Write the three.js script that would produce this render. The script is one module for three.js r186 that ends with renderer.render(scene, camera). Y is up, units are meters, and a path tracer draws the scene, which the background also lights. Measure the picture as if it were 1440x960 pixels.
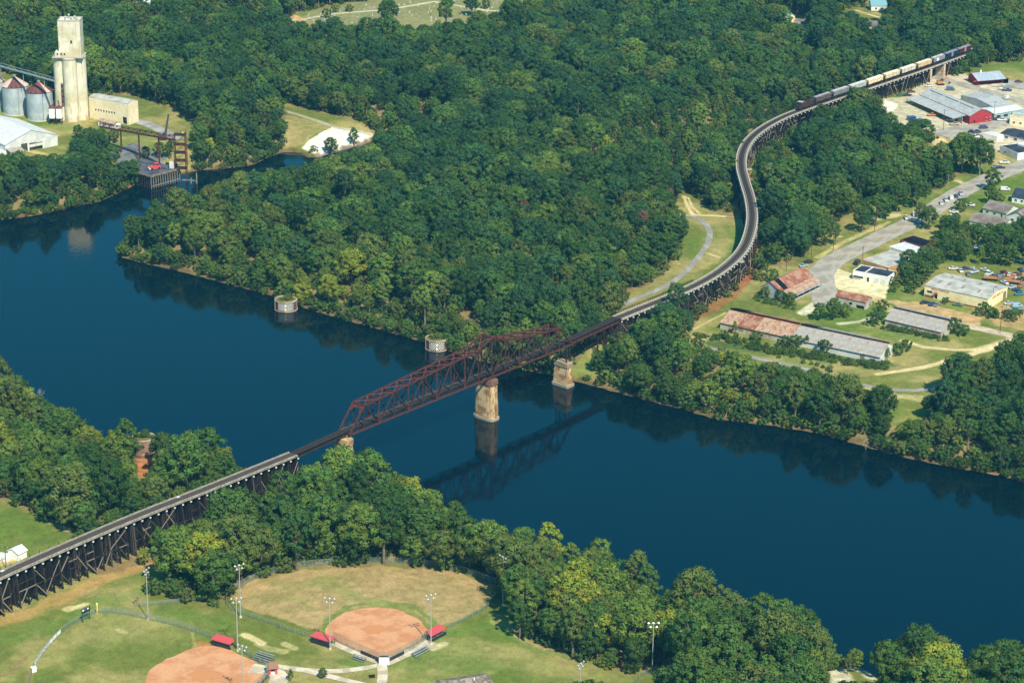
import * as THREE from 'three';
import { mergeGeometries } from 'three/addons/utils/BufferGeometryUtils.js';
import { FontLoader } from 'three/addons/loaders/FontLoader.js';
import { TextGeometry } from 'three/addons/geometries/TextGeometry.js';

// ---------------------------------------------------------------- camera, sky, sun, exposure
const scene = new THREE.Scene();
const V = (x, y, z) => new THREE.Vector3(x, y, z);
const FOCAL = 3500, EYE = V(0, 393, 1000), PITCH = -20.5 * Math.PI / 180, ROLL = 0.0115;
const camera = new THREE.PerspectiveCamera(2 * Math.atan(480 / FOCAL) * 180 / Math.PI, 1.5, 5, 9000);
camera.position.copy(EYE);
camera.rotation.set(PITCH, 0, 0, 'YXZ');
camera.rotateZ(ROLL);
camera.updateMatrixWorld(true);
scene.add(camera);

const SUN_DIR = V(Math.sin(0.42) * Math.cos(0.86), Math.sin(0.86), Math.cos(0.42) * Math.cos(0.86)).normalize();
{ // clear late-summer sky: pale at the horizon, deep blue overhead
  const w = 256, h = 128, data = new Float32Array(w * h * 4);
  for (let j = 0; j < h; j++) {
    const el = ((j + 0.5) / h - 0.5) * Math.PI, t = Math.max(0, Math.sin(el));
    const k = Math.pow(1 - t, 4.0);
    for (let i = 0; i < w; i++) {
      const az = ((i + 0.5) / w - 0.5) * 2 * Math.PI;
      const d = V(Math.cos(az) * Math.cos(el), Math.sin(el), Math.sin(az) * Math.cos(el));
      const g = Math.pow(Math.max(0, d.dot(SUN_DIR)), 10) * 0.35;
      const o = (j * w + i) * 4;
      data[o] = 0.008 + 0.12 * k + g; data[o + 1] = 0.195 + 0.36 * k + g * 0.95; data[o + 2] = 0.39 + 0.40 * k + g * 0.85; data[o + 3] = 1;
    }
  }
  const sky = new THREE.DataTexture(data, w, h, THREE.RGBAFormat, THREE.FloatType);
  sky.mapping = THREE.EquirectangularReflectionMapping;
  sky.magFilter = THREE.LinearFilter; sky.minFilter = THREE.LinearFilter; sky.needsUpdate = true;
  scene.background = sky; scene.environment = sky;
}
const sun = new THREE.DirectionalLight(new THREE.Color(1, 0.93, 0.78), 4.6);
sun.position.copy(SUN_DIR).multiplyScalar(1500);
sun.castShadow = true;
sun.shadow.mapSize.set(4096, 4096);
Object.assign(sun.shadow.camera, { left: -800, right: 800, top: 900, bottom: -900, near: 100, far: 3500 });
scene.add(sun); scene.add(sun.target);
scene.fog = new THREE.FogExp2(new THREE.Color(0.16, 0.66, 1), 0.000042);

const renderer = new THREE.WebGLRenderer({ antialias: true });
renderer.toneMapping = THREE.LinearToneMapping;
renderer.toneMappingExposure = 1.4;
renderer.shadowMap.enabled = true;

// ---------------------------------------------------------------- helpers
function rngOf(seed) { let a = seed >>> 0; return () => { a = (a + 0x6D2B79F5) >>> 0; let t = a; t = Math.imul(t ^ (t >>> 15), t | 1); t ^= t + Math.imul(t ^ (t >>> 7), t | 61); return ((t ^ (t >>> 14)) >>> 0) / 4294967296; }; }
const rnd = rngOf(20240917);
const R = (a, b) => a + (b - a) * rnd();
const lerp = (a, b, t) => a + (b - a) * t;
const clamp = (x, a = 0, b = 1) => Math.min(b, Math.max(a, x));
const sstep = (a, b, x) => { const t = clamp((x - a) / (b - a)); return t * t * (3 - 2 * t); };
const hashTab = (() => { const r = rngOf(77), t = new Float32Array(65536); for (let i = 0; i < 65536; i++) t[i] = r(); return t; })();
const hash2 = (i, j) => hashTab[((i * 73856093) ^ (j * 19349663)) & 65535];
function vnoise(x, y) { const i = Math.floor(x), j = Math.floor(y); let u = x - i, v = y - j; u = u * u * (3 - 2 * u); v = v * v * (3 - 2 * v); return lerp(lerp(hash2(i, j), hash2(i + 1, j), u), lerp(hash2(i, j + 1), hash2(i + 1, j + 1), u), v); }
const fbm = (x, y, n = 3) => { let s = 0, a = 0.5, t = 0; for (let k = 0; k < n; k++) { s += a * vnoise(x, y); t += a; a *= 0.5; x = x * 2.03 + 17.3; y = y * 2.03 + 9.1; } return s / t; };

// a sight line of the survey: where the ray through picture point (px, py) meets height y, or the ground
const _d = V(0, 0, 0);
function ray(px, py) { return _d.set((px - 720) / FOCAL, -(py - 480) / FOCAL, -1).transformDirection(camera.matrixWorld); }
function atH(px, py, y) { const d = ray(px, py), t = (y - EYE.y) / d.y; return V(EYE.x + d.x * t, y, EYE.z + d.z * t); }
function onG(px, py, up = 0) { // on the ground, or up metres above it
  const f = (y) => { const p = atH(px, py, y); return y - groundY(p.x, p.z) - up; };
  let a = 45 + up;
  for (let y = a - 1; y >= up - 3; y -= 1) { if (f(y) <= 0) { let b = y; for (let q = 0; q < 18; q++) { const m = (a + b) / 2; if (f(m) > 0) a = m; else b = m; } return atH(px, py, (a + b) / 2); } a = y; }
  return atH(px, py, up);
}
const cnt = {};
function numbered(n) { const k = cnt[n] = (cnt[n] ?? -1) + 1; return k ? n + '_' + String(k).padStart(3, '0') : n; }
function tag(o, label, category, group, kind) { if (label) o.userData.label = label; if (category) o.userData.category = category; if (group) o.userData.group = group; if (kind) o.userData.kind = kind; return o; }
function thing(name, label, category, pos, turn = 0, group) { const o = new THREE.Group(); o.name = numbered(name); if (pos) o.position.copy(pos); o.rotation.y = turn; tag(o, label, category, group); scene.add(o); return o; }
function part(parent, name, geo, mat, label) { const m = new THREE.Mesh(Array.isArray(geo) ? mg(geo) : geo, mat); m.name = name; m.castShadow = m.receiveShadow = true; if (label) m.userData.label = label; parent.add(m); return m; }
function struct(name, geo, mat, kind = 'structure') { const m = new THREE.Mesh(geo, mat); m.name = numbered(name); m.castShadow = m.receiveShadow = true; m.userData.kind = kind; scene.add(m); return m; }
function copyOf(o, pos, turn, label, group) { const c = o.clone(); c.name = numbered(o.name.replace(/_\d+$/, '')); c.userData = { ...o.userData }; if (pos) c.position.copy(pos); if (turn !== undefined) c.rotation.y = turn; if (label) c.userData.label = label; if (group) c.userData.group = group; scene.add(c); return c; }
function mg(list) { const l = list.map((g) => { const q = g.index ? g.toNonIndexed() : g; for (const k of Object.keys(q.attributes)) if (!['position', 'normal', 'uv'].includes(k)) q.deleteAttribute(k); return q; }); return l.length === 1 ? l[0] : mergeGeometries(l); }
// box with uv in metres
function bx(w, h, d, x = 0, y = 0, z = 0, ry = 0) {
  const g = new THREE.BoxGeometry(w, h, d), uv = g.attributes.uv, dims = [[d, h], [d, h], [w, d], [w, d], [w, h], [w, h]];
  for (let f = 0; f < 6; f++) for (let k = 0; k < 4; k++) { const i = f * 4 + k; uv.setXY(i, uv.getX(i) * dims[f][0], uv.getY(i) * dims[f][1]); }
  if (ry) g.rotateY(ry); return g.translate(x, y, z);
}
const cyl = (r0, r1, h, x = 0, y = 0, z = 0, n = 12, open = false) => new THREE.CylinderGeometry(r1, r0, h, n, 1, open).translate(x, y + h / 2, z);
function beam(a, b, w, h = w) { // bar from a to b, w across, h deep
  const d = b.clone().sub(a), L = d.length(), g = bx(w, h, L), m = new THREE.Matrix4(), z = d.clone().normalize();
  let x = V(0, 1, 0).cross(z); if (x.lengthSq() < 1e-6) x = V(1, 0, 0); x.normalize(); const y = z.clone().cross(x);
  m.makeBasis(x, y, z).setPosition(a.clone().add(b).multiplyScalar(0.5)); return g.applyMatrix4(m);
}
const unitBox = bx(1, 1, 1);
function bar(parent, name, a, b, w, h, mat) { // bar part sharing one unit box
  const d = b.clone().sub(a), L = d.length(), m = new THREE.Mesh(unitBox, mat), z = d.divideScalar(L);
  let x = V(0, 1, 0).cross(z); if (x.lengthSq() < 1e-6) x = V(1, 0, 0); x.normalize(); const y = z.clone().cross(x);
  m.quaternion.setFromRotationMatrix(new THREE.Matrix4().makeBasis(x, y, z)); m.scale.set(w, h, L); m.position.copy(a).add(b).multiplyScalar(0.5);
  m.name = name; m.castShadow = m.receiveShadow = true; parent.add(m); return m;
}
function quadGeo(pts, uvs) { // polygon fan in given order
  const g = new THREE.BufferGeometry(), p = [], u = []; for (let i = 1; i < pts.length - 1; i++) for (const k of [0, i, i + 1]) { p.push(...pts[k].toArray()); u.push(...(uvs ? uvs[k] : [pts[k].x, pts[k].z])); }
  g.setAttribute('position', new THREE.Float32BufferAttribute(p, 3)); g.setAttribute('uv', new THREE.Float32BufferAttribute(u, 2)); g.computeVertexNormals(); return g;
}
// slab of given thickness under a sloping quad a b c d
function slab(a, b, c, d, t = 0.15) {
  const dn = V(0, -t, 0), [A, B, C, D] = [a, b, c, d].map((p) => p.clone().add(dn)), L = a.distanceTo(b), S = b.distanceTo(c);
  return mg([quadGeo([a, b, c, d], [[0, 0], [L, 0], [L, S], [0, S]]), quadGeo([D, C, B, A], [[0, S], [L, S], [L, 0], [0, 0]]), ...[[a, A, B, b], [b, B, C, c], [c, C, D, d], [d, D, A, a]].map((q) => quadGeo(q, [[0, 0], [0, t], [L, t], [L, 0]]))]);
}
const rgb = (r, g, b) => new THREE.Color().setRGB(r, g, b);
function tex(w, h, f, repM, { srgb = true, aniso } = {}) { // w x h texels from f(u, v) -> [r, g, b] (sRGB 0..255); one repeat covers repM metres
  const data = new Uint8Array(w * h * 4);
  for (let j = 0; j < h; j++) for (let i = 0; i < w; i++) { const c = f(i / w, j / h), o = (j * w + i) * 4; data[o] = clamp(c[0], 0, 255); data[o + 1] = clamp(c[1], 0, 255); data[o + 2] = clamp(c[2], 0, 255); data[o + 3] = 255; }
  const t = new THREE.DataTexture(data, w, h); t.wrapS = t.wrapT = THREE.RepeatWrapping; t.magFilter = THREE.LinearFilter; t.minFilter = THREE.LinearMipmapLinearFilter; t.generateMipmaps = true;
  if (srgb) t.colorSpace = THREE.SRGBColorSpace; if (repM) t.repeat.set(1 / repM, 1 / (Array.isArray(repM) ? repM[1] : repM)); t.needsUpdate = true; return t;
}
// noise that repeats over the unit square
function pn(u, v, f, seed = 0) { const x = u * f, y = v * f, i = Math.floor(x), j = Math.floor(y); let a = x - i, b = y - j; a = a * a * (3 - 2 * a); b = b * b * (3 - 2 * b); const H = (p, q) => hash2(((p % f) + f) % f + seed * 131, ((q % f) + f) % f + seed * 57); return lerp(lerp(H(i, j), H(i + 1, j), a), lerp(H(i, j + 1), H(i + 1, j + 1), a), b); }
const pf = (u, v, f, n = 3, s = 0) => { let q = 0, a = 0.5, t = 0; for (let k = 0; k < n; k++) { q += a * pn(u, v, f << k, s + k); t += a; a *= 0.55; } return q / t; };
const mix3 = (a, b, t) => [lerp(a[0], b[0], t), lerp(a[1], b[1], t), lerp(a[2], b[2], t)];
const M = (color, roughness = 0.85, extra = {}) => roughness >= 0.75 && !extra.metalness ? new THREE.MeshLambertMaterial({ color, ...extra }) : new THREE.MeshStandardMaterial({ color, roughness, ...extra });
const MT = (map, roughness = 0.9, extra = {}) => roughness >= 0.75 ? new THREE.MeshLambertMaterial({ map, ...extra }) : new THREE.MeshStandardMaterial({ map, roughness, ...extra });

// ---------------------------------------------------------------- river outline and terrain
const shoreNorth = [[-400, 330], [-120, 318], [0, 309], [45, 303], [95, 292], [140, 283], [176, 266], [192, 258], [214, 252], [240, 246], [274, 240], [318, 236], [352, 232], [396, 213], [422, 214], [438, 223], [500, 205], [560, 190], [600, 182],
  [606, 196], [560, 212], [500, 230], [440, 256], [370, 276], [300, 296], [240, 312], [196, 330], [166, 352], [172, 361], [200, 369], [245, 379], [300, 393], [372, 412], [440, 436], [500, 453], [560, 470], [610, 484], [660, 503], [720, 517], [780, 527], [832, 541], [880, 554], [950, 572], [1010, 589], [1080, 597], [1150, 608], [1200, 622], [1280, 644], [1360, 660], [1400, 666], [1440, 676], [1520, 700], [1750, 765], [2300, 900]];
const shoreSouth = [[2300, 1250], [1700, 1075], [1440, 972], [1400, 974], [1345, 976], [1262, 966], [1236, 950], [1214, 939], [1186, 936], [1150, 925], [1110, 905], [1050, 880], [990, 872], [940, 868], [890, 840], [820, 822], [760, 806], [700, 782], [640, 758], [590, 722], [555, 694], [500, 678], [440, 674], [395, 684], [340, 676], [300, 668], [250, 656], [196, 646], [140, 640], [100, 628], [70, 604], [40, 576], [0, 556], [-100, 530], [-400, 505]];
const river = [...shoreNorth, ...shoreSouth].map(([x, y]) => { const p = atH(x, y, 0); return [p.x, p.z]; });
const [sideA, sideB] = [atH(0, 450, 0), atH(1440, 800, 0)];
const isSouth = (x, z) => (sideB.x - sideA.x) * (z - sideA.z) - (sideB.z - sideA.z) * (x - sideA.x) > 0;
function riverDist(x, z) { // + on land, - in the water
  let best = 1e9, inside = false;
  for (let i = 0, j = river.length - 1; i < river.length; j = i++) {
    const [ax, az] = river[j], [bx_, bz] = river[i], dx = bx_ - ax, dz = bz - az, t = clamp(((x - ax) * dx + (z - az) * dz) / (dx * dx + dz * dz)), ex = ax + dx * t - x, ez = az + dz * t - z, d = ex * ex + ez * ez;
    if (d < best) best = d;
    if ((az > z) !== (bz > z) && x < (bx_ - ax) * (z - az) / (bz - az) + ax) inside = !inside;
  }
  return Math.sqrt(best) * (inside ? -1 : 1);
}
const TX0 = -560, TZ0 = -960, CELL = 5, NX = 225, NZ = 277;
const dist = new Float32Array(NX * NZ), hgt = new Float32Array(NX * NZ);
for (let j = 0; j < NZ; j++) for (let i = 0; i < NX; i++) {
  const x = TX0 + i * CELL, z = TZ0 + j * CELL, s = isSouth(x, z), w = (fbm(x / 23 + 5, z / 23, 2) - 0.5) * 5;
  let d = riverDist(x, z); if (Math.abs(d) > 3) d += w * 0.4;
  dist[j * NX + i] = d;
  const top = s ? 6 : 8 + 3 * sstep(-250, -560, z);
  hgt[j * NX + i] = d > 0 ? top * (1 - Math.exp(-d / (s ? 20 : 13))) + (fbm(x / 60, z / 60, 2) - 0.5) * 0.8 * clamp(d / 40) : Math.max(-3, d * 0.3);
}
function gridAt(a, x, z) { const u = clamp((x - TX0) / CELL, 0, NX - 1.001), v = clamp((z - TZ0) / CELL, 0, NZ - 1.001), i = Math.floor(u), j = Math.floor(v), p = u - i, q = v - j, k = j * NX + i; return p + q < 1 ? a[k] + (a[k + 1] - a[k]) * p + (a[k + NX] - a[k]) * q : a[k + NX + 1] + (a[k + NX] - a[k + NX + 1]) * (1 - p) + (a[k + 1] - a[k + NX + 1]) * (1 - q); }
function groundY(x, z) { return gridAt(hgt, x, z); }
const shoreAt = (x, z) => gridAt(dist, x, z);

// ---------------------------------------------------------------- what covers the ground (outlines in map metres)
const G2 = (pts) => pts.map(([x, y]) => { const p = onG(x, y); return [p.x, p.z]; });
function inPoly(poly, x, z) { let c = false; for (let i = 0, j = poly.length - 1; i < poly.length; j = i++) { const [xi, zi] = poly[i], [xj, zj] = poly[j]; if ((zi > z) !== (zj > z) && x < (xj - xi) * (z - zi) / (zj - zi) + xi) c = !c; } return c; }
function segD(line, x, z) { let b = 1e9; for (let i = 1; i < line.length; i++) { const [ax, az] = line[i - 1], [cx, cz] = line[i], dx = cx - ax, dz = cz - az, t = clamp(((x - ax) * dx + (z - az) * dz) / (dx * dx + dz * dz || 1)), e = (ax + dx * t - x) ** 2 + (az + dz * t - z) ** 2; if (e < b) b = e; } return Math.sqrt(b); }
const bbox = (p) => { const xs = p.map((q) => q[0]), zs = p.map((q) => q[1]); return [Math.min(...xs), Math.max(...xs), Math.min(...zs), Math.max(...zs)]; };
const DECK = 20; // top of rail above the river
const trackLeft = [[-160, 880], [-60, 835], [0, 807], [100, 763], [200, 721], [300, 682], [412, 637]].map(([x, y]) => atH(x, y, DECK));
const trackBridge = [[483.5, 605], [685, 524], [797.5, 478]].map(([x, y]) => atH(x, y, DECK));
{ // the bridge is straight: put the middle on the line
  const [a, m, b] = trackBridge, d = b.clone().sub(a), t = m.clone().sub(a).dot(d) / d.lengthSq(); m.copy(a).addScaledVector(d, t);
}
const trackRight = [[868, 446], [900, 433], [940, 417], [980, 399], [1008, 383], [1030, 366], [1045, 349], [1054, 328], [1058, 304], [1055, 279], [1048, 255], [1043, 235], [1044, 215], [1053, 197], [1068, 183], [1087, 171], [1110, 160], [1160, 142], [1220, 122], [1300, 95], [1340, 80.5], [1382, 65]].map(([x, y]) => atH(x, y, DECK));
const trackAll = [...trackLeft, ...trackBridge, ...trackRight].map((p) => [p.x, p.z]);

const clearings = [
  [[-120, 660], [0, 704], [60, 730], [108, 752], [110, 775], [0, 840], [-120, 890]],
  [[-120, 900], [0, 868], [100, 828], [196, 800], [236, 788], [244, 812], [232, 832], [300, 852], [322, 838], [360, 815], [430, 800], [540, 796], [640, 804], [702, 824], [704, 845], [700, 870], [730, 898], [800, 930], [880, 944], [915, 955], [930, 1060], [-120, 1060]],
  [[1172, 948], [1200, 934], [1222, 940], [1245, 962], [1230, 1030], [1130, 1030]],
  [[818, 440], [870, 420], [925, 395], [955, 360], [962, 322], [925, 303], [950, 292], [955, 268], [975, 272], [1000, 296], [1034, 304], [1062, 298], [1064, 340], [1046, 380], [960, 445], [850, 460]],
  [[955, 474], [985, 446], [1046, 402], [1074, 372], [1118, 372], [1136, 350], [1160, 324], [1190, 306], [1215, 293], [1250, 281], [1290, 276], [1320, 268], [1345, 246], [1385, 240], [1440, 232], [1560, 225], [1560, 500], [1440, 522], [1400, 532], [1330, 560], [1295, 600], [1268, 612], [1220, 575], [1190, 545], [1090, 524], [1000, 500]],
  [[1218, 150], [1240, 132], [1300, 110], [1345, 100], [1365, 92], [1560, 75], [1560, 262], [1400, 238], [1352, 240], [1322, 228], [1262, 200], [1232, 178]],
  [[-120, 95], [20, 105], [75, 140], [180, 132], [235, 150], [275, 172], [285, 188], [272, 240], [205, 264], [176, 243], [150, 232], [110, 232], [60, 238], [-120, 262]],
  [[180, 640], [226, 640], [222, 705], [204, 716], [186, 690]],
  [[398, 143], [440, 155], [528, 184], [530, 196], [500, 222], [445, 226], [420, 218], [398, 200]],
  [[385, 34], [420, 18], [470, 7], [560, -4], [600, -20], [770, -20], [742, 38], [640, 54], [560, 64], [470, 68], [420, 58], [390, 44]],
  [[690, 843], [726, 843], [730, 896], [700, 890]], [[898, 936], [936, 936], [940, 990], [898, 990]],
  [[1172, 18], [1205, 10], [1232, 10], [1246, 22], [1246, 62], [1208, 62]],
  [[1215, -10], [1262, -10], [1258, 28], [1222, 28]], [[1252, 56], [1280, 56], [1280, 94], [1254, 94]], [[160, -10], [245, -10], [240, 30], [168, 30]],
  [[1088, 10], [1114, 10], [1114, 52], [1090, 52]], [[1112, 22], [1144, 22], [1142, 62], [1116, 62]],
].map((p) => { const q = G2(p); return { q, b: bbox(q) }; });
const isClear = (x, z) => clearings.some(({ q, b }) => x > b[0] && x < b[1] && z > b[2] && z < b[3] && inPoly(q, x, z));
const woodMask = new Float32Array(NX * NZ);
for (let j = 0; j < NZ; j++) for (let i = 0; i < NX; i++) { const x = TX0 + i * CELL, z = TZ0 + j * CELL; woodMask[j * NX + i] = dist[j * NX + i] > -1 && !isClear(x, z) && segD(trackAll, x, z) > 7 ? 1 : 0; }
const woodAt = (x, z) => gridAt(woodMask, x, z);

// paint: [outline or line in survey points, half width (0 = filled), colour sRGB, strength, edge raggedness in metres]
const C = { dry: [168, 146, 98], tan: [196, 168, 118], sand: [222, 196, 148], pale: [214, 205, 178], straw: [172, 138, 82], lush: [98, 124, 52], dark: [66, 88, 46], olive: [136, 136, 76], rust: [150, 100, 60], gravel: [168, 158, 136], white: [232, 226, 210], brown: [132, 104, 72], field: [172, 144, 100], orange: [186, 116, 66] };
const paint = [
  // ball park
  [[[322, 838], [360, 815], [430, 800], [540, 796], [640, 803], [698, 824], [690, 850], [650, 872], [612, 884], [580, 856], [535, 850], [490, 856], [460, 876], [456, 890], [400, 872], [345, 856]], 0, C.field, 0.85, 2.5],
  [[[455, 890], [460, 872], [490, 852], [535, 846], [580, 852], [608, 872], [612, 890]], 1.2, C.lush, 0.7, 1.2], [[[380, 818], [420, 822], [470, 812]], 3.2, C.olive, 0.55, 4], [[[455, 818], [480, 828], [500, 840], [530, 848]], 4, C.olive, 0.7, 4], [[[350, 838], [420, 842], [440, 860]], 2.5, C.olive, 0.45, 4],
  [[[-40, 905], [60, 885], [95, 868], [140, 850], [200, 830]], 5, C.lush, 0.5, 6], [[[0, 880], [40, 868], [100, 845]], 2.2, C.straw, 0.5, 4], [[[95, 857], [118, 850]], 1.6, C.sand, 0.8, 2.5], [[[165, 885], [175, 889]], 0.9, C.sand, 0.7, 1.5], [[[282, 905], [290, 907]], 2.2, C.orange, 0.7, 1.2],
  [[[-20, 882], [50, 858], [90, 838], [130, 822], [170, 805], [210, 793], [236, 788]], 3.4, C.straw, 0.9, 4], [[[150, 800], [205, 785], [235, 780]], 4, C.brown, 0.7, 4],
  [[[230, 862], [270, 866], [320, 878]], 5, C.lush, 0.5, 6], [[[345, 893], [355, 898], [367, 904]], 1.7, C.sand, 0.9, 2.4], [[[360, 905], [380, 912], [400, 916]], 1.2, C.sand, 0.5, 2.4], [[[400, 905], [415, 912]], 1, C.sand, 0.6, 2], [[[608, 912], [625, 905]], 1.3, C.pale, 0.8, 1.5], [[[480, 930], [515, 940]], 1.8, C.lush, 0.8, 1.5], [[[612, 897], [660, 884], [700, 876]], 2.6, C.lush, 0.65, 3],
  [[[640, 925], [720, 925], [800, 940], [860, 955]], 9, C.olive, 0.35, 8], [[[640, 905], [720, 915]], 6, C.tan, 0.3, 8], [[[700, 872], [740, 903], [800, 925]], 2.4, C.tan, 0.5, 3], [[[705, 890], [760, 915], [830, 928]], 2, C.lush, 0.6, 3], [[[-20, 960], [15, 945], [35, 925]], 1.2, C.brown, 0.5, 2], [[[40, 960], [44, 940]], 1.2, C.straw, 0.5, 1],
  [[[270, 890], [278, 925]], 0.6, C.sand, 0.35, 1.2], [[[120, 835], [165, 828], [200, 845]], 3, C.dry, 0.4, 5], [[[150, 865], [230, 880], [150, 900]], 7, C.olive, 0.5, 7],
  // north of the left trestle
  [[[-20, 795], [8, 790], [20, 786]], 2.4, C.tan, 0.8, 2], [[[65, 730], [85, 738], [95, 745]], 1.6, C.sand, 0.7, 3], [[[20, 757], [28, 758]], 1, C.brown, 0.6, 2], [[[190, 645], [198, 658], [203, 668]], 3, C.orange, 0.9, 2],
  // trail meadow
  [[[840, 438], [900, 415], [960, 390], [1000, 360], [1010, 330], [995, 312]], 7, C.dry, 0.4, 7], [[[962, 276], [967, 290], [975, 302], [1000, 303], [1035, 305]], 1.1, C.sand, 0.9, 1.4], [[[968, 278], [974, 291], [984, 300]], 0.8, C.sand, 0.8, 1], [[[1062, 302], [1110, 303]], 1.1, C.sand, 0.8, 1.4], [[[990, 354], [1012, 362]], 0.7, C.sand, 0.8, 1.4], [[[990, 375], [1020, 340]], 5, C.tan, 0.4, 6], [[[850, 418], [880, 408], [910, 400]], 2.4, C.brown, 0.4, 4], [[[838, 452], [842, 442]], 2, C.sand, 0.7, 1.5],
  [[[962, 452], [1000, 435], [1030, 415], [1045, 398], [1056, 380], [1062, 362], [1064, 320], [1060, 295], [1052, 265], [1046, 242], [1040, 225]], 3.2, C.rust, 0.85, 3], [[[1048, 395], [1058, 388]], 2, [150, 84, 62], 0.8, 1.5], [[[1035, 305], [1042, 290], [1038, 250], [1030, 230], [1034, 205], [1048, 186]], 4.5, C.brown, 0.7, 4], [[[1028, 300], [1034, 286], [1030, 228]], 2, C.straw, 0.6, 2],
  // right: around the sheds
  [[[970, 466], [1000, 450], [1020, 440]], 0.9, C.sand, 0.6, 1.4], [[[975, 474], [992, 478]], 0.8, C.sand, 0.6, 1.4], [[[1130, 440], [1145, 430], [1160, 420], [1172, 412]], 3.2, C.pale, 0.95, 1], [[[1165, 380], [1176, 376], [1250, 403], [1246, 420], [1226, 420], [1182, 408], [1165, 398]], 0, [230, 212, 170], 0.92, 0.8], [[[1160, 415], [1200, 412], [1240, 424], [1262, 424]], 2.6, C.tan, 0.9, 1.4], [[[1235, 420], [1250, 436]], 3.5, C.tan, 0.8, 1.6], [[[1182, 455], [1210, 452], [1228, 446]], 1.6, C.pale, 0.8, 1.2],
  [[[1255, 425], [1300, 424], [1330, 432], [1380, 446], [1380, 460], [1340, 456], [1270, 440]], 0, [196, 156, 112], 0.9, 1.6], [[[1330, 452], [1380, 462], [1410, 469], [1480, 484]], 3.4, [200, 180, 146], 0.85, 1.2], [[[1385, 440], [1420, 432], [1470, 440], [1470, 470], [1400, 458]], 0, [190, 150, 106], 0.7, 3],
  [[[1235, 526], [1262, 522], [1300, 516], [1345, 504], [1380, 494], [1420, 480], [1470, 466]], 1.7, C.sand, 0.95, 1.6], [[[1270, 479], [1300, 488], [1345, 492], [1385, 491]], 1.6, C.sand, 0.85, 1.5], [[[1380, 492], [1440, 474], [1480, 462]], 3.4, C.sand, 0.8, 1.6], [[[1220, 545], [1260, 556], [1295, 560]], 3.4, C.sand, 0.55, 5], [[[1180, 532], [1300, 508]], 3, C.dry, 0.5, 4], [[[970, 485], [1080, 505], [1180, 522]], 2.6, C.dry, 0.4, 4], [[[1000, 482], [1080, 494], [1180, 506], [1250, 512]], 3.5, C.dark, 0.7, 3], [[[1400, 664], [1470, 684]], 4, C.tan, 0.8, 2],
  [[[1215, 312], [1235, 308], [1262, 302]], 2.6, C.sand, 0.75, 2.2], [[[1170, 330], [1180, 332]], 1.6, C.sand, 0.6, 2], [[[1150, 362], [1180, 344], [1215, 328], [1250, 312]], 1.6, C.sand, 0.6, 2], [[[1347, 254], [1370, 264], [1385, 256], [1392, 248]], 2, C.sand, 0.8, 1.4], [[[1318, 280], [1345, 268], [1352, 270]], 1.1, C.sand, 0.6, 1], [[[1395, 215], [1420, 240]], 6, C.tan, 0.7, 4],
  // market yard
  [[[1222, 152], [1240, 138], [1270, 136], [1300, 112], [1345, 102], [1400, 108], [1480, 140], [1480, 200], [1400, 214], [1340, 196], [1300, 184], [1255, 172]], 0, [200, 185, 158], 0.92, 2], [[[1224, 150], [1245, 141], [1264, 146], [1258, 156], [1236, 158]], 0, [230, 222, 200], 0.95, 0.8], [[[1318, 195], [1330, 208], [1352, 220]], 4.5, [222, 186, 140], 0.9, 2], [[[1222, 146], [1260, 130], [1300, 115]], 2.2, C.olive, 0.7, 2],
  // elevator yard
  [[[80, 190], [60, 200], [40, 206]], 2, C.tan, 0.6, 2], [[[10, 222], [30, 222], [50, 228]], 4, C.tan, 0.75, 3], [[[42, 212], [90, 224]], 2.2, C.tan, 0.8, 1.4], [[[188, 262], [196, 264]], 4, [176, 98, 66], 0.9, 1.5], [[[190, 165], [235, 176], [262, 186]], 7, C.dry, 0.4, 5], [[[0, 165], [60, 175], [100, 182]], 6, C.lush, 0.4, 6],
  [[[150, 216], [190, 204], [236, 221], [214, 242], [176, 238]], 0, [112, 112, 116], 0.95, 1.5],
  // sand pit clearing and burial ground
  [[[400, 160], [440, 170], [466, 178], [424, 206], [402, 204]], 0, C.dry, 0.6, 2], [[[424, 208], [468, 178], [526, 189], [505, 215], [470, 226], [448, 224]], 0, C.white, 0.97, 1.2], [[[398, 155], [440, 168], [472, 180], [524, 190]], 1.6, C.gravel, 0.9, 1],
  [[[400, 40], [440, 14], [560, -8], [770, -24], [740, 32], [560, 60], [430, 60]], 0, [138, 134, 92], 0.85, 3], [[[395, 30], [430, 26], [470, 19], [540, 14], [610, 2], [680, 14], [740, 18]], 1.6, [208, 198, 168], 0.9, 1.2], [[[410, 22], [425, 28]], 3.4, [206, 160, 110], 0.9, 2],
  [[[1205, 14], [1222, 20], [1236, 24]], 1.3, C.sand, 0.9, 1], [[[1200, 18], [1235, 18]], 4, C.dry, 0.6, 3], [[[1176, 938], [1200, 940], [1215, 944], [1225, 952]], 2.6, C.pale, 0.9, 2], [[[1180, 945], [1190, 975]], 4, C.pale, 0.9, 2], [[[110, 4], [130, 6]], 4, C.tan, 0.8, 3],
].map(([pts, hw, col, s, e]) => { const q = G2(pts), b = bbox(q), m = hw + e; return { q, hw, col, s, e, b: [b[0] - m, b[1] + m, b[2] - m, b[3] + m] }; });

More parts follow.
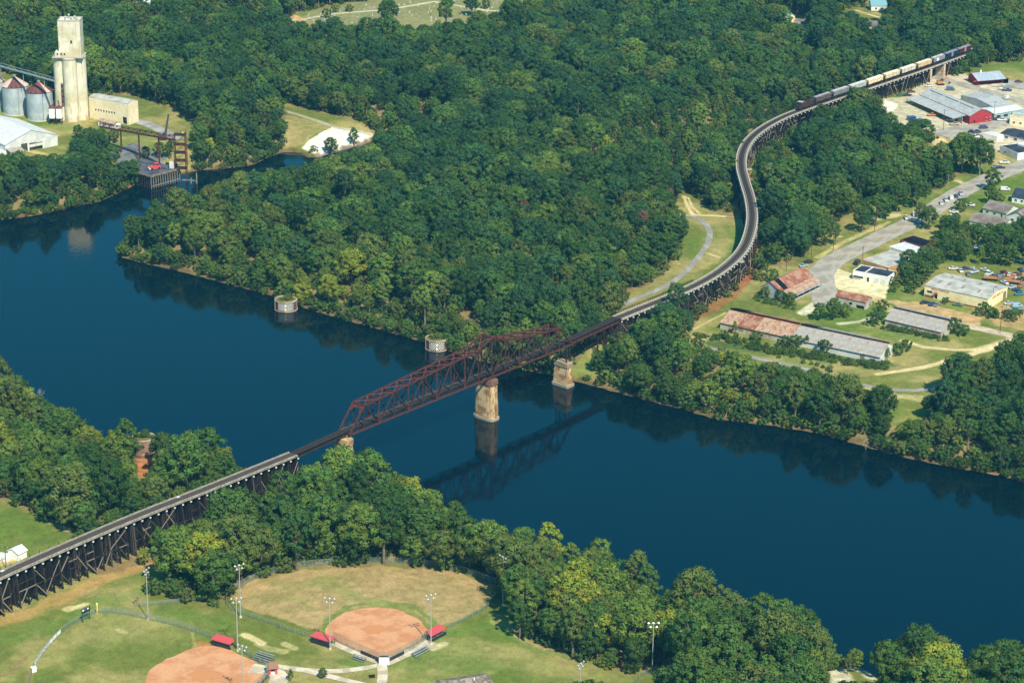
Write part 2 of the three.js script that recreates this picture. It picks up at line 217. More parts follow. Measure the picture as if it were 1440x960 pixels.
const TEX = 2048, TW = (NX - 1) * CELL, TH = (NZ - 1) * CELL;
const groundTex = new Uint8Array(TEX * TEX * 4);
for (let j = 0; j < TEX; j++) {
  const z = TZ0 + (j + 0.5) / TEX * TH, row = paint.filter((p) => z > p.b[2] && z < p.b[3]);
  for (let i = 0; i < TEX; i++) {
    const x = TX0 + (i + 0.5) / TEX * TW, o = (j * TEX + i) * 4, sd = shoreAt(x, z);
    if (sd < -14) { groundTex[o] = 52; groundTex[o + 1] = 60; groundTex[o + 2] = 48; groundTex[o + 3] = 255; continue; }
    const n1 = fbm(x / 19, z / 19, 3), n2 = hash2(i + 7, j + 3), n3 = vnoise(x / 2.3, z / 2.3), n4 = fbm(x / 55 + 40, z / 55, 2), n5 = vnoise(x / 6.1 + 8, z / 6.1);
    let c = mix3([106, 114, 51], [147, 138, 81], sstep(0.35, 0.68, n1));
    c = mix3(c, [90, 116, 44], 0.6 * sstep(0.48, 0.7, n4)); c = mix3(c, [166, 150, 96], 0.6 * sstep(0.62, 0.8, n5 * 0.5 + n1 * 0.5));
    const wd = woodAt(x, z); if (wd > 0) c = mix3(c, [132, 118, 76], clamp(wd * 1.3 - 0.2 + (n3 - 0.5) * 0.5));
    for (const p of row) {
      if (x < p.b[0] || x > p.b[1]) continue;
      const rag = (n5 - 0.5) * 1.3 * p.e + (n3 - 0.5) * p.e * 0.9; let a;
      if (p.hw) a = 1 - sstep(p.hw * 0.7, p.hw * 1.15 + 0.2, segD(p.q, x, z) + rag * 0.6);
      else { const d = segD([...p.q, p.q[0]], x, z) * (inPoly(p.q, x, z) ? 1 : -1); a = sstep(-0.5, 0.8, d + rag * 0.5); }
      if (a > 0) c = mix3(c, p.col, a * p.s * (0.82 + 0.18 * n3));
    }
    const bank = sstep(3, 0.6, sd + (n3 - 0.5) * 3); if (bank > 0) c = mix3(c, [98, 78, 54], bank * 0.7);
    const g = 0.9 + 0.16 * n2 + 0.14 * (n3 - 0.5);
    groundTex[o] = clamp(c[0] * g, 0, 255); groundTex[o + 1] = clamp(c[1] * g, 0, 255); groundTex[o + 2] = clamp(c[2] * g, 0, 255); groundTex[o + 3] = 255;
  }
}
const gtex = new THREE.DataTexture(groundTex, TEX, TEX); gtex.colorSpace = THREE.SRGBColorSpace; gtex.magFilter = THREE.LinearFilter; gtex.minFilter = THREE.LinearMipmapLinearFilter; gtex.generateMipmaps = true; gtex.needsUpdate = true;
{
  const pos = new Float32Array((NX + 2) * (NZ + 2) * 3), uv = new Float32Array((NX + 2) * (NZ + 2) * 2), idx = [];
  for (let j = -1; j <= NZ; j++) for (let i = -1; i <= NX; i++) {
    const k = (j + 1) * (NX + 2) + i + 1, ci = clamp(i, 0, NX - 1), cj = clamp(j, 0, NZ - 1);
    const x = TX0 + ci * CELL + (i < 0 ? -900 : i >= NX ? 900 : 0), z = TZ0 + cj * CELL + (j < 0 ? -1400 : j >= NZ ? 300 : 0);
    pos.set([x, hgt[cj * NX + ci], z], k * 3); uv.set([ci / (NX - 1), cj / (NZ - 1)], k * 2);
    if (i < NX && j < NZ) { const a = k, b = k + 1, c = k + NX + 2, d = c + 1; idx.push(a, c, b, b, c, d); }
  }
  const g = new THREE.BufferGeometry(); g.setAttribute('position', new THREE.BufferAttribute(pos, 3)); g.setAttribute('uv', new THREE.BufferAttribute(uv, 2)); g.setIndex(idx); g.computeVertexNormals();
  struct('ground', g, MT(gtex, 1));
}
{ // river: gently rippled water
  const g = new THREE.PlaneGeometry(2600, 1400).rotateX(-Math.PI / 2).translate(0, 0, -250), uv = g.attributes.uv;
  for (let i = 0; i < uv.count; i++) uv.setXY(i, uv.getX(i) * 2600, uv.getY(i) * 1400);
  const bump = tex(512, 512, (u, v) => { const n = pf(u, v, 24, 4, 5) * 255; return [n, n, n]; }, 38, { srgb: false });
  struct('river', g, new THREE.MeshPhysicalMaterial({ color: rgb(0.0002, 0.006, 0.010), roughness: 0.06, ior: 1.33, bumpMap: bump, bumpScale: 0.02 }));
}

// ---------------------------------------------------------------- railway: truss bridge, girders, trestles
const UP = V(0, 1, 0);
const streak = (base, dark, seed) => tex(256, 256, (u, v) => { const n = pf(u, v, 8, 4, seed), s = pn(u, v, 32, seed + 9) * 0.5 + pn(u, v * 0.25, 16, seed + 3) * 0.5, g = 0.85 + 0.3 * pn(u, v, 128, seed); return mix3(base, dark, clamp(sstep(0.4, 0.75, n) * 0.7 + sstep(0.55, 0.8, s) * 0.4)).map((c) => c * g); }, 8);
const rustSteel = MT(streak([96, 56, 50], [66, 42, 40], 1), 0.85), darkSteel = MT(streak([70, 52, 50], [44, 36, 38], 2), 0.8), laceSteel = MT(streak([138, 82, 70], [92, 56, 50], 3), 0.85);
const pierConc = MT(tex(256, 256, (u, v) => { const n = pf(u, v, 6, 4, 21), s = pn(u, v * 0.2, 24, 25); let c = mix3([206, 178, 132], [150, 118, 84], sstep(0.42, 0.7, n)); c = mix3(c, [112, 74, 50], 0.6 * sstep(0.62, 0.85, s)); return c.map((q) => q * (0.9 + 0.2 * pn(u, v, 128, 4))); }, 14), 0.95);
const pierCap = MT(streak([132, 100, 84], [92, 66, 58], 4), 0.95), waterline = M(rgb(0.34, 0.29, 0.22), 0.95);
const dullConc = MT(streak([170, 152, 126], [132, 112, 90], 47), 0.95);
const tieDark = MT(streak([64, 58, 54], [38, 36, 36], 5), 0.95), railSteel = M(rgb(0.16, 0.13, 0.11), 0.45, { metalness: 0.6 });
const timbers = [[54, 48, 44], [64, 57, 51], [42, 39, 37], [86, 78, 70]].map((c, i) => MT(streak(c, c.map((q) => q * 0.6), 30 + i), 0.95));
const greyTimber = MT(streak([140, 130, 114], [92, 84, 74], 36), 0.95), paleTimber = MT(streak([162, 154, 138], [116, 106, 94], 37), 0.95), flashing = M(rgb(0.6, 0.6, 0.57), 0.5);
const ballast = MT(tex(256, 256, (u, v) => { const n = pf(u, v, 32, 3, 41), k = pf(u, v, 4, 3, 44), l = [122, 112, 102].map((q) => q * (0.75 + 0.5 * n)); return mix3(l, [98, 88, 80], sstep(0.4, 0.7, k) * 0.6); }, 6), 1);
const kerbConc = MT(streak([188, 180, 164], [134, 124, 110], 45), 0.95);

const dirB = trackBridge[2].clone().sub(trackBridge[0]).setY(0), lenB = dirB.length(); dirB.normalize();
const nearB = V(-dirB.z, 0, dirB.x); if (nearB.z < 0) nearB.negate(); // towards the near side
const HALF = 2.95;
{
  const t = thing('truss_bridge', 'rust red steel railway truss bridge peaked over its tall middle pier', 'bridge', V(trackBridge[0].x, 0, trackBridge[0].z));
  const o = V(0, DECK - 1.2, 0), midS = trackBridge[1].distanceTo(trackBridge[0]);
  const xs = []; for (let i = 0; i <= 10; i++) xs.push(midS * i / 10); for (let i = 1; i <= 6; i++) xs.push(midS + (lenB - midS) * i / 6);
  const hs = [0, 10, 10.3, 10.8, 11.4, 12, 12.6, 13.1, 13.6, 14.1, 17.4, 14, 12.4, 11.2, 10.3, 9.8, 0];
  const P = (i, side, y) => o.clone().addScaledVector(dirB, xs[i]).addScaledVector(nearB, side * HALF).add(V(0, y, 0));
  const top = (i, s) => P(i, s, hs[i]), bot = (i, s) => P(i, s, 0);
  for (const s of [1, -1]) {
    for (let i = 0; i < 16; i++) {
      const bc = part(t, 'bottom_chord', [beam(bot(i, s), bot(i + 1, s), 0.5, 0.65)], rustSteel);
      const n = 9, l = []; // lacing plates hung under the stringers on the outer face
      for (let k = 0; k < n; k++) { const a = bot(i, s).lerp(bot(i + 1, s), k / n).addScaledVector(nearB, s * 0.28), b = bot(i, s).lerp(bot(i + 1, s), (k + 1) / n).addScaledVector(nearB, s * 0.28); l.push(beam(a.clone().add(V(0, k % 2 ? 0.35 : -0.35, 0)), b.clone().add(V(0, k % 2 ? -0.35 : 0.35, 0)), 0.05, 0.12)); }
      part(bc, 'lacing', l, laceSteel);
      if (i > 0 && i < 15) part(t, 'top_chord', beam(top(i, s), top(i + 1, s), 0.62, 0.62), rustSteel);
    }
    part(t, 'end_post', beam(bot(0, s), top(1, s), 0.62, 0.62), rustSteel); part(t, 'end_post', beam(bot(16, s), top(15, s), 0.62, 0.62), rustSteel);
    for (let i = 1; i < 16; i++) part(t, 'vertical_post', beam(bot(i, s), top(i, s), i === 10 ? 0.75 : 0.5, i === 10 ? 0.75 : 0.5), i === 10 || i % 2 ? darkSteel : rustSteel);
    for (let i = 1; i < 15; i++) { // diagonals run from a top joint (odd) to the bottom joints (even) beside it
      const a = i % 2 ? top(i, s) : bot(i, s), b = i % 2 ? bot(i + 1, s) : top(i + 1, s), d = part(t, 'diagonal', beam(a, b, 0.5, 0.42), darkSteel);
      const l = []; for (let k = 0; k < 14; k++) l.push(beam(a.clone().lerp(b, (k + 0.2) / 14).addScaledVector(nearB, s * 0.2), a.clone().lerp(b, (k + 0.75) / 14).addScaledVector(nearB, s * 0.28), 0.05, 0.3));
      if (!(i % 2)) part(d, 'lacing', l, laceSteel);
    }
    part(t, 'diagonal', beam(top(10, s), bot(9, s).lerp(top(9, s), 0.05), 0.3, 0.26), darkSteel); part(t, 'diagonal', beam(top(10, s), bot(11, s), 0.3, 0.26), darkSteel);
  }
  for (let i = 1; i < 16; i++) {
    const f = part(t, 'sway_frame', [beam(top(i, 1), top(i, -1), 0.34, 0.4), ...(i > 1 && i < 15 ? [beam(top(i, 1).add(V(0, -1.6, 0)), top(i, -1).add(V(0, -1.6, 0)), 0.24, 0.24), beam(top(i, 1), top(i, -1).add(V(0, -1.6, 0)), 0.16), beam(top(i, -1), top(i, 1).add(V(0, -1.6, 0)), 0.16)] : [])], rustSteel);
    if (i < 15) { const g1 = beam(top(i, 1), top(i + 1, -1), 0.2, 0.16), g2 = beam(top(i, -1), top(i + 1, 1), 0.16, 0.2); part(t, 'top_lateral_bracing', [g1, g2], laceSteel); }
  }
  for (const [i, e] of [[1, 0], [15, 16]]) { // portals: deep plate with knee brackets
    const w = (s, f) => bot(e, s).lerp(top(i, s), f);
    part(t, 'portal', [beam(w(1, 0.97), w(-1, 0.97), 0.4, 0.5), slab(w(1, 0.99), w(-1, 0.99), w(-1, 0.86), w(1, 0.86), 0.2), slab(w(1, 0.86), w(1, 0.86).lerp(w(-1, 0.86), 0.28), w(1, 0.68).lerp(w(-1, 0.68), 0.06), w(1, 0.66), 0.2), slab(w(-1, 0.86), w(-1, 0.86).lerp(w(1, 0.86), 0.28), w(-1, 0.68).lerp(w(1, 0.68), 0.06), w(-1, 0.66), 0.2)], rustSteel);
  }
  for (let i = 0; i <= 16; i++) part(t, 'floor_beam', beam(bot(i, 1), bot(i, -1), 0.4, 0.9), darkSteel);
  for (const s of [0.75, -0.75]) part(t, 'stringer', beam(o.clone().addScaledVector(nearB, s).add(V(0, 0.4, 0)), o.clone().addScaledVector(nearB, s).addScaledVector(dirB, lenB).add(V(0, 0.4, 0)), 0.3, 0.8), darkSteel);
  const ties = []; for (let q = 0.3; q < lenB; q += 0.62) ties.push(beam(o.clone().addScaledVector(dirB, q).addScaledVector(nearB, 1.5).add(V(0, 0.92, 0)), o.clone().addScaledVector(dirB, q).addScaledVector(nearB, -1.5).add(V(0, 0.92, 0)), 0.26, 0.24));
  part(t, 'ties', ties, tieDark).userData.kind = 'stuff';
  for (const s of [0.72, -0.72]) part(t, 'rail', beam(o.clone().addScaledVector(nearB, s).add(V(0, 1.12, 0)), o.clone().addScaledVector(nearB, s).addScaledVector(dirB, lenB).add(V(0, 1.12, 0)), 0.1, 0.17), railSteel);
  const walk = (s, y) => o.clone().addScaledVector(nearB, s).add(V(0, y, 0));
  part(t, 'walkway', slab(walk(-1.6, 1), walk(-2.5, 1), walk(-2.5, 1).addScaledVector(dirB, lenB), walk(-1.6, 1).addScaledVector(dirB, lenB), 0.1), timbers[3]);
  for (let q = 2; q < lenB; q += 4) part(t, 'rail_post', beam(walk(-2.45, 1).addScaledVector(dirB, q), walk(-2.45, 2.1).addScaledVector(dirB, q), 0.1), greyTimber);
  for (const y of [1.55, 2.1]) part(t, 'hand_rail', beam(walk(-2.45, y), walk(-2.45, y).addScaledVector(dirB, lenB), 0.06), darkSteel);
}
// piers
function pier(name, label, s, y0, y1, L, W, kind, capMat = pierCap) {
  const c = trackBridge[0].clone().addScaledVector(dirB, s).setY(0), t = thing(name, label, 'pier', c, Math.atan2(-dirB.z, dirB.x));
  const ring = (y, l, w) => { const p = []; for (let k = 0; k < 28; k++) { const a = k / 28 * Math.PI * 2, q = kind === 'box' ? 0.12 : 0.55, r = (v) => Math.sign(v) * Math.pow(Math.abs(v), q); p.push([r(Math.cos(a)) * w / 2, y, r(Math.sin(a)) * l / 2]); } return p; };
  const loft = (rs) => { const pos = [], uv = []; const tri = (a, b, c, ua, ub, uc) => { pos.push(...a, ...b, ...c); uv.push(...ua, ...ub, ...uc); }; for (let r = 0; r + 1 < rs.length; r++) for (let k = 0; k < 28; k++) { const m = (k + 1) % 28, A = rs[r][k], B = rs[r][m], Cc = rs[r + 1][m], D = rs[r + 1][k], ux = k / 28 * 2 * (L + W), uy = (k + 1) / 28 * 2 * (L + W); tri(A, D, B, [ux, A[1]], [ux, D[1]], [uy, B[1]]); tri(B, D, Cc, [uy, B[1]], [ux, D[1]], [uy, Cc[1]]); } const e = rs[rs.length - 1]; for (let k = 1; k < 27; k++) tri(e[0], e[k + 1], e[k], [e[0][0], e[0][2]], [e[k + 1][0], e[k + 1][2]], [e[k][0], e[k][2]]); const g = new THREE.BufferGeometry(); g.setAttribute('position', new THREE.Float32BufferAttribute(pos, 3)); g.setAttribute('uv', new THREE.Float32BufferAttribute(uv, 2)); g.computeVertexNormals(); return g; };
  part(t, 'footing', loft([ring(-2, L + 1, W + 1), ring(y0, L + 1, W + 1), ring(y0 + 0.05, L + 0.9, W + 0.9)]), waterline);
  part(t, 'shaft', loft([ring(y0, L + 0.3, W + 0.3), ring(y1 - 2.2, L - 0.7, W - 0.7)]), pierConc);
  part(t, 'cap', loft([ring(y1 - 2.2, L - 0.1, W - 0.1), ring(y1 - 0.2, L - 0.1, W - 0.1), ring(y1, L - 0.4, W - 0.4)]), capMat);
  return t;
}
const midLen = trackBridge[1].distanceTo(trackBridge[0]);
pier('bridge_pier', 'tall stained concrete pier with rounded noses under the middle of the truss', midLen, 1.1, DECK - 2.2, 10.5, 5.4);
pier('bridge_pier', 'concrete pier rising from the trees under the truss end portal', -0.5, 1, DECK - 2.6, 9, 4.6, 'round', pierConc);
{
  const y1 = 11.2, t = pier('bridge_pier', 'square grey concrete pier carrying a short steel tower', lenB - 2.2, 1.2, y1, 8, 4, 'box', dullConc);
  for (const [sx, sz] of [[1, 1], [1, -1], [-1, 1], [-1, -1]]) bar(t, 'tower_leg', V(sx * 1.3, y1, sz * 2.9), V(sx * 1.1, DECK - 2, sz * 2.4), 0.4, 0.4, darkSteel);
  for (const sx of [1, -1]) for (const q of [1, -1]) bar(t, 'tower_brace', V(sx * 1.3, y1 + 0.3, q * 2.9), V(sx * 1.1, DECK - 2.3, -q * 2.4), 0.2, 0.2, darkSteel);
  bar(t, 'tower_strut', V(0, DECK - 2.1, 2.6), V(0, DECK - 2.1, -2.6), 0.5, 0.4, darkSteel);
}
// plate girder approaches
function girder(label, a, b, mat, depth) {
  const t = thing('girder_span', label, 'bridge', V(a.x, 0, a.z)), d = b.clone().sub(a).setY(0), L = d.length(); d.normalize(); const n = V(-d.z, 0, d.x), P = (q, s, y) => V(0, DECK + y, 0).addScaledVector(d, q).addScaledVector(n, s);
  for (const s of [1.15, -1.15]) { const w = part(t, 'plate_girder', beam(P(0, s, -0.35 - depth / 2), P(L, s, -0.35 - depth / 2), 0.12, depth), mat); const f = [beam(P(0, s, -0.4), P(L, s, -0.4), 0.5, 0.1), beam(P(0, s, -0.3 - depth), P(L, s, -0.3 - depth), 0.5, 0.1)]; for (let q = 0.8; q < L; q += 1.6) f.push(beam(P(q, s * 1.08, -0.5), P(q, s * 1.08, -0.3 - depth), 0.1, 0.12)); part(w, 'stiffeners', f, mat); }
  const ties = []; for (let q = 0.3; q < L; q += 0.62) ties.push(beam(P(q, 1.5, -0.25), P(q, -1.5, -0.25), 0.26, 0.24)); part(t, 'ties', ties, tieDark).userData.kind = 'stuff';
  for (const s of [0.72, -0.72]) part(t, 'rail', beam(P(0, s, -0.05), P(L, s, -0.05), 0.1, 0.17), railSteel);
  for (const s of [1.75, -1.75]) part(t, 'guard_timber', beam(P(0, s, -0.1), P(L, s, -0.1), 0.3, 0.2), tieDark);
  return { t, d, n, L, P };
}
girder('dark steel girder span between the timber trestle and the truss portal', trackLeft[trackLeft.length - 1], trackBridge[0], darkSteel, 1.5);
{
  const { t, P, L } = girder('rusty plate girder span on steel legs leading off the truss to the curved trestle', trackBridge[2], trackRight[0], rustSteel, 1.9);
  for (const q of [L * 0.68, L * 0.86]) {
    const gy = (s) => { const p = P(q, s, 0).add(t.position); return groundY(p.x, p.z) - 0.5 - DECK; };
    for (const s of [1, -1]) bar(t, 'steel_leg', P(q, s * 1.2, -2.3), P(q, s * 2.2, gy(s * 2.2)), 0.45, 0.45, darkSteel);
    bar(t, 'steel_brace', P(q, 1.3, -2.6), P(q, -2.1, gy(-2.1) + 1), 0.22, 0.22, darkSteel); bar(t, 'steel_brace', P(q, -1.3, -2.6), P(q, 2.1, gy(2.1) + 1), 0.22, 0.22, darkSteel);
  }
}
// ballasted timber trestles
function curveOf(pts) { const c = new THREE.CatmullRomCurve3(pts, false, 'centripetal'); c.arcLengthDivisions = 1200; return c; }
function ribbon(c, L, s0, s1, y0, y1, step = 3) { // solid strip along the curve between offsets s0..s1 and heights y0..y1
  const n = Math.ceil(L / step), rows = [], pos = [], uv = [];
  for (let k = 0; k <= n; k++) { const p = c.getPointAt(k / n), d = c.getTangentAt(k / n).setY(0).normalize(), nn = V(-d.z, 0, d.x); rows.push([[s0, y1], [s1, y1], [s1, y0], [s0, y0]].map(([s, y]) => p.clone().addScaledVector(nn, s).setY(y))); }
  const per = [0, Math.abs(s1 - s0), Math.abs(s1 - s0) + (y1 - y0), 2 * Math.abs(s1 - s0) + (y1 - y0), 2 * Math.abs(s1 - s0) + 2 * (y1 - y0)];
  for (let k = 0; k < n; k++) for (let e = 0; e < 4; e++) { const f = (e + 1) % 4, a = rows[k][e], b = rows[k][f], cc = rows[k + 1][f], d = rows[k + 1][e], u0 = k * L / n, u1 = (k + 1) * L / n, flip = s1 > s0; for (const [p, q] of (flip ? [[a, [u0, per[e]]], [b, [u0, per[e + 1]]], [cc, [u1, per[e + 1]]], [a, [u0, per[e]]], [cc, [u1, per[e + 1]]], [d, [u1, per[e]]]] : [[a, [u0, per[e]]], [cc, [u1, per[e + 1]]], [b, [u0, per[e + 1]]], [a, [u0, per[e]]], [d, [u1, per[e]]], [cc, [u1, per[e + 1]]]])) { pos.push(p.x, p.y, p.z); uv.push(...q); } }
  const g = new THREE.BufferGeometry(); g.setAttribute('position', new THREE.Float32BufferAttribute(pos, 3)); g.setAttribute('uv', new THREE.Float32BufferAttribute(uv, 2)); g.computeVertexNormals(); return g;
}
const flashBox = bx(0.6, 0.4, 0.6);
function trestle(name, label, pts, o) {
  const c = curveOf(pts), L = c.getLength(), t = thing(name, label, 'trestle', V(0, 0, 0)), { w, kerb, kerbMat, fine, skip = [], spacing } = o;
  part(t, 'deck', ribbon(c, L, -w, w, DECK - 0.75, DECK - 0.3), ballast);
  for (const s of [1, -1]) { part(t, 'walkway_kerb', ribbon(c, L, s * w, s * (w + kerb), DECK - 0.8, DECK - 0.05), kerbMat); part(t, 'stringers', ribbon(c, L, s * 0.5, s * (w - 0.25), DECK - 1.35, DECK - 0.77), timbers[2]); }
  const ties = []; for (let q = 0.3; q < L; q += 0.6) { const p = c.getPointAt(q / L), d = c.getTangentAt(q / L).setY(0).normalize(), n = V(-d.z, 0, d.x); p.y = DECK - 0.27; ties.push(beam(p.clone().addScaledVector(n, 1.3), p.clone().addScaledVector(n, -1.3), 0.24, 0.14)); }
  part(t, 'ties', ties, tieDark).userData.kind = 'stuff';
  for (const s of [0.72, -0.72]) part(t, 'rail', ribbon(c, L, s - 0.06, s + 0.06, DECK - 0.2, DECK), railSteel);
  const nB = Math.round(L / spacing), tops = [];
  for (let k = 0; k <= nB; k++) {
    const u = k / nB, p = c.getPointAt(u), d = c.getTangentAt(u).setY(0).normalize(), n = V(-d.z, 0, d.x), yc = DECK - 1.75;
    const at = (s, y) => V(p.x + n.x * s, y, p.z + n.z * s), foot = (s) => { const q = at(s, 0); return Math.max(-1.5, groundY(q.x, q.z) - 0.4); };
    const H = yc - foot(0), bat = [0.02, 0.05, 0.11]; tops.push({ at, foot, yc, H, u });
    if (H < 1 || skip.some(([a, b]) => u > a && u < b)) continue;
    const wob = () => R(-0.12, 0.12), mt = () => timbers[Math.floor(rnd() * 3.4) % 4];
    const posts = []; for (const sg of [1, -1]) [0.4, 1.25, 2.05].forEach((s, q) => { const sb = s + bat[q] * H + wob(); posts.push([at(sg * s, yc), at(sg * sb, foot(sg * sb)), mt()]); });
    const braces = [], tiers = H > 9 ? 2 : 1, off = (y) => 2.05 + bat[2] * (yc - y) + 0.2;
    for (let q = 0; q < tiers; q++) { const ya = yc - H * q / tiers - 0.4, yb = yc - H * (q + 1) / tiers + 0.5; braces.push([at(off(ya), ya), at(-off(yb), yb)], [at(-off(ya), ya), at(off(yb), yb)]); if (q) braces.push([at(off(ya + 0.5) + 0.4, ya + 0.4), at(-off(ya + 0.5) - 0.4, ya + 0.4)]); }
    const dd = d.clone().multiplyScalar(0.28);
    if (fine) {
      const b = new THREE.Group(); b.name = 'bent'; t.add(b);
      for (const [a, e, m] of posts) bar(b, 'post', a, e, 0.5, 0.5, m);
      bar(b, 'cap', at(2.6, yc + 0.18), at(-2.6, yc + 0.18), 0.38, 0.4, timbers[1]);
      for (const s of [1, -1]) { const f = part(b, 'cap_flashing', flashBox, flashing); f.position.copy(at(s * 2.75, yc + 0.3)); }
      braces.forEach(([a, e], q) => bar(b, 'sway_brace', a.add(dd), e.add(dd), 0.12, 0.28, rnd() < 0.4 ? greyTimber : mt()));
    } else {
      const g = posts.map(([a, e]) => beam(a, e, 0.42)); g.push(beam(at(2.7, yc + 0.18), at(-2.7, yc + 0.18), 0.38, 0.42)); for (const [a, e] of braces) g.push(beam(a, e, 0.14, 0.28));
      part(t, 'bent', g, mt());
      for (const s of [2.8, -2.8]) { const f = part(t, 'cap_flashing', flashBox, flashing); f.position.copy(at(s, yc + 0.3)); }
    }
  }
  for (let k = 0; k + 1 < tops.length; k++) { // braces and girts running from bent to bent, both faces
    const A = tops[k], B = tops[k + 1]; if (A.H < 3 || B.H < 3 || skip.some(([a, b]) => B.u > a && A.u < b)) continue;
    for (const s of [1, -1]) {
      const e = (T, f) => { const y = T.yc - T.H * f; return T.at(s * (2.3 + 0.11 * T.H * f), y); };
      const hi = A.H > 9;
      const j = () => R(-0.05, 0.05), bm = () => (rnd() < 0.55 ? greyTimber : timbers[1 + Math.floor(rnd() * 3)]);
      if (rnd() < 0.72) { const up = rnd() < 0.5, far = rnd() < 0.25 && tops[k + 2] && !skip.length ? tops[k + 2] : B, [p, q] = up ? [A, far] : [far, A]; bar(t, 'longitudinal_brace', e(p, 0.06 + j()), e(q, (hi ? 0.48 : 0.92) + j()), R(0.16, 0.24), R(0.24, 0.34), bm()); }
      if (hi && rnd() < 0.7) { const [p, q] = rnd() < 0.5 ? [A, B] : [B, A]; bar(t, 'longitudinal_brace', e(p, 0.5 + j()), e(q, 0.92 + j()), R(0.16, 0.24), R(0.24, 0.34), bm()); }
      if (rnd() < 0.25) { const [p, q] = rnd() < 0.5 ? [A, B] : [B, A]; bar(t, 'longitudinal_brace', e(p, 0.2 + j()), e(q, 0.7 + j()), R(0.16, 0.22), R(0.22, 0.3), bm()); }
      if (hi && rnd() < 0.8) bar(t, 'girt', e(A, 0.49), e(B, 0.49), 0.2, 0.3, rnd() < 0.4 ? greyTimber : timbers[1]);
      if (rnd() < 0.35) bar(t, 'girt', e(A, 0.27), e(B, 0.27), 0.18, 0.28, rnd() < 0.5 ? greyTimber : timbers[1]);
    }
  }
  return { t, c, L };
}
const leftT = trestle('timber_trestle', 'straight dark timber trestle with grey braces beside the ball fields', trackLeft, { w: 1.9, kerb: 0.6, kerbMat: paleTimber, fine: true, spacing: 3.9 });
for (let q = 3; q < leftT.L; q += 4.4) { const p = leftT.c.getPointAt(q / leftT.L), d = leftT.c.getTangentAt(q / leftT.L), n = V(d.z, 0, -d.x).normalize(); bar(leftT.t, 'rail_post', p.clone().addScaledVector(n, 2.5).setY(DECK - 0.6), p.clone().addScaledVector(n, 2.5).setY(DECK + 1), 0.14, 0.14, timbers[0]); }
for (const q of [0.27, 0.7]) { const p = leftT.c.getPointAt(q), d = leftT.c.getTangentAt(q), n = V(-d.z, 0, d.x); const b = part(leftT.t, 'refuge_plate', bx(1.5, 0.12, 1), flashing); b.position.copy(p).addScaledVector(n, -1.4).setY(DECK - 0.02); b.rotation.y = Math.atan2(-d.z, d.x); }
const underpass = (() => { const c = curveOf(trackRight), f = (x) => { for (let k = 0; k <= 3000; k++) { const q = c.getPointAt(k / 3000).project(camera); if ((q.x + 1) * 720 > x && k > 1500) return k / 3000; } return 1; }; return [f(1305), f(1324)]; })(); // where the street passes below
const rightT = trestle('timber_trestle', 'long curved dark timber trestle with pale kerbs sweeping round the meadow', trackRight, { w: 2.3, kerb: 0.6, kerbMat: kerbConc, fine: false, spacing: 4.1, skip: [underpass] });
{ // handrail on the first stretch, refuge platforms, underpass abutments
  const { t, c, L } = rightT, at = (q, s, y) => { const p = c.getPointAt(clamp(q / L)), d = c.getTangentAt(clamp(q / L)).setY(0).normalize(); return p.addScaledVector(V(-d.z, 0, d.x), s).setY(y); };
  const far = -3.0;
  for (let q = 0.5; q < 62; q += 1.6) { bar(t, 'rail_post', at(q, far, DECK - 0.7), at(q, far, DECK + 1.2), 0.18, 0.18, timbers[2]); if (q + 1.6 < 62) for (const y of [0.5, 1.15]) bar(t, 'hand_rail', at(q, far, DECK + y), at(q + 1.6, far, DECK + y), 0.12, 0.2, timbers[2]); }
  for (const f of [0.17, 0.315, 0.43]) { const q = f * L, p = part(t, 'refuge_platform', slab(at(q - 1.6, 2.9, DECK - 0.3), at(q + 1.6, 2.9, DECK - 0.3), at(q + 1.6, 5.4, DECK - 0.3), at(q - 1.6, 5.4, DECK - 0.3), 0.2), paleTimber); for (const e of [-1.5, 1.5]) bar(t, 'platform_strut', at(q + e, 5.2, DECK - 0.4), at(q + e, 2.6, DECK - 3), 0.2, 0.2, timbers[1]); }
  for (const f of underpass) { const p = c.getPointAt(f), d = c.getTangentAt(f), g = groundY(p.x, p.z), b = part(t, 'abutment', bx(2.2, DECK - 1.2 - g + 0.5, 5.6), MT(streak([206, 182, 150], [150, 126, 104], 61), 0.95)); b.position.set(p.x, (DECK - 1.2 + g - 0.5) / 2, p.z); b.rotation.y = Math.atan2(-d.z, d.x); }
  const pts = []; for (let k = 0; k <= 8; k++) pts.push(c.getPointAt(lerp(...underpass, k / 8))); const cc = curveOf(pts); for (const s of [2.2, -2.2]) part(t, 'underpass_girder', ribbon(cc, cc.getLength(), s - 0.15, s + 0.15, DECK - 2.2, DECK - 0.85), darkSteel);
}

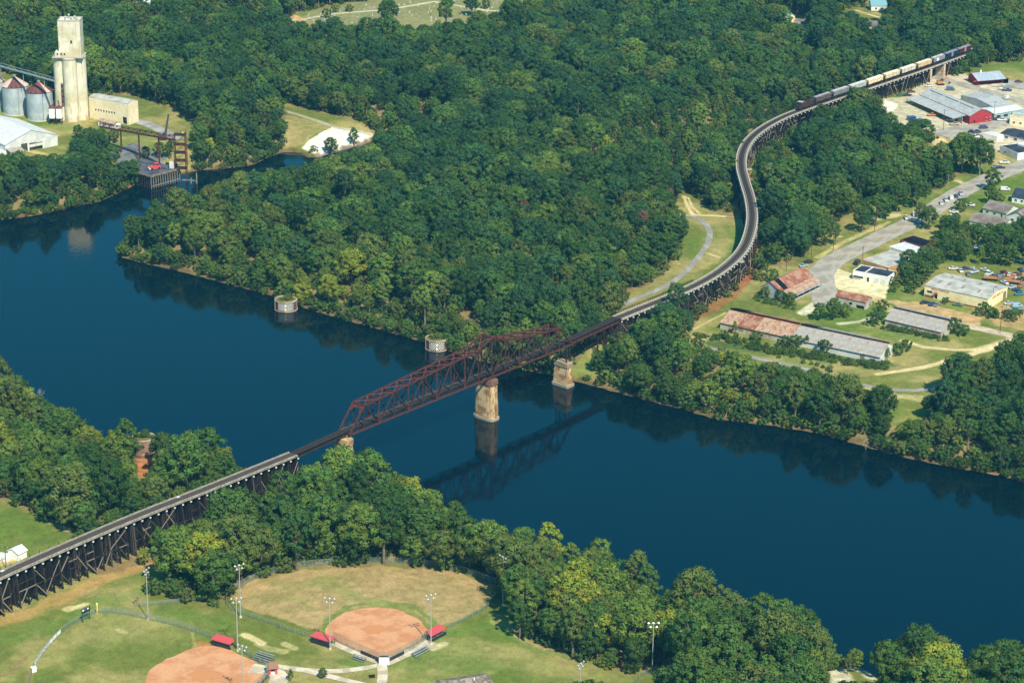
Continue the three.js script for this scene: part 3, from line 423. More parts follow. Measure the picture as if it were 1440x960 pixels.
// ---------------------------------------------------------------- trees
function crownGeo(seed, { h, r, blobs, leaves, leaf, form = 'round', base = 0.3, core = true }) {
  const q = rngOf(seed), rr = (a, b) => a + (b - a) * q(), pos = [], nor = [], col = [], cs = [];
  const cy = h * (base + 1) / 2, ry = h * (1 - base) / 2;
  const lop = V(rr(-0.22, 0.22) * r, 0, rr(-0.22, 0.22) * r); let warm = 1;
  const push = (a, b, c, n, k) => { for (const p of [a, b, c]) { pos.push(p.x, p.y, p.z); nor.push(n.x, n.y, n.z); col.push(k * warm, k, k / warm); } };
  for (let i = 0; i < blobs; i++) {
    const t = (i + 0.5) / blobs, yy = 1 - 1.72 * t, a = i * 2.39996 + rr(-0.4, 0.4), rad = Math.sqrt(Math.max(0, 1 - yy * yy)), sh = rr(0.4, 0.98);
    let w = form === 'cone' ? (0.35 + 0.75 * (1 - (yy + 1) / 2)) : form === 'oval' ? 0.95 - 0.2 * yy : 1;
    const c = V(Math.cos(a) * rad * r * sh * w, cy + yy * ry * (0.74 + rr(-0.08, 0.1)), Math.sin(a) * rad * r * sh * w).addScaledVector(lop, 0.5 + 0.5 * yy);
    cs.push([c, r * rr(0.15, 0.27) * (form === 'cone' ? 0.8 : 1)]);
  }
  const mid = V(0, cy - ry * 0.25, 0);
  for (const [c, br] of cs) {
    const out = c.clone().sub(mid).normalize(), shade = rr(0.78, 1.22); warm = rr(0.86, 1.2);
    if (core) { const g = new THREE.IcosahedronGeometry(br * 0.6, 0), p = g.attributes.position; for (let i = 0; i < p.count; i += 3) { const v = [0, 1, 2].map((k) => V(p.getX(i + k), p.getY(i + k) * 0.85, p.getZ(i + k)).add(c)); const n = v[1].clone().sub(v[0]).cross(v[2].clone().sub(v[0])).normalize(); push(v[0], v[1], v[2], n, shade * 0.9); } }
    for (let k = 0; k < leaves; k++) {
      let u; for (let z = 0; z < 6; z++) { u = V(rr(-1, 1), rr(-1, 1), rr(-1, 1)); const l = u.length(); if (l > 1 || l < 0.05) continue; u.divideScalar(l); if (u.dot(out) > -0.35) break; }
      if (u.lengthSq() < 0.5) u = out.clone();
      const p = c.clone().addScaledVector(V(u.x, u.y * 0.85, u.z), br * rr(0.8, 1.18)), n = u.clone().add(V(rr(-0.6, 0.6), rr(-0.4, 0.7), rr(-0.6, 0.6))).normalize();
      const x = V(rr(-1, 1), rr(-1, 1), rr(-1, 1)).cross(n).normalize(), y = n.clone().cross(x), s = leaf * rr(0.6, 1.25), k2 = shade * rr(0.84, 1.18), sn = n.clone().multiplyScalar(0.55).addScaledVector(u, 0.6).addScaledVector(out, 0.5).normalize(), bend = n.clone().multiplyScalar(-s * 0.22);
      const A = p.clone().addScaledVector(x, -s * 0.5).add(bend), B = p.clone().addScaledVector(y, -s * 0.42), D = p.clone().addScaledVector(y, s * 0.42), E = p.clone().addScaledVector(x, s * 0.5).add(bend);
      push(A, B, D, sn, k2); push(B, E, D, sn, k2);
    }
  }
  const g = new THREE.BufferGeometry(); g.setAttribute('position', new THREE.Float32BufferAttribute(pos, 3)); g.setAttribute('normal', new THREE.Float32BufferAttribute(nor, 3)); g.setAttribute('color', new THREE.Float32BufferAttribute(col, 3));
  return { g, cs };
}
function trunkGeo(seed, h, r, cs, thick = 0.024) {
  const q = rngOf(seed + 99), list = [], bt = h * thick, lean = V((q() - 0.5) * 0.6, 0, (q() - 0.5) * 0.6), topP = V(lean.x, h * 0.72, lean.z);
  const limb = (a, b, r0, r1, n = 6) => { const d = b.clone().sub(a), L = d.length(), g = new THREE.CylinderGeometry(r1, r0, L, n, 1, true).translate(0, L / 2, 0); g.applyQuaternion(new THREE.Quaternion().setFromUnitVectors(UP, d.normalize())); return g.translate(a.x, a.y, a.z); };
  list.push(limb(V(0, -0.6, 0), V(lean.x * 0.4, h * 0.3, lean.z * 0.4), bt, bt * 0.8, 8), limb(V(lean.x * 0.4, h * 0.3, lean.z * 0.4), topP, bt * 0.8, bt * 0.25, 7));
  const pick = cs.filter((_, i) => i % Math.max(1, Math.floor(cs.length / 8)) === 0);
  for (const [c] of pick) { const y0 = clamp(c.y - 0.24 * h, h * 0.22, h * 0.68), f = clamp((y0 - h * 0.3) / (h * 0.42)); list.push(limb(V(lean.x * (0.4 + 0.6 * f), y0, lean.z * (0.4 + 0.6 * f)), c, bt * 0.4, bt * 0.1, 5)); }
  return mg(list);
}
const protoSpec = [
  { h: 17, r: 6.0, blobs: 62, leaves: 44, leaf: 0.62, base: 0.16 }, { h: 19, r: 7.0, blobs: 80, leaves: 44, leaf: 0.64, base: 0.18 }, { h: 15, r: 5.4, blobs: 54, leaves: 44, leaf: 0.6, base: 0.12 },
  { h: 20, r: 4.8, blobs: 60, leaves: 42, leaf: 0.6, base: 0.18, form: 'oval' }, { h: 18, r: 5.8, blobs: 56, leaves: 42, leaf: 0.6, base: 0.24 }, { h: 16, r: 3.9, blobs: 46, leaves: 42, leaf: 0.56, base: 0.1, form: 'cone' },
  { h: 21, r: 4.8, blobs: 38, leaves: 46, leaf: 0.56, base: 0.42 }, { h: 12, r: 4.6, blobs: 42, leaves: 42, leaf: 0.56, base: 0.06 },
  { h: 4.2, r: 2.9, blobs: 18, leaves: 34, leaf: 0.46, base: -0.05 }, { h: 6.5, r: 3.4, blobs: 24, leaves: 38, leaf: 0.5, base: 0 },
];
const protos = protoSpec.map((s, i) => { const { g, cs } = crownGeo(500 + i * 13, s); return { ...s, crown: g, trunk: trunkGeo(600 + i, s.h, s.r, cs) }; });
const leafMat = (c) => new THREE.MeshPhysicalMaterial({ color: c, vertexColors: true, roughness: 1, specularIntensity: 0, transmission: 0.35, thickness: 0 });
const greens = { deep: [0.068, 0.139, 0.031], mid: [0.099, 0.182, 0.037], olive: [0.136, 0.187, 0.043], bright: [0.159, 0.239, 0.043], yellow: [0.270, 0.320, 0.040], blue: [0.054, 0.122, 0.040], brown: [0.241, 0.121, 0.078] };
const leafMats = Object.fromEntries(Object.entries(greens).map(([k, c]) => [k, leafMat(rgb(...c))])), whiteLeaf = leafMat(rgb(1, 1, 1));
const barkMat = MT(streak([140, 124, 104], [98, 86, 72], 71), 1), paleBark = M(rgb(0.42, 0.38, 0.32), 0.95);
const project = (p) => { const q = p.clone().project(camera); return [(q.x + 1) * 720, (1 - q.y) * 480]; };
const reserved = []; // [x, z, radius] kept free for buildings and lone trees
const treeList = [], bushList = [], trailY = [[900, 468], [955, 481], [1000, 490], [1060, 503], [1130, 518], [1190, 536], [1240, 546], [1290, 549]];
// how tall the woods grow: survey of the tree-top line against the water (south bank, and the wooded point)
const skySouth = [[-80, 488], [0, 498], [45, 503], [80, 548], [100, 592], [168, 604], [182, 670], [218, 670], [232, 604], [252, 576], [300, 582], [350, 618], [372, 642], [400, 638], [428, 612], [470, 620], [486, 642], [512, 632], [560, 656], [600, 684], [640, 696], [690, 712], [720, 732], [745, 758], [770, 740], [830, 748], [880, 766], [905, 796], [935, 808], [1000, 800], [1040, 798], [1060, 826], [1110, 846], [1145, 876], [1160, 912], [1215, 930], [1225, 890], [1500, 870]];
const skyPoint = [[158, 330], [166, 308], [200, 286], [250, 273], [300, 261], [322, 254], [345, 240], [380, 235], [410, 231], [430, 223], [470, 214], [500, 210], [530, 194]];
const skyTrain = [[1096, 176], [1118, 162], [1150, 150], [1196, 135], [1202, 118], [1214, 118], [1224, 132]];
function capAt(line, px, py, per) { if (px < line[0][0] || px >= line[line.length - 1][0]) return 99; const i = line.findIndex((t) => t[0] > px), [x0, y0] = line[i - 1], [x1, y1] = line[i], y = y0 + (y1 - y0) * (px - x0) / (x1 - x0); return py < y || py > y + 85 ? 99 : (py - y) / per; }
const LIGHTWOOD = G2([[800, 240], [930, 170], [1030, 150], [1035, 215], [960, 265], [880, 245]]);
{
  const step = 7.2, q = rngOf(4242);
  for (let z = -860; z < 330; z += step) for (let x = -470; x < 470; x += step) {
    const X = x + (q() - 0.5) * step * 0.9, Z = z + (q() - 0.5) * step * 0.9, k1 = q(), k2 = q(), k3 = q(), k4 = q();
    const d = shoreAt(X, Z); const tk = segD(trackAll, X, Z); if (d < 0.3 || isClear(X, Z) || tk < (d < 45 && isSouth(X, Z) ? 7.5 : 8.5)) continue;
    const p = V(X, groundY(X, Z), Z), [px, py] = project(p); if (px < -70 || px > 1510 || py < -50 || py > 1075) continue;
    const light = inPoly(LIGHTWOOD, X, Z), tone = fbm(X / 42 + 3, Z / 42, 2), edge = d < 16;
    let type = light ? (k1 < 0.75 ? 5 : 3) : k1 < 0.2 ? 0 : k1 < 0.4 ? 1 : k1 < 0.58 ? 2 : k1 < 0.72 ? 3 : k1 < 0.88 ? 4 : k1 < 0.95 ? 7 : 6;
    if (edge && k1 < 0.35) type = 7;
    const v = tone * 0.62 + k2 * 0.5 + (light ? 0.12 : 0) + (edge ? 0.1 : 0) + (isSouth(X, Z) ? 0.08 : -0.06);
    let hue = v < 0.42 ? 'blue' : v < 0.56 ? 'deep' : v < 0.70 ? 'mid' : v < 0.79 ? 'olive' : v < 0.93 ? 'bright' : 'yellow'; if (k3 > 0.998) hue = 'brown';
    const south = isSouth(X, Z); let sc = lerp(0.62, 1.34, k4 * k4 * 0.5 + k4 * 0.5) * (south ? 1.06 : 0.95); if (light) sc *= 0.85; if (edge) sc *= 0.85;
    if (south && hue === 'blue') hue = 'mid'; if (south && tk < 24 && px < 420) { type = 7; sc *= 0.8; } if (!south && px > 935 && px < 1275 && py > 478) { const i = trailY.findIndex((t) => t[0] > px), [x0, y0] = trailY[i - 1], [x1, y1] = trailY[i], ty = y0 + (y1 - y0) * (px - x0) / (x1 - x0), hm = Math.max(2.2, (py - ty - 2) / 3.05 + 1.2); if (hm < 6) type = k1 < 0.5 ? 8 : 9; else if (type === 6 || type === 3) type = 0; sc = Math.min(sc, hm / protos[type].h * lerp(0.85, 1.1, k4)); } if (!south && px < 104 && py > 205 && py < 300) { const hm = Math.max(2.5, (py - 217) / 2.45); if (hm < 6) type = 9; sc = Math.min(sc, hm / protos[type].h); } if (!south && tk < 42 && px > 1030 && px < 1130 && py > 150 && py < 262) { type = k1 < 0.5 ? 7 : 2; sc = lerp(0.5, 0.75, k4); }
    { const cap = south ? capAt(skySouth, px, py, 3.3) : px < 600 ? capAt(skyPoint, px, py, 2.5) : capAt(skyTrain, px, py, 2.2); if (cap < 90) { if (cap < 5) type = 9; sc = Math.min(sc, Math.max(2.5, cap) / protos[type].h * lerp(0.86, 1.04, k4)); } }
    treeList.push({ p, px, py, type, hue, sc, turn: k3 * 6.28, south, D: p.distanceTo(EYE) });
  }
  for (let z = -860; z < 330; z += 5) for (let x = -470; x < 470; x += 5) { // undergrowth along wood edges and banks
    const X = x + (q() - 0.5) * 4.5, Z = z + (q() - 0.5) * 4.5, k1 = q(), k2 = q(), k3 = q(), d = shoreAt(X, Z); if (d < 0.4 || isClear(X, Z) || segD(trackAll, X, Z) < (isSouth(X, Z) ? 13 : 5)) continue;
    const w = woodAt(X + 7, Z) + woodAt(X - 7, Z) + woodAt(X, Z + 8) + woodAt(X, Z - 6); if (!(d < 12 || w < 3.6) && k1 > 0.15) continue;
    const p = V(X, groundY(X, Z) - 0.2, Z), [px, py] = project(p); if (px < -40 || px > 1480 || py < -30 || py > 1030) continue;
    bushList.push({ p, type: k2 < 0.6 ? 8 : 9, hue: k3 < 0.3 ? 'deep' : k3 < 0.6 ? 'mid' : k3 < 0.85 ? 'olive' : 'bright', sc: lerp(0.6, 1.15, k1 * 0.5 + k2 * 0.5), turn: k3 * 6.28 });
  }
}
{ // brush hanging over the water along the banks
  const q = rngOf(91); for (let i = 0, j = river.length - 1; i < river.length; j = i++) { const [ax, az] = river[j], [cx, cz] = river[i], L = Math.hypot(cx - ax, cz - az); for (let s = 0; s < L; s += 2.2) { const X = ax + (cx - ax) * s / L + (q() - 0.5) * 5, Z = az + (cz - az) * s / L + (q() - 0.5) * 5, k1 = q(), k2 = q(), d = shoreAt(X, Z); if (d < -0.9 || d > 4 || isClear(X, Z) || segD(trackAll, X, Z) < 5 || Math.abs(X) > 465) continue; const p = V(X, Math.max(0, groundY(X, Z)) - 0.25, Z), [px, py] = project(p); if (px < -40 || px > 1480 || py < -30 || py > 1030 || (px > 1205 && px < 1300 && k1 < 0.6 && py < 700) || (px > 178 && px < 276 && py > 225 && py < 275)) continue; bushList.push({ p, type: k1 < 0.55 ? 8 : 9, hue: k2 < 0.35 ? 'deep' : k2 < 0.65 ? 'mid' : k2 < 0.9 ? 'olive' : 'bright', sc: lerp(0.55, 1.1, k2 * 0.4 + k1 * 0.6), turn: k2 * 6.28 }); } }
}
for (const [line, n, w] of [[[[1012, 474], [1060, 486], [1120, 498], [1180, 508], [1250, 517]], 300, 4], [[[1246, 462], [1290, 470], [1330, 478]], 80, 2.5], [[[1060, 418], [1090, 428], [1120, 434]], 30, 3], [[[1395, 446], [1440, 440]], 24, 3], [[[965, 470], [1010, 480], [1060, 492], [1120, 508], [1180, 524]], 30, 2]]) { // rank weeds round the old sheds
  const q = rngOf(line[0][0]), c = new THREE.CatmullRomCurve3(line.map(([x, y]) => onG(x, y))); for (let k = 0; k < n; k++) { const p = c.getPointAt(q()).add(V((q() - 0.5) * w * 2, 0, (q() - 0.5) * w * 2)); p.y = groundY(p.x, p.z) - 0.15; const u = q(); bushList.push({ p, type: 8, hue: u < 0.5 ? 'deep' : u < 0.8 ? 'mid' : 'olive', sc: 0.2 + 0.36 * q(), turn: u * 6.28 }); }
}
// lone trees and shrubs: [survey point of the foot, height, type, hue]
const lone = [
  // beside the market and streets
  [1364, 101, 14, 0, 'deep', 'at the far end of the trestle'], [1354, 104, 10, 7, 'mid', 'at the far end of the trestle'], [1377, 95, 16, 1, 'deep', 'at the far end of the trestle'], [1346, 106, 7, 9, 'mid', 'at the far end of the trestle'], [1390, 90, 15, 3, 'mid', 'at the far end of the trestle'],
  [1378, 246, 22, 1, 'deep', 'by the market lot'], [1396, 268, 13, 7, 'mid', 'by the market lot'], [1306, 322, 13, 0, 'mid', 'at the bend of the street'], [1296, 315, 11, 2, 'olive', 'at the bend of the street'], [1395, 286, 10, 7, 'mid', 'beside the grey roofed houses'], [1404, 288, 7, 9, 'olive', 'beside the grey roofed houses'], [1352, 297, 8, 9, 'mid', 'beside the grey roofed houses'],
  [1232, 318, 18, 4, 'mid', 'on the street verge'], [1212, 326, 14, 0, 'deep', 'on the street verge'], [1246, 308, 15, 2, 'deep', 'on the street verge'], [1262, 298, 16, 1, 'deep', 'on the street verge'], [1175, 344, 13, 3, 'mid', 'on the street verge'], [1156, 346, 15, 0, 'mid', 'on the street verge'], [1128, 362, 13, 1, 'deep', 'on the street verge'], [1102, 362, 12, 2, 'bright', 'on the street verge'], [1090, 372, 11, 7, 'mid', 'on the street verge'], [1290, 292, 18, 0, 'deep', 'on the street verge'], [1325, 262, 16, 1, 'deep', 'on the street verge'],
  [1272, 396, 11, 2, 'mid', 'behind the white shop'], [1288, 392, 12, 0, 'deep', 'behind the white shop'], [1300, 396, 11, 7, 'mid', 'behind the white shop'], [1306, 388, 13, 1, 'deep', 'behind the white shop'], [1316, 380, 12, 0, 'mid', 'behind the white shop'], [1328, 370, 13, 4, 'deep', 'behind the white shop'], [1340, 366, 12, 0, 'deep', 'behind the salvage yard'], [1356, 368, 12, 2, 'mid', 'behind the salvage yard'], [1400, 372, 11, 7, 'deep', 'behind the salvage yard'], [1420, 374, 12, 0, 'mid', 'behind the salvage yard'], [1444, 372, 13, 1, 'deep', 'behind the salvage yard'], [1380, 352, 13, 0, 'mid', 'behind the salvage yard'], [1424, 346, 13, 2, 'deep', 'behind the salvage yard'], [1410, 334, 8.5, 0, 'deep', 'behind the salvage yard'], [1444, 326, 9, 1, 'mid', 'behind the salvage yard'], [1374, 334, 8, 7, 'deep', 'behind the salvage yard'], [1344, 316, 7, 2, 'mid', 'beside the grey roofed houses'], [1330, 322, 8, 7, 'deep', 'beside the grey roofed houses'], [1282, 412, 5, 8, 'deep', 'behind the white shop'], [1256, 410, 3.6, 8, 'mid', 'behind the white shop'],
  [1280, 388, 14, 0, 'deep', 'behind the white shop'], [1298, 378, 12, 1, 'mid', 'behind the white shop'], [1314, 366, 12, 4, 'olive', 'behind the white shop'], [1276, 402, 9, 7, 'deep', 'behind the white shop'], [1290, 404, 7, 9, 'mid', 'behind the white shop'], [1262, 402, 5, 8, 'olive', 'behind the white shop'], [1330, 356, 13, 0, 'mid', 'behind the white shop'], [1336, 344, 16, 1, 'deep', 'behind the salvage yard'], [1352, 356, 13, 2, 'olive', 'behind the salvage yard'], [1378, 372, 11, 5, 'bright', 'behind the salvage yard'], [1392, 362, 14, 0, 'deep', 'behind the salvage yard'], [1412, 356, 16, 1, 'mid', 'behind the salvage yard'], [1430, 364, 14, 2, 'deep', 'behind the salvage yard'], [1405, 346, 12, 0, 'mid', 'behind the salvage yard'], [1440, 342, 15, 1, 'deep', 'behind the salvage yard'], [1368, 346, 12, 0, 'deep', 'behind the salvage yard'], [1342, 334, 9, 2, 'deep', 'behind the salvage yard'], [1330, 334, 12, 4, 'olive', 'behind the salvage yard'], [1358, 328, 7, 7, 'deep', 'behind the salvage yard'], [1392, 332, 7.5, 2, 'mid', 'behind the salvage yard'], [1428, 334, 9, 4, 'olive', 'behind the salvage yard'], [1326, 346, 10, 7, 'mid', 'behind the salvage yard'],
  // round the sheds
  [1152, 450, 9, 7, 'mid', 'between the rusty barns'], [1172, 450, 11, 0, 'mid', 'between the rusty barns'], [1186, 446, 7, 9, 'olive', 'between the rusty barns'], [1096, 424, 6, 9, 'deep', 'between the rusty barns'], [1112, 428, 6.5, 9, 'mid', 'between the rusty barns'], [1078, 418, 5.5, 8, 'olive', 'between the rusty barns'], [1228, 458, 7, 9, 'deep', 'between the rusty barns'], [1238, 448, 5.5, 8, 'mid', 'between the rusty barns'], [1240, 438, 6, 9, 'deep', 'between the rusty barns'],
  [1034, 470, 7, 5, 'bright', 'against the long rusty warehouse'], [1062, 480, 5, 8, 'mid', 'against the long rusty warehouse'], [1104, 488, 6, 9, 'deep', 'against the long rusty warehouse'], [1120, 490, 7, 9, 'mid', 'against the long rusty warehouse'], [1134, 488, 6.5, 5, 'olive', 'against the long rusty warehouse'], [1160, 496, 6.5, 9, 'deep', 'against the long rusty warehouse'], [1248, 508, 7, 5, 'bright', 'against the long rusty warehouse'], [1262, 500, 6, 9, 'mid', 'against the long rusty warehouse'], [1272, 492, 5, 8, 'deep', 'against the long rusty warehouse'], [1020, 476, 4, 8, 'deep', 'against the long rusty warehouse'],
  [1342, 468, 8, 9, 'deep', 'against the grey metal shed'], [1356, 472, 6, 9, 'mid', 'against the grey metal shed'], [1316, 470, 4.5, 8, 'olive', 'against the grey metal shed'], [1298, 466, 4, 8, 'mid', 'against the grey metal shed'], [1384, 444, 7, 9, 'mid', 'by the tan warehouse corner'], [1396, 446, 5, 8, 'deep', 'by the tan warehouse corner'], [1424, 452, 6, 9, 'olive', 'by the tan warehouse corner'], [1330, 427, 3.2, 8, 'deep', 'by the tan warehouse corner'], [1084, 396, 7, 9, 'mid', 'beside the curved trestle'], [1068, 394, 5, 8, 'olive', 'beside the curved trestle'], [1074, 380, 6.5, 9, 'deep', 'beside the curved trestle'],
  // big trees where girder meets trestle, river edge of the meadow
  [905, 506, 20, 1, 'mid', 'under the girder span'], [938, 492, 19, 0, 'mid', 'under the girder span'], [880, 520, 16, 2, 'bright', 'under the girder span'], [868, 512, 13, 7, 'olive', 'under the girder span'], [840, 522, 10, 7, 'deep', 'under the girder span'], [925, 512, 15, 4, 'deep', 'under the girder span'],
  [1118, 592, 21, 3, 'olive', 'at the water edge below the trail'], [1186, 592, 22, 1, 'olive', 'at the water edge below the trail'], [1204, 610, 14, 2, 'mid', 'at the water edge below the trail'],
  // elevator bank
  [130, 248, 18, 1, 'deep', 'on the dock bank'], [128, 214, 15, 0, 'deep', 'below the grain elevator'], [110, 196, 9, 7, 'deep', 'below the grain elevator'], [142, 208, 12, 2, 'mid', 'below the grain elevator'], [160, 200, 8, 9, 'olive', 'below the grain elevator'], [205, 224, 8, 7, 'olive', 'on the dock bank'], [225, 222, 10, 7, 'mid', 'on the dock bank'], [158, 264, 12, 0, 'olive', 'on the dock bank'], [238, 224, 12, 3, 'deep', 'on the dock bank'],
  [440, 214, 4, 8, 'bright', 'on the pale sand clearing'], [466, 218, 11, 0, 'deep', 'on the pale sand clearing'], [498, 206, 12, 3, 'mid', 'on the pale sand clearing'],
  // burial ground
  [630, 17, 12, 1, 'deep', 'in the burial ground'], [664, 22, 15, 1, 'blue', 'in the burial ground'], [545, 38, 20, 1, 'deep', 'in the burial ground'], [472, 17, 6, 9, 'bright', 'in the burial ground'], [490, 16, 5, 8, 'olive', 'in the burial ground'], [460, 25, 7, 9, 'deep', 'in the burial ground'], [683, 12, 7, 9, 'mid', 'in the burial ground'], [712, 14, 6, 9, 'mid', 'in the burial ground'],
  // ball park
  [454, 954, 4.2, 2, 'olive', 'beside the ball park walk'], [408, 958, 5, 5, 'mid', 'beside the ball park walk'], [222, 836, 6, 9, 'mid', 'at the ball field fence'], [245, 842, 7.5, 7, 'mid', 'at the ball field fence'], [262, 846, 6, 9, 'olive', 'at the ball field fence'], [290, 842, 6.5, 9, 'deep', 'at the ball field fence'], [206, 832, 3.6, 8, 'deep', 'at the ball field fence'],
  // bottom right by the river
  [1192, 948, 8, 5, 'olive', 'by the sandy path'], [1202, 944, 9, 7, 'bright', 'by the sandy path'], [1246, 957, 16, 2, 'mid', 'on the near river bank'], [1292, 963, 23, 1, 'deep', 'on the near river bank'], [1312, 975, 18, 4, 'mid', 'on the near river bank'], [1270, 978, 13, 7, 'deep', 'on the near river bank'], [1380, 976, 19, 0, 'deep', 'on the near river bank'], [1410, 973, 20, 1, 'deep', 'on the near river bank'], [1440, 977, 19, 4, 'mid', 'on the near river bank'],
  [1362, 990, 12, 2, 'olive', 'on the near river bank'],
];
const shapeWord = { 0: 'rounded', 1: 'broad', 2: 'low domed', 3: 'narrow', 4: 'loose', 5: 'pointed', 6: 'lofty', 7: 'dense', 8: 'low', 9: 'bushy' };
const hueWord = { deep: 'dark green', mid: 'green', olive: 'olive', bright: 'light green', yellow: 'yellowish', blue: 'deep blue green', brown: 'reddish brown' };
function plant(p, type, hue, sc, turn, label, group, name) {
  const q = protos[type], shrub = type >= 8, o = thing(name ?? (shrub ? 'shrub' : 'tree'), label, shrub ? 'shrub' : 'tree', p, turn, group); o.scale.setScalar(sc);
  part(o, 'trunk', q.trunk, barkMat); part(o, 'crown', q.crown, leafMats[hue]); return o;
}
for (const [px, py, h, type, hue, where] of lone) { const p = onG(px, py); reserved.push([p.x, p.z, 3]); const sc = h / protos[type].h; plant(p, type, hue, sc, R(0, 6.28), `${h < 6 ? 'little' : h < 10 ? 'modest' : h < 14 ? 'medium' : 'tall'} ${hueWord[hue]} ${shapeWord[type]} ${type >= 8 ? 'shrub' : 'tree'} ${where}`, where); }
{
  const room = Math.max(60, 296 - lone.filter((l) => l[3] < 8).length);
  const seen = treeList.filter((t) => t.px > -15 && t.px < 1455 && t.py > 0 && t.py < 1030).sort((a, b) => a.D - b.D), near = new Set(seen.slice(0, room));
  const zone = (t) => { const d = shoreAt(t.p.x, t.p.z), lawn = [[0, 9], [9, 4], [-9, 4], [0, 14]].some(([x, z]) => isClear(t.p.x + x, t.p.z + z)), w = d < 14 ? 'by the water in' : lawn ? 'edging' : 'inside'; return !t.south ? `${w} the wood across the river` : t.px < 240 && t.py < 745 ? `${w} the wood behind the trestle` : t.px < 430 ? `${w} the wood by the trestle` : t.px < 700 ? `${w} the dry outfield wood` : t.px < 930 ? `${w} the wood beyond the park lawn` : `${w} the wood by the sandy path`; };
  const size = (t) => { const h = t.sc * protos[t.type].h; return h < 13 ? 'short' : h < 17 ? 'medium' : h < 20 ? 'tall' : 'huge'; };
  for (const t of near) plant(t.p, t.type, t.hue, t.sc, t.turn, `${size(t)} ${hueWord[t.hue]} ${shapeWord[t.type]} tree ${zone(t)}`, `trees ${zone(t)}`);
  const wood = new THREE.Group(); wood.name = 'woodland'; tag(wood, 'dense broadleaf woodland covering the far bank and the hillside', 'woodland', null, 'stuff'); scene.add(wood);
  const under = new THREE.Group(); under.name = 'undergrowth'; tag(under, 'tangled green undergrowth along banks and wood edges', 'undergrowth', null, 'stuff'); scene.add(under);
  const m4 = new THREE.Matrix4(), qt = new THREE.Quaternion(), c = new THREE.Color(), q = rngOf(31);
  for (const [parent, list] of [[wood, treeList.filter((t) => !near.has(t))], [under, bushList]]) protos.forEach((pr, i) => {
    const l = list.filter((t) => t.type === i); if (!l.length) return;
    const im = new THREE.InstancedMesh(pr.crown, whiteLeaf, l.length), it = parent === wood ? new THREE.InstancedMesh(pr.trunk, barkMat, l.length) : null;
    im.name = 'foliage'; im.userData.kind = 'stuff'; if (it) { it.name = 'trunks'; it.userData.kind = 'stuff'; }
    l.forEach((t, k) => { qt.setFromAxisAngle(UP, t.turn); m4.compose(t.p, qt, V(t.sc * (0.85 + 0.35 * q()), t.sc * (0.85 + 0.3 * q()), t.sc * (0.85 + 0.35 * q()))); im.setMatrixAt(k, m4); if (it) it.setMatrixAt(k, m4); const g = greens[t.hue], f = 0.74 + 0.5 * q(); im.setColorAt(k, c.setRGB(g[0] * f, g[1] * f, g[2] * f)); });
    for (const x of [im, it]) if (x) { x.castShadow = x.receiveShadow = true; parent.add(x); }
  });
  console.log('trees', treeList.length, 'near', near.size, 'bushes', bushList.length, 'lone', lone.length);
}
// leafless and dying trees
function bareTree(p, h, seed, mat, label, leafy) {
  const q = rngOf(seed), o = thing('bare_tree', label, 'tree', p, q() * 6), list = [];
  const grow = (a, d, L, r, lev) => { const b = a.clone().addScaledVector(d, L); const g = new THREE.CylinderGeometry(r * 0.6, r, L, 5, 1, true).translate(0, L / 2, 0).applyQuaternion(new THREE.Quaternion().setFromUnitVectors(UP, d)).translate(a.x, a.y, a.z); list.push(g); if (lev < 4) for (let k = 0; k < (lev ? 3 : 5); k++) { const s = lev ? b.clone().lerp(a, q() * 0.5) : a.clone().lerp(b, 0.45 + 0.55 * q()); grow(s, d.clone().multiplyScalar(0.9).add(V(q() - 0.5, q() * 0.45, q() - 0.5).multiplyScalar(1.5)).normalize(), L * (lev ? 0.62 : 0.38) * (0.7 + 0.5 * q()), r * 0.55, lev + 1); } };
  grow(V(0, -0.4, 0), V(0.05, 1, 0.03).normalize(), h * 0.62, h * 0.014, 0); part(o, 'trunk', list, mat);
  if (leafy) { const cr = part(o, 'crown', protos[2].crown, leafMats[leafy]); cr.scale.setScalar(h * 0.42 / protos[2].h); cr.position.y = h * 0.58; }
}
bareTree(onG(902, 352), 21, 5, barkMat, 'dying tree with reddish brown crown at the meadow wood edge', 'brown'); bareTree(onG(941, 300), 14, 6, barkMat, 'thin bare trunk with rust brown twigs above the meadow', 'brown');
bareTree(onG(790, 476), 15, 7, paleBark, 'pale leafless tree behind the far end of the truss'); bareTree(onG(812, 468), 13, 8, paleBark, 'whitish bare shrub tree beside the meadow corner'); bareTree(onG(52, 592), 15, 9, paleBark, 'grey leafless tree standing over the left river bank'); bareTree(onG(1218, 655 - 20), 6, 10, paleBark, 'small bare pale tree at the gap in the river bank');

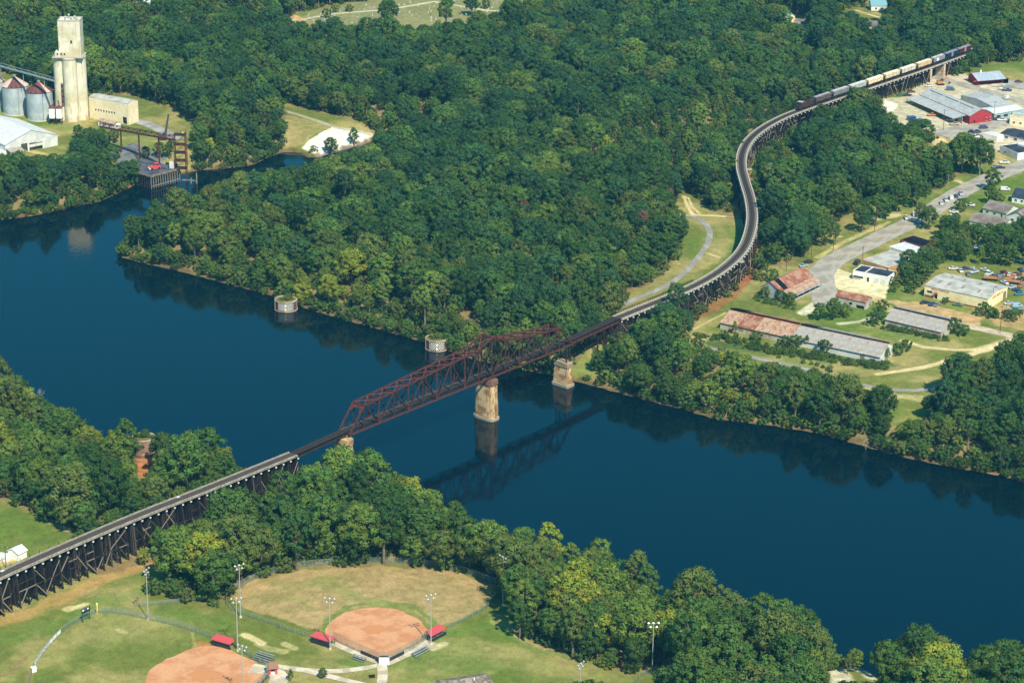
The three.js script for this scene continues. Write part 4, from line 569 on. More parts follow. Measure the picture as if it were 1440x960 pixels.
// ---------------------------------------------------------------- roads and walks, laid over the ground
function road(name, pts, width, mat, lift = 0.12, y0) {
  const c = new THREE.CatmullRomCurve3(pts.map(([x, y]) => onG(x, y)), false, 'centripetal'), L = c.getLength(), n = Math.ceil(L / 2.5), m = Math.max(2, Math.ceil(width / 2.5)), pos = [], uv = [], idx = [];
  for (let k = 0; k <= n; k++) { const p = c.getPointAt(k / n), d = c.getTangentAt(k / n).setY(0).normalize(), nn = V(-d.z, 0, d.x), wob = (vnoise(k * 0.7 + pts[0][0], 3.3) - 0.5) * 0.5; for (let e = 0; e <= m; e++) { const s = (e / m - 0.5) * width * 1 + (e === 0 ? -wob : e === m ? wob : 0), q = p.clone().addScaledVector(nn, s); pos.push(q.x, groundY(q.x, q.z) + lift, q.z); uv.push(k / n * L, s + width / 2); } }
  for (let k = 0; k < n; k++) for (let e = 0; e < m; e++) { const a = k * (m + 1) + e, b = a + 1, cc = a + m + 1, d = cc + 1; idx.push(a, b, cc, b, d, cc); }
  const g = new THREE.BufferGeometry(); g.setAttribute('position', new THREE.Float32BufferAttribute(pos, 3)); g.setAttribute('uv', new THREE.Float32BufferAttribute(uv, 2)); g.setIndex(idx); g.computeVertexNormals(); return struct(name, g, mat);
}
const roadTex = (base, alt, seed) => tex(256, 256, (u, v) => mix3(base, alt, sstep(0.35, 0.7, pf(u, v, 5, 4, seed))).map((c) => c * (0.88 + 0.24 * pn(u, v, 128, seed + 2))), 18);
const asphalt = MT(roadTex([170, 161, 146], [146, 139, 127], 81), 0.95), darkAsphalt = MT(roadTex([122, 118, 116], [92, 92, 94], 83), 0.95), trailMat = MT(roadTex([160, 158, 148], [136, 132, 122], 85), 0.95), concrete = MT(roadTex([206, 192, 168], [176, 162, 138], 87), 0.95);
road('street', [[1163, 432], [1160, 415], [1156, 398], [1156, 384], [1168, 370], [1190, 357], [1218, 344], [1250, 328], [1288, 310], [1320, 290], [1350, 271], [1385, 254], [1440, 232], [1500, 208]], 12.5, asphalt);
road('street_line', [[1162, 374], [1178, 364], [1204, 351], [1234, 336], [1268, 320], [1300, 303]], 0.35, M(rgb(0.5, 0.36, 0.12), 0.9), 0.2);
road('market_road', [[1300, 100], [1330, 112], [1362, 121], [1400, 132], [1440, 143], [1500, 158]], 8.5, asphalt);
road('market_lot', [[1322, 190], [1348, 184], [1376, 180], [1400, 172], [1450, 166]], 16, asphalt, 0.16);
road('barn_lot', [[1396, 116], [1420, 118], [1480, 126]], 18, trailMat, 0.16);
road('trail', [[852, 447], [862, 438], [885, 424], [915, 412], [945, 397], [968, 378], [986, 357], [997, 338], [997, 322], [986, 310], [972, 304], [954, 302]], 3.2, trailMat);
road('trail', [[945, 479], [965, 483], [1000, 490], [1060, 503], [1130, 518], [1190, 536], [1240, 546], [1278, 549], [1312, 546], [1345, 535], [1400, 519], [1450, 506], [1500, 492]], 3.1, trailMat);
road('dock_road', [[182, 168], [200, 172], [218, 179], [236, 188], [250, 196]], 8, trailMat);
road('dock_road', [[160, 218], [185, 208], [196, 204]], 11, darkAsphalt);
road('yard_road', [[1250, 436], [1300, 446], [1345, 456], [1400, 467], [1450, 480]], 5.5, MT(roadTex([196, 180, 154], [170, 150, 124], 89), 1));
// ball park walks
road('park_walk', [[470, 904], [490, 913], [512, 922], [540, 933]], 3.6, concrete); road('park_walk', [[540, 933], [565, 922], [590, 911], [606, 902]], 4.6, concrete, 0.16); road('park_walk', [[536, 932], [538, 948], [534, 975]], 3.4, concrete, 0.2); road('park_walk', [[382, 936], [425, 942], [470, 944], [510, 940], [536, 935]], 2.8, concrete, 0.14); road('park_walk', [[428, 943], [470, 953], [520, 966]], 3, concrete, 0.18); road('park_walk', [[352, 940], [380, 944], [392, 950], [385, 972]], 6, concrete, 0.22);

// ---------------------------------------------------------------- ball fields
const dirtMat = MT(tex(512, 512, (u, v) => { const n = pf(u, v, 7, 4, 91), s = pn(u, v * 3, 60, 95); return mix3([200, 148, 108], [183, 124, 86], sstep(0.38, 0.72, n) * 0.8).map((c) => c * (0.92 + 0.12 * s + 0.06 * pn(u, v, 256, 92))); }, 30), 1);
function infield(center, rim, mat, label) {
  const o = onG(...center), c = new THREE.CatmullRomCurve3(rim.map(([x, y]) => onG(x, y)), true, 'centripetal'), N = 96, Q = 14, pos = [], uv = [], idx = [];
  for (let k = 0; k < N; k++) { const e = c.getPointAt(k / N); for (let q = 0; q <= Q; q++) { const p = o.clone().lerp(e, q / Q * (1 + (vnoise(k * 0.9, 7.7) - 0.5) * 0.035 + (vnoise(k * 0.21, 3.1) - 0.5) * 0.05)); pos.push(p.x, groundY(p.x, p.z) + 0.14, p.z); uv.push(p.x, p.z); } }
  for (let k = 0; k < N; k++) for (let q = 0; q < Q; q++) { const a = k * (Q + 1) + q, b = a + 1, d = ((k + 1) % N) * (Q + 1) + q, e = d + 1; idx.push(a, b, d, b, e, d); }
  const g = new THREE.BufferGeometry(); g.setAttribute('position', new THREE.Float32BufferAttribute(pos, 3)); g.setAttribute('uv', new THREE.Float32BufferAttribute(uv, 2)); g.setIndex(idx); g.computeVertexNormals();
  const p0 = g.attributes.normal; if (p0.getY(0) < 0) { g.setIndex(idx.map((_, i) => idx[i - i % 3 + [0, 2, 1][i % 3]])); g.computeVertexNormals(); }
  return struct('infield_dirt', g, mat);
}
infield([532, 890], [[458, 884], [470, 872], [490, 860], [513, 855.5], [537, 855], [562, 859], [583, 869], [597, 880], [602, 891], [590, 903], [568, 914], [546, 924], [526, 924], [503, 915], [478, 905], [462, 896]], dirtMat);
infield([290, 950], [[205, 956], [211, 943], [228, 931], [252, 919], [276, 910.5], [297, 909], [322, 914], [347, 926], [371, 940], [376, 951], [362, 968], [330, 988], [280, 1000], [228, 990], [207, 974]], dirtMat);
{ // worn pitching spots and bases
  const worn = MT(tex(64, 64, (u, v) => mix3([196, 136, 92], [188, 126, 84], pf(u, v, 6, 3, 97)), 6), 1);
  for (const [px, py, r] of [[526, 885, 3.4], [287, 949, 4.2]]) { const p = onG(px, py), pos = [], N = 40; for (let k = 0; k < N; k++) { const f = (q) => { const a = q / N * 6.2832, s = r * (0.7 + 0.5 * vnoise(Math.cos(a) * 2 + px, Math.sin(a) * 2)); return V(p.x + Math.cos(a) * s * 1.2, groundY(p.x, p.z) + 0.2, p.z + Math.sin(a) * s); }; pos.push(V(p.x, groundY(p.x, p.z) + 0.2, p.z), f((k + 1) % N), f(k)); } const g = mg(Array.from({ length: N }, (_, k) => quadGeo(pos.slice(k * 3, k * 3 + 3)))); struct('worn_dirt', g, worn); }
}
const fenceMesh = new THREE.MeshStandardMaterial({ color: rgb(0.2, 0.27, 0.2), roughness: 0.7, transparent: true, opacity: 0.34, side: THREE.DoubleSide }), galv = M(rgb(0.38, 0.4, 0.38), 0.5, { metalness: 0.4 }), white = M(rgb(0.82, 0.82, 0.8), 0.6), black = M(rgb(0.02, 0.022, 0.025), 0.7), redMetal = M(rgb(0.56, 0.075, 0.075), 0.5), greenMetal = M(rgb(0.03, 0.1, 0.09), 0.5), yellowPaint = M(rgb(0.75, 0.55, 0.08), 0.6);
function fence(label, pts, h, gap = 3.2) {
  const c = new THREE.CatmullRomCurve3(pts.map(([x, y]) => onG(x, y)), false, 'centripetal'), L = c.getLength(), n = Math.round(L / gap), t = thing('chain_link_fence', label, 'fence', c.getPointAt(0)), o = t.position, P = []; for (let k = 0; k <= n; k++) { const p = c.getPointAt(k / n); p.y = groundY(p.x, p.z); P.push(p.sub(o)); }
  const hh = V(0, h, 0); for (let k = 0; k <= n; k++) bar(t, 'post', P[k].clone().add(V(0, -0.3, 0)), P[k].clone().add(hh), 0.09, 0.09, galv);
  for (let k = 0; k < n; k++) { bar(t, 'top_rail', P[k].clone().add(hh), P[k + 1].clone().add(hh), 0.07, 0.07, galv); part(t, 'wire_mesh', quadGeo([P[k], P[k + 1], P[k + 1].clone().add(hh), P[k].clone().add(hh)]), fenceMesh); }
  return { t, c, L };
}
const f1 = fence('curved outfield fence of the green field, hung with white banners', [[38, 975], [43, 952], [49, 936], [64, 914], [84, 892], [104, 877], [126, 866], [138, 862]], 2);
fence('straight side fence from the foul pole down to the red dugout', [[140, 862], [170, 864], [208, 872], [244, 880], [275, 890], [298, 898]], 2.4); fence('low fence linking the two ball fields below the trestle', [[190, 853], [228, 850], [272, 845], [320, 834]], 1.6);
fence('long curved outfield fence round the dry brown field', [[320, 836], [336, 826], [358, 815], [392, 804], [430, 797], [490, 793], [545, 792], [600, 796], [650, 805], [697, 822]], 2.4); fence('side fence of the dry field on the lawn side', [[697, 824], [697, 836], [684, 856], [660, 869], [630, 884]], 1.8); fence('side fence of the dry field beside the worn path', [[318, 840], [321, 856], [345, 866], [384, 879], [412, 890], [438, 897]], 1.8); fence('fence along the lawn corner below the tall lamp', [[890, 966], [905, 950], [925, 946], [945, 949], [970, 958]], 1.8);
fence('rear fence along the infield of the green field', [[326, 906], [345, 920], [374, 938]], 2.2);
fence('tall backstop fence behind the dry field home plate', [[468, 900], [490, 911], [510, 920], [532, 930]], 3.4, 2.6); fence('tall backstop wing beside the white scoring booth', [[548, 930], [566, 921], [584, 911], [602, 899]], 3.4, 2.6); fence('tall backstop fence at the corner of the green field', [[378, 944], [377, 953], [366, 966], [350, 980]], 4, 2.6);
for (const [label, a, b] of [['black padded wall left of the white scoring booth', [507, 919], [533, 930]], ['black padded wall right of the white scoring booth', [548, 930], [568, 920]], ['black padded wall under the red kiosk', [377, 952], [362, 970]]]) { const A = onG(...a), B = onG(...b), t = thing('padded_wall', label, 'wall', A.clone()); for (let k = 0; k < 4; k++) { const p = V(0, 0, 0).lerp(B.clone().sub(A), k / 4 + 0.01), q = V(0, 0, 0).lerp(B.clone().sub(A), (k + 1) / 4 - 0.01); part(t, 'pad', beam(p.setY(0.7), q.setY(0.7), 0.2, 1.3), black); } }
for (let k = 0; k < 8; k++) { // banners on the outfield fence
  const A = f1.c.getPointAt(0.29 + 0.05 * k), B = f1.c.getPointAt(0.29 + 0.05 * (k + 0.86)), t = thing('fence_banner', ['white banner nearest the white box on the outfield fence', 'grey lettered white banner on the outfield fence', 'white banner with dark emblem on the outfield fence', 'white banner with blue grey print on the outfield fence', 'pale banner with faint print on the outfield fence', 'pale grey banner on the outfield fence', 'clean white banner second from the bare fence', 'clean white banner at the end of the banner row'][k], 'banner', A.clone().setY(groundY(A.x, A.z)), 0, 'banners on the outfield fence');
  const d = B.clone().sub(A), n = V(-d.z, 0, d.x).normalize(), off = n.multiplyScalar(n.x > 0 ? 0.12 : -0.12), a = off.clone().setY(1.15), b = d.clone().setY(0).add(off).setY(1.15);
  part(t, 'panel', beam(a, b, 0.05, 1.3), k < 5 && k > 0 ? M(rgb(0.62, 0.64, 0.62), 0.7) : white);
  if (k < 5) for (let e = 0; e < 3; e++) if ((e + k) % 3 || k === 2) part(t, 'print', beam(a.clone().lerp(b, 0.2 + e * 0.22).addScaledVector(off, 0.25).setY(1.1 + (e % 2) * 0.2), a.clone().lerp(b, 0.34 + e * 0.22).addScaledVector(off, 0.25).setY(1.1 + (e % 2) * 0.2), 0.04, 0.45), M(rgb(0.12, 0.14, 0.18), 0.8));
}
// flood lights
function floodLight(px, py, h, label, turn) {
  const t = thing('flood_light', label, 'flood light', onG(px, py), turn, 'ball park flood lights'); part(t, 'pole', cyl(0.2, 0.12, h, 0, -0.3, 0, 10), M(rgb(0.4, 0.4, 0.36), 0.6)); part(t, 'base', cyl(0.5, 0.45, 0.8, 0, -0.2, 0, 10), concrete);
  for (const y of [h - 0.4, h - 1.8]) bar(t, 'cross_arm', V(-1.9, y, 0), V(1.9, y, 0), 0.14, 0.14, galv);
  for (const [x, y] of [[-1.7, h - 0.1], [-0.1, h - 0.1], [1.6, h - 0.1], [-1, h - 1.5], [1, h - 1.5]]) { const l = part(t, 'lamp', cyl(0.31, 0.2, 0.36, 0, 0, 0, 10), M(rgb(0.66, 0.66, 0.62), 0.6)); l.position.set(x, y, 0.25); l.rotation.x = -2.2; const f = part(l, 'lens', cyl(0.27, 0.27, 0.04, 0, -0.03, 0, 10), M(rgb(0.5, 0.5, 0.46), 0.3)); }
}
floodLight(208, 871, 19, 'flood light beside the side fence of the green field', 1.2); floodLight(338, 868, 20, 'flood light at the corner of the dry outfield', 0.6); floodLight(334, 915, 19.5, 'flood light behind the dugout of the green field', 3.4); floodLight(342, 986, 20, 'flood light at the infield edge of the green field', 2.6); floodLight(464, 913, 19, 'flood light beside the left red dugout', 2.9); floodLight(606, 906, 18.5, 'flood light beside the right red dugout', 3.6); floodLight(707, 852, 19, 'flood light rising from trees at the dry outfield corner', 5.4); floodLight(917, 946, 18.5, 'flood light at the lawn corner before the riverside wood', 0.1); floodLight(815, 1003, 18, 'flood light on the open park lawn', 1.0);
// dugouts
function dugout(label, a, b, h) { // a, b: survey points of the roof's front edge ends
  const A = onG(...a, h), B = onG(...b, h), d = B.clone().sub(A).setY(0), L = d.length(), mid = A.clone().add(B).multiplyScalar(0.5), t = thing('dugout', label, 'dugout', V(mid.x, groundY(mid.x, mid.z), mid.z), Math.atan2(-d.z, d.x));
  part(t, 'roof', slab(V(-L / 2, h - 0.1, 0.3), V(L / 2, h - 0.1, 0.3), V(L / 2, h + 0.35, -3), V(-L / 2, h + 0.35, -3), 0.14), redMetal); part(t, 'roof_fascia', bx(L + 0.1, 0.3, 0.1, 0, h - 0.2, 0.36), redMetal);
  for (const x of [-1, -0.33, 0.33, 1]) for (const z of [0.1, -2.8]) bar(t, 'post', V(x * (L / 2 - 0.2), -0.2, z), V(x * (L / 2 - 0.2), h - 0.05 + (z < 0 ? 0.3 : 0), z), 0.14, 0.14, greenMetal);
  part(t, 'bench', bx(L - 1, 0.12, 0.5, 0, 0.5, -0.9), galv); part(t, 'bench_back', bx(L - 1, 0.5, 0.08, 0, 0.95, -1.2), galv); part(t, 'screen', bx(L - 0.2, 1.1, 0.08, 0, 0.6, 0.2), black);
}
dugout('red roofed dugout on the worn side of the dry field', [437, 893], [464, 901.5], 2.6); dugout('red roofed dugout on the lawn side of the dry field', [605, 893.5], [627, 882], 2.6); dugout('red roofed dugout of the green field', [297, 897], [324, 905], 2.4);
// bleachers, kiosk, booth, scoreboard, poles
function bleacher(label, a, b, rows) { const A = onG(...a), B = onG(...b), d = B.clone().sub(A).setY(0), L = d.length(), m = A.clone().add(B).multiplyScalar(0.5), t = thing('bleacher', label, 'bleacher', V(m.x, groundY(m.x, m.z), m.z), Math.atan2(-d.z, d.x)); for (let k = 0; k < rows; k++) { part(t, 'seat_plank', bx(L, 0.07, 0.42, 0, 0.45 + k * 0.42, -k * 0.7), galv); part(t, 'foot_plank', bx(L, 0.06, 0.34, 0, 0.2 + k * 0.42, -k * 0.7 - 0.42), galv); } for (const x of [-0.48, -0.16, 0.16, 0.48]) { bar(t, 'frame', V(x * L, 0, 0.1), V(x * L, 0.4 + (rows - 1) * 0.42, -(rows - 1) * 0.7), 0.09, 0.09, greenMetal); bar(t, 'leg', V(x * L, -0.2, -(rows - 1) * 0.7), V(x * L, 0.4 + (rows - 1) * 0.42, -(rows - 1) * 0.7), 0.09, 0.09, greenMetal); } if (rows > 3) part(t, 'back_rail', bx(L, 0.08, 0.08, 0, 1.3 + rows * 0.42, -rows * 0.7), galv); }
bleacher('tall metal bleacher behind the green field infield', [355, 927], [379, 935], 5); bleacher('low grey bleacher left of the white scoring booth', [494, 926], [511, 932], 3); bleacher('low grey bleacher beside the right dugout walk', [584, 925], [605, 914], 3);
{
  let p = onG(383, 947), t = thing('kiosk', 'small red kiosk with brown roof at the green field corner', 'kiosk', p, 0.25); for (const s of [-1, 1]) part(t, 'leg_wall', bx(0.8, 2.4, 2, s * 1.1, 1.1, 0), redMetal); part(t, 'counter', bx(1.5, 0.9, 1.8, 0, 0.45, -0.1), white); part(t, 'back_wall', bx(3, 2.4, 0.12, 0, 1.2, -1.05), black); part(t, 'roof', slab(V(-1.9, 2.5, 1.5), V(1.9, 2.5, 1.5), V(1.9, 3.5, -1.4), V(-1.9, 3.5, -1.4), 0.15), M(rgb(0.3, 0.16, 0.1), 0.9));
  p = onG(540, 933); t = thing('scoring_booth', 'white scoring booth with brown top behind home plate', 'booth', p, 0.05); part(t, 'wall', bx(3.4, 2.5, 1.8, 0, 1.15, 0), white); part(t, 'window', bx(3, 1, 0.12, 0, 2.95, -0.8), M(rgb(0.36, 0.2, 0.12), 0.8)); part(t, 'roof', bx(3.7, 0.14, 2.1, 0, 3.6, 0), M(rgb(0.4, 0.24, 0.15), 0.9)); for (const s of [-1, 1]) part(t, 'corner_post', bx(0.15, 1.2, 0.15, s * 1.6, 2.98, 0.8), galv);
  p = onG(121, 873); t = thing('scoreboard', 'dark scoreboard with small blue and white panels on two legs', 'scoreboard', p, 0.9); for (const s of [-1, 1]) bar(t, 'leg', V(s * 1.6, -0.3, 0), V(s * 1.6, 4.6, 0), 0.2, 0.2, greenMetal); part(t, 'panel', bx(3.8, 1.6, 0.2, 0, 4.2, 0), black); part(t, 'lower_rail', bx(3.4, 0.4, 0.15, 0, 2, 0), greenMetal); for (const [x, m] of [[-1.4, white], [-0.5, M(rgb(0.06, 0.16, 0.4), 0.6)], [0.8, white]]) part(t, 'score_plate', bx(0.7, 0.6, 0.06, x, 4.5, 0.14), m);
  for (const [px, py, l] of [[136, 863, 'yellow foul pole at the green outfield corner'], [322, 836, 'yellow foul pole at the dry outfield corner']]) { t = thing('foul_pole', l, 'pole', onG(px, py)); part(t, 'pole', cyl(0.16, 0.16, 4, 0, -0.2, 0, 8), yellowPaint); part(t, 'screen', bx(0.5, 2.6, 0.08, 0.1, 2.5, 0), yellowPaint); part(t, 'top', bx(0.52, 0.9, 0.1, 0.1, 3.7, 0), white); }
  p = onG(47, 944); t = thing('storage_box', 'white storage box at the end of the outfield banners', 'box', p, 0.5); part(t, 'body', bx(1.5, 1.4, 1.3, 0, 0.7, 0), white); part(t, 'lid', slab(V(-0.85, 1.45, 0.75), V(0.85, 1.45, 0.75), V(0.85, 1.65, -0.75), V(-0.85, 1.65, -0.75), 0.1), white);
  // picnic pavilion roof
  p = onG(655, 975); t = thing('pavilion', 'open pavilion with weathered grey shingle hip roof on the lawn', 'pavilion', p, 0.32); const sh = MT(tex(256, 256, (u, v) => { const n = pf(u, v, 9, 4, 101); return mix3([150, 136, 124], [108, 96, 88], sstep(0.4, 0.65, n)).map((c) => c * (0.85 + 0.3 * pn(u, v, 64, 4))); }, 9), 0.95), e = 3, k = 5.6, A = [V(-9, e, 6), V(9, e, 6), V(9, e, -6), V(-9, e, -6)], r1 = V(-4, k, 0), r2 = V(4, k, 0);
  part(t, 'roof', [quadGeo([A[0], A[1], r2, r1]), quadGeo([A[1], A[2], r2]), quadGeo([A[2], A[3], r1, r2]), quadGeo([A[3], A[0], r1])], sh); part(t, 'soffit', bx(17.6, 0.15, 11.6, 0, 2.9, 0), greyTimber); for (const [x, z] of [[-8, 5], [0, 5], [8, 5], [8, -5], [0, -5], [-8, -5]]) part(t, 'post', bx(0.3, 3, 0.3, x, 1.4, z), greyTimber); part(t, 'roof_vent', cyl(0.3, 0.25, 0.8, 2.5, 5, 1, 8), white);
  // park table
  t = thing('picnic_table', 'small dark picnic table on the lawn by the walk', 'table', onG(523, 952), 0.2); part(t, 'top', bx(1.9, 0.08, 0.8, 0, 0.75, 0), timbers[0]); for (const s of [-1, 1]) { part(t, 'bench', bx(1.9, 0.07, 0.3, 0, 0.45, s * 0.75), timbers[0]); part(t, 'leg', bx(0.1, 0.75, 1.5, s * 0.7, 0.37, 0), timbers[1]); }
}

// ---------------------------------------------------------------- buildings
// metal sheeting laid in courses: each sheet has its own tone, rust gathers in blotches and runs
const metalTex = (base, rust, amt, seed, rep = 14) => tex(512, 512, (u, v) => { const row = Math.floor(v * 10), col = Math.floor((u + (row % 2) * 0.04) * 14), sheetT = hash2(col % 14 + seed, row * 7 + seed), n = pf(u, v, 6, 4, seed), run = pn(u, v * 0.5, 64, seed + 4), lap = (v * 10) % 1 < 0.07 ? 0.88 : 1, rib = 0.96 + 0.08 * ((u * 84) % 1 > 0.5 ? 1 : 0); const t = clamp(sstep(0.66 - amt * 0.45, 0.9 - amt * 0.3, n * 0.5 + run * 0.2 + sheetT * 0.3)); return mix3(base, rust, t).map((c) => c * rib * lap * (0.9 + 0.14 * sheetT + 0.08 * pn(u, v, 256, seed + 6))); }, rep);
const mats = {
  greyRoof: MT(metalTex([172, 172, 168], [150, 146, 138], 0.3, 201), 0.6), paleRoof: MT(metalTex([208, 208, 203], [186, 184, 178], 0.3, 203), 0.6), blueRoof: MT(metalTex([160, 170, 178], [138, 146, 154], 0.35, 205), 0.55), rustRoof: MT(metalTex([182, 158, 136], [150, 102, 74], 0.62, 207, 10), 0.9), redRust: MT(metalTex([168, 134, 114], [132, 80, 60], 0.75, 209, 16), 0.9), agedRoof: MT(metalTex([162, 158, 150], [142, 122, 106], 0.32, 211, 12), 0.8), blackRoof: MT(roadTex([34, 36, 48], [26, 28, 36], 213), 0.85), darkRoof: MT(roadTex([62, 68, 80], [48, 54, 64], 215), 0.9), gravelRoof: MT(roadTex([180, 177, 167], [158, 155, 146], 217), 0.95), shingle: MT(roadTex([138, 126, 116], [112, 102, 96], 219), 0.95), slate: MT(roadTex([66, 78, 94], [52, 60, 74], 221), 0.9), brownRoof: MT(roadTex([168, 124, 90], [138, 98, 72], 223), 0.95),
  white: MT(roadTex([238, 236, 228], [222, 218, 208], 225), 0.8), cream: MT(roadTex([242, 224, 176], [232, 210, 158], 227), 0.85), beige: MT(roadTex([236, 222, 186], [226, 210, 170], 229), 0.9), red: MT(metalTex([168, 62, 66], [146, 48, 54], 0.4, 231), 0.8), greyWall: MT(metalTex([170, 178, 182], [140, 146, 150], 0.4, 233), 0.75), oldWall: MT(metalTex([186, 186, 174], [146, 104, 76], 0.45, 235, 9), 0.85), tanWall: MT(roadTex([204, 170, 112], [180, 142, 90], 237), 0.9), tealWall: MT(roadTex([150, 174, 176], [128, 152, 156], 239), 0.7), mint: MT(roadTex([206, 216, 196], [188, 200, 182], 241), 0.85), paleWall: MT(roadTex([214, 216, 210], [196, 198, 194], 243), 0.8), blueWall: MT(roadTex([132, 150, 168], [112, 130, 150], 245), 0.85),
  dark: M(rgb(0.11, 0.1, 0.09), 0.9), glass: M(rgb(0.03, 0.045, 0.055), 0.12), brick: M(rgb(0.28, 0.1, 0.07), 0.9),
};
function prism(profile, L) { // profile [[z, y]...] extruded along x, centred
  const n = profile.length, a = profile.map(([z, y]) => V(-L / 2, y, z)), b = profile.map(([z, y]) => V(L / 2, y, z)), gs = [quadGeo(a, profile), quadGeo([...b].reverse(), [...profile].reverse())];
  for (let i = 0; i < n; i++) { const j = (i + 1) % n, d = a[i].distanceTo(a[j]); gs.push(quadGeo([a[j], a[i], b[i], b[j]], [[0, d], [0, 0], [L, 0], [L, d]])); } return mg(gs);
}
// frame of a building from survey points on its front eave (a left, b right) at height h, and depth D metres
function site(a, b, h, D) {
  const A = onG(...a, h), B = onG(...b, h), d = B.clone().sub(A).setY(0), L = d.length(); d.divideScalar(L); const back = V(d.z, 0, -d.x); if (back.z > 0) back.negate(); // away from the camera side
  const c = A.clone().add(B).multiplyScalar(0.5).addScaledVector(back, D / 2); let y = 1e9; for (const [s, q] of [[-1, 0], [1, 0], [-1, 1], [1, 1]]) { const x = c.x + d.x * s * L / 2 + back.x * (q - 0.5) * D, z = c.z + d.z * s * L / 2 + back.z * (q - 0.5) * D; y = Math.min(y, groundY(x, z)); }
  const g = groundY((A.x + B.x) / 2, (A.z + B.z) / 2); reserved.push([c.x, c.z, Math.max(L, D) / 2]);
  return { pos: V(c.x, g, c.z), turn: Math.atan2(-d.z, d.x), L, D, sink: g - y + 0.6 };
}
const depthTo = (a, b, c, h) => { const A = onG(...a, h), B = onG(...b, h), Cc = onG(...c, h), d = B.clone().sub(A).setY(0).normalize(), v = Cc.sub(B).setY(0); return v.addScaledVector(d, -v.dot(d)).length(); };
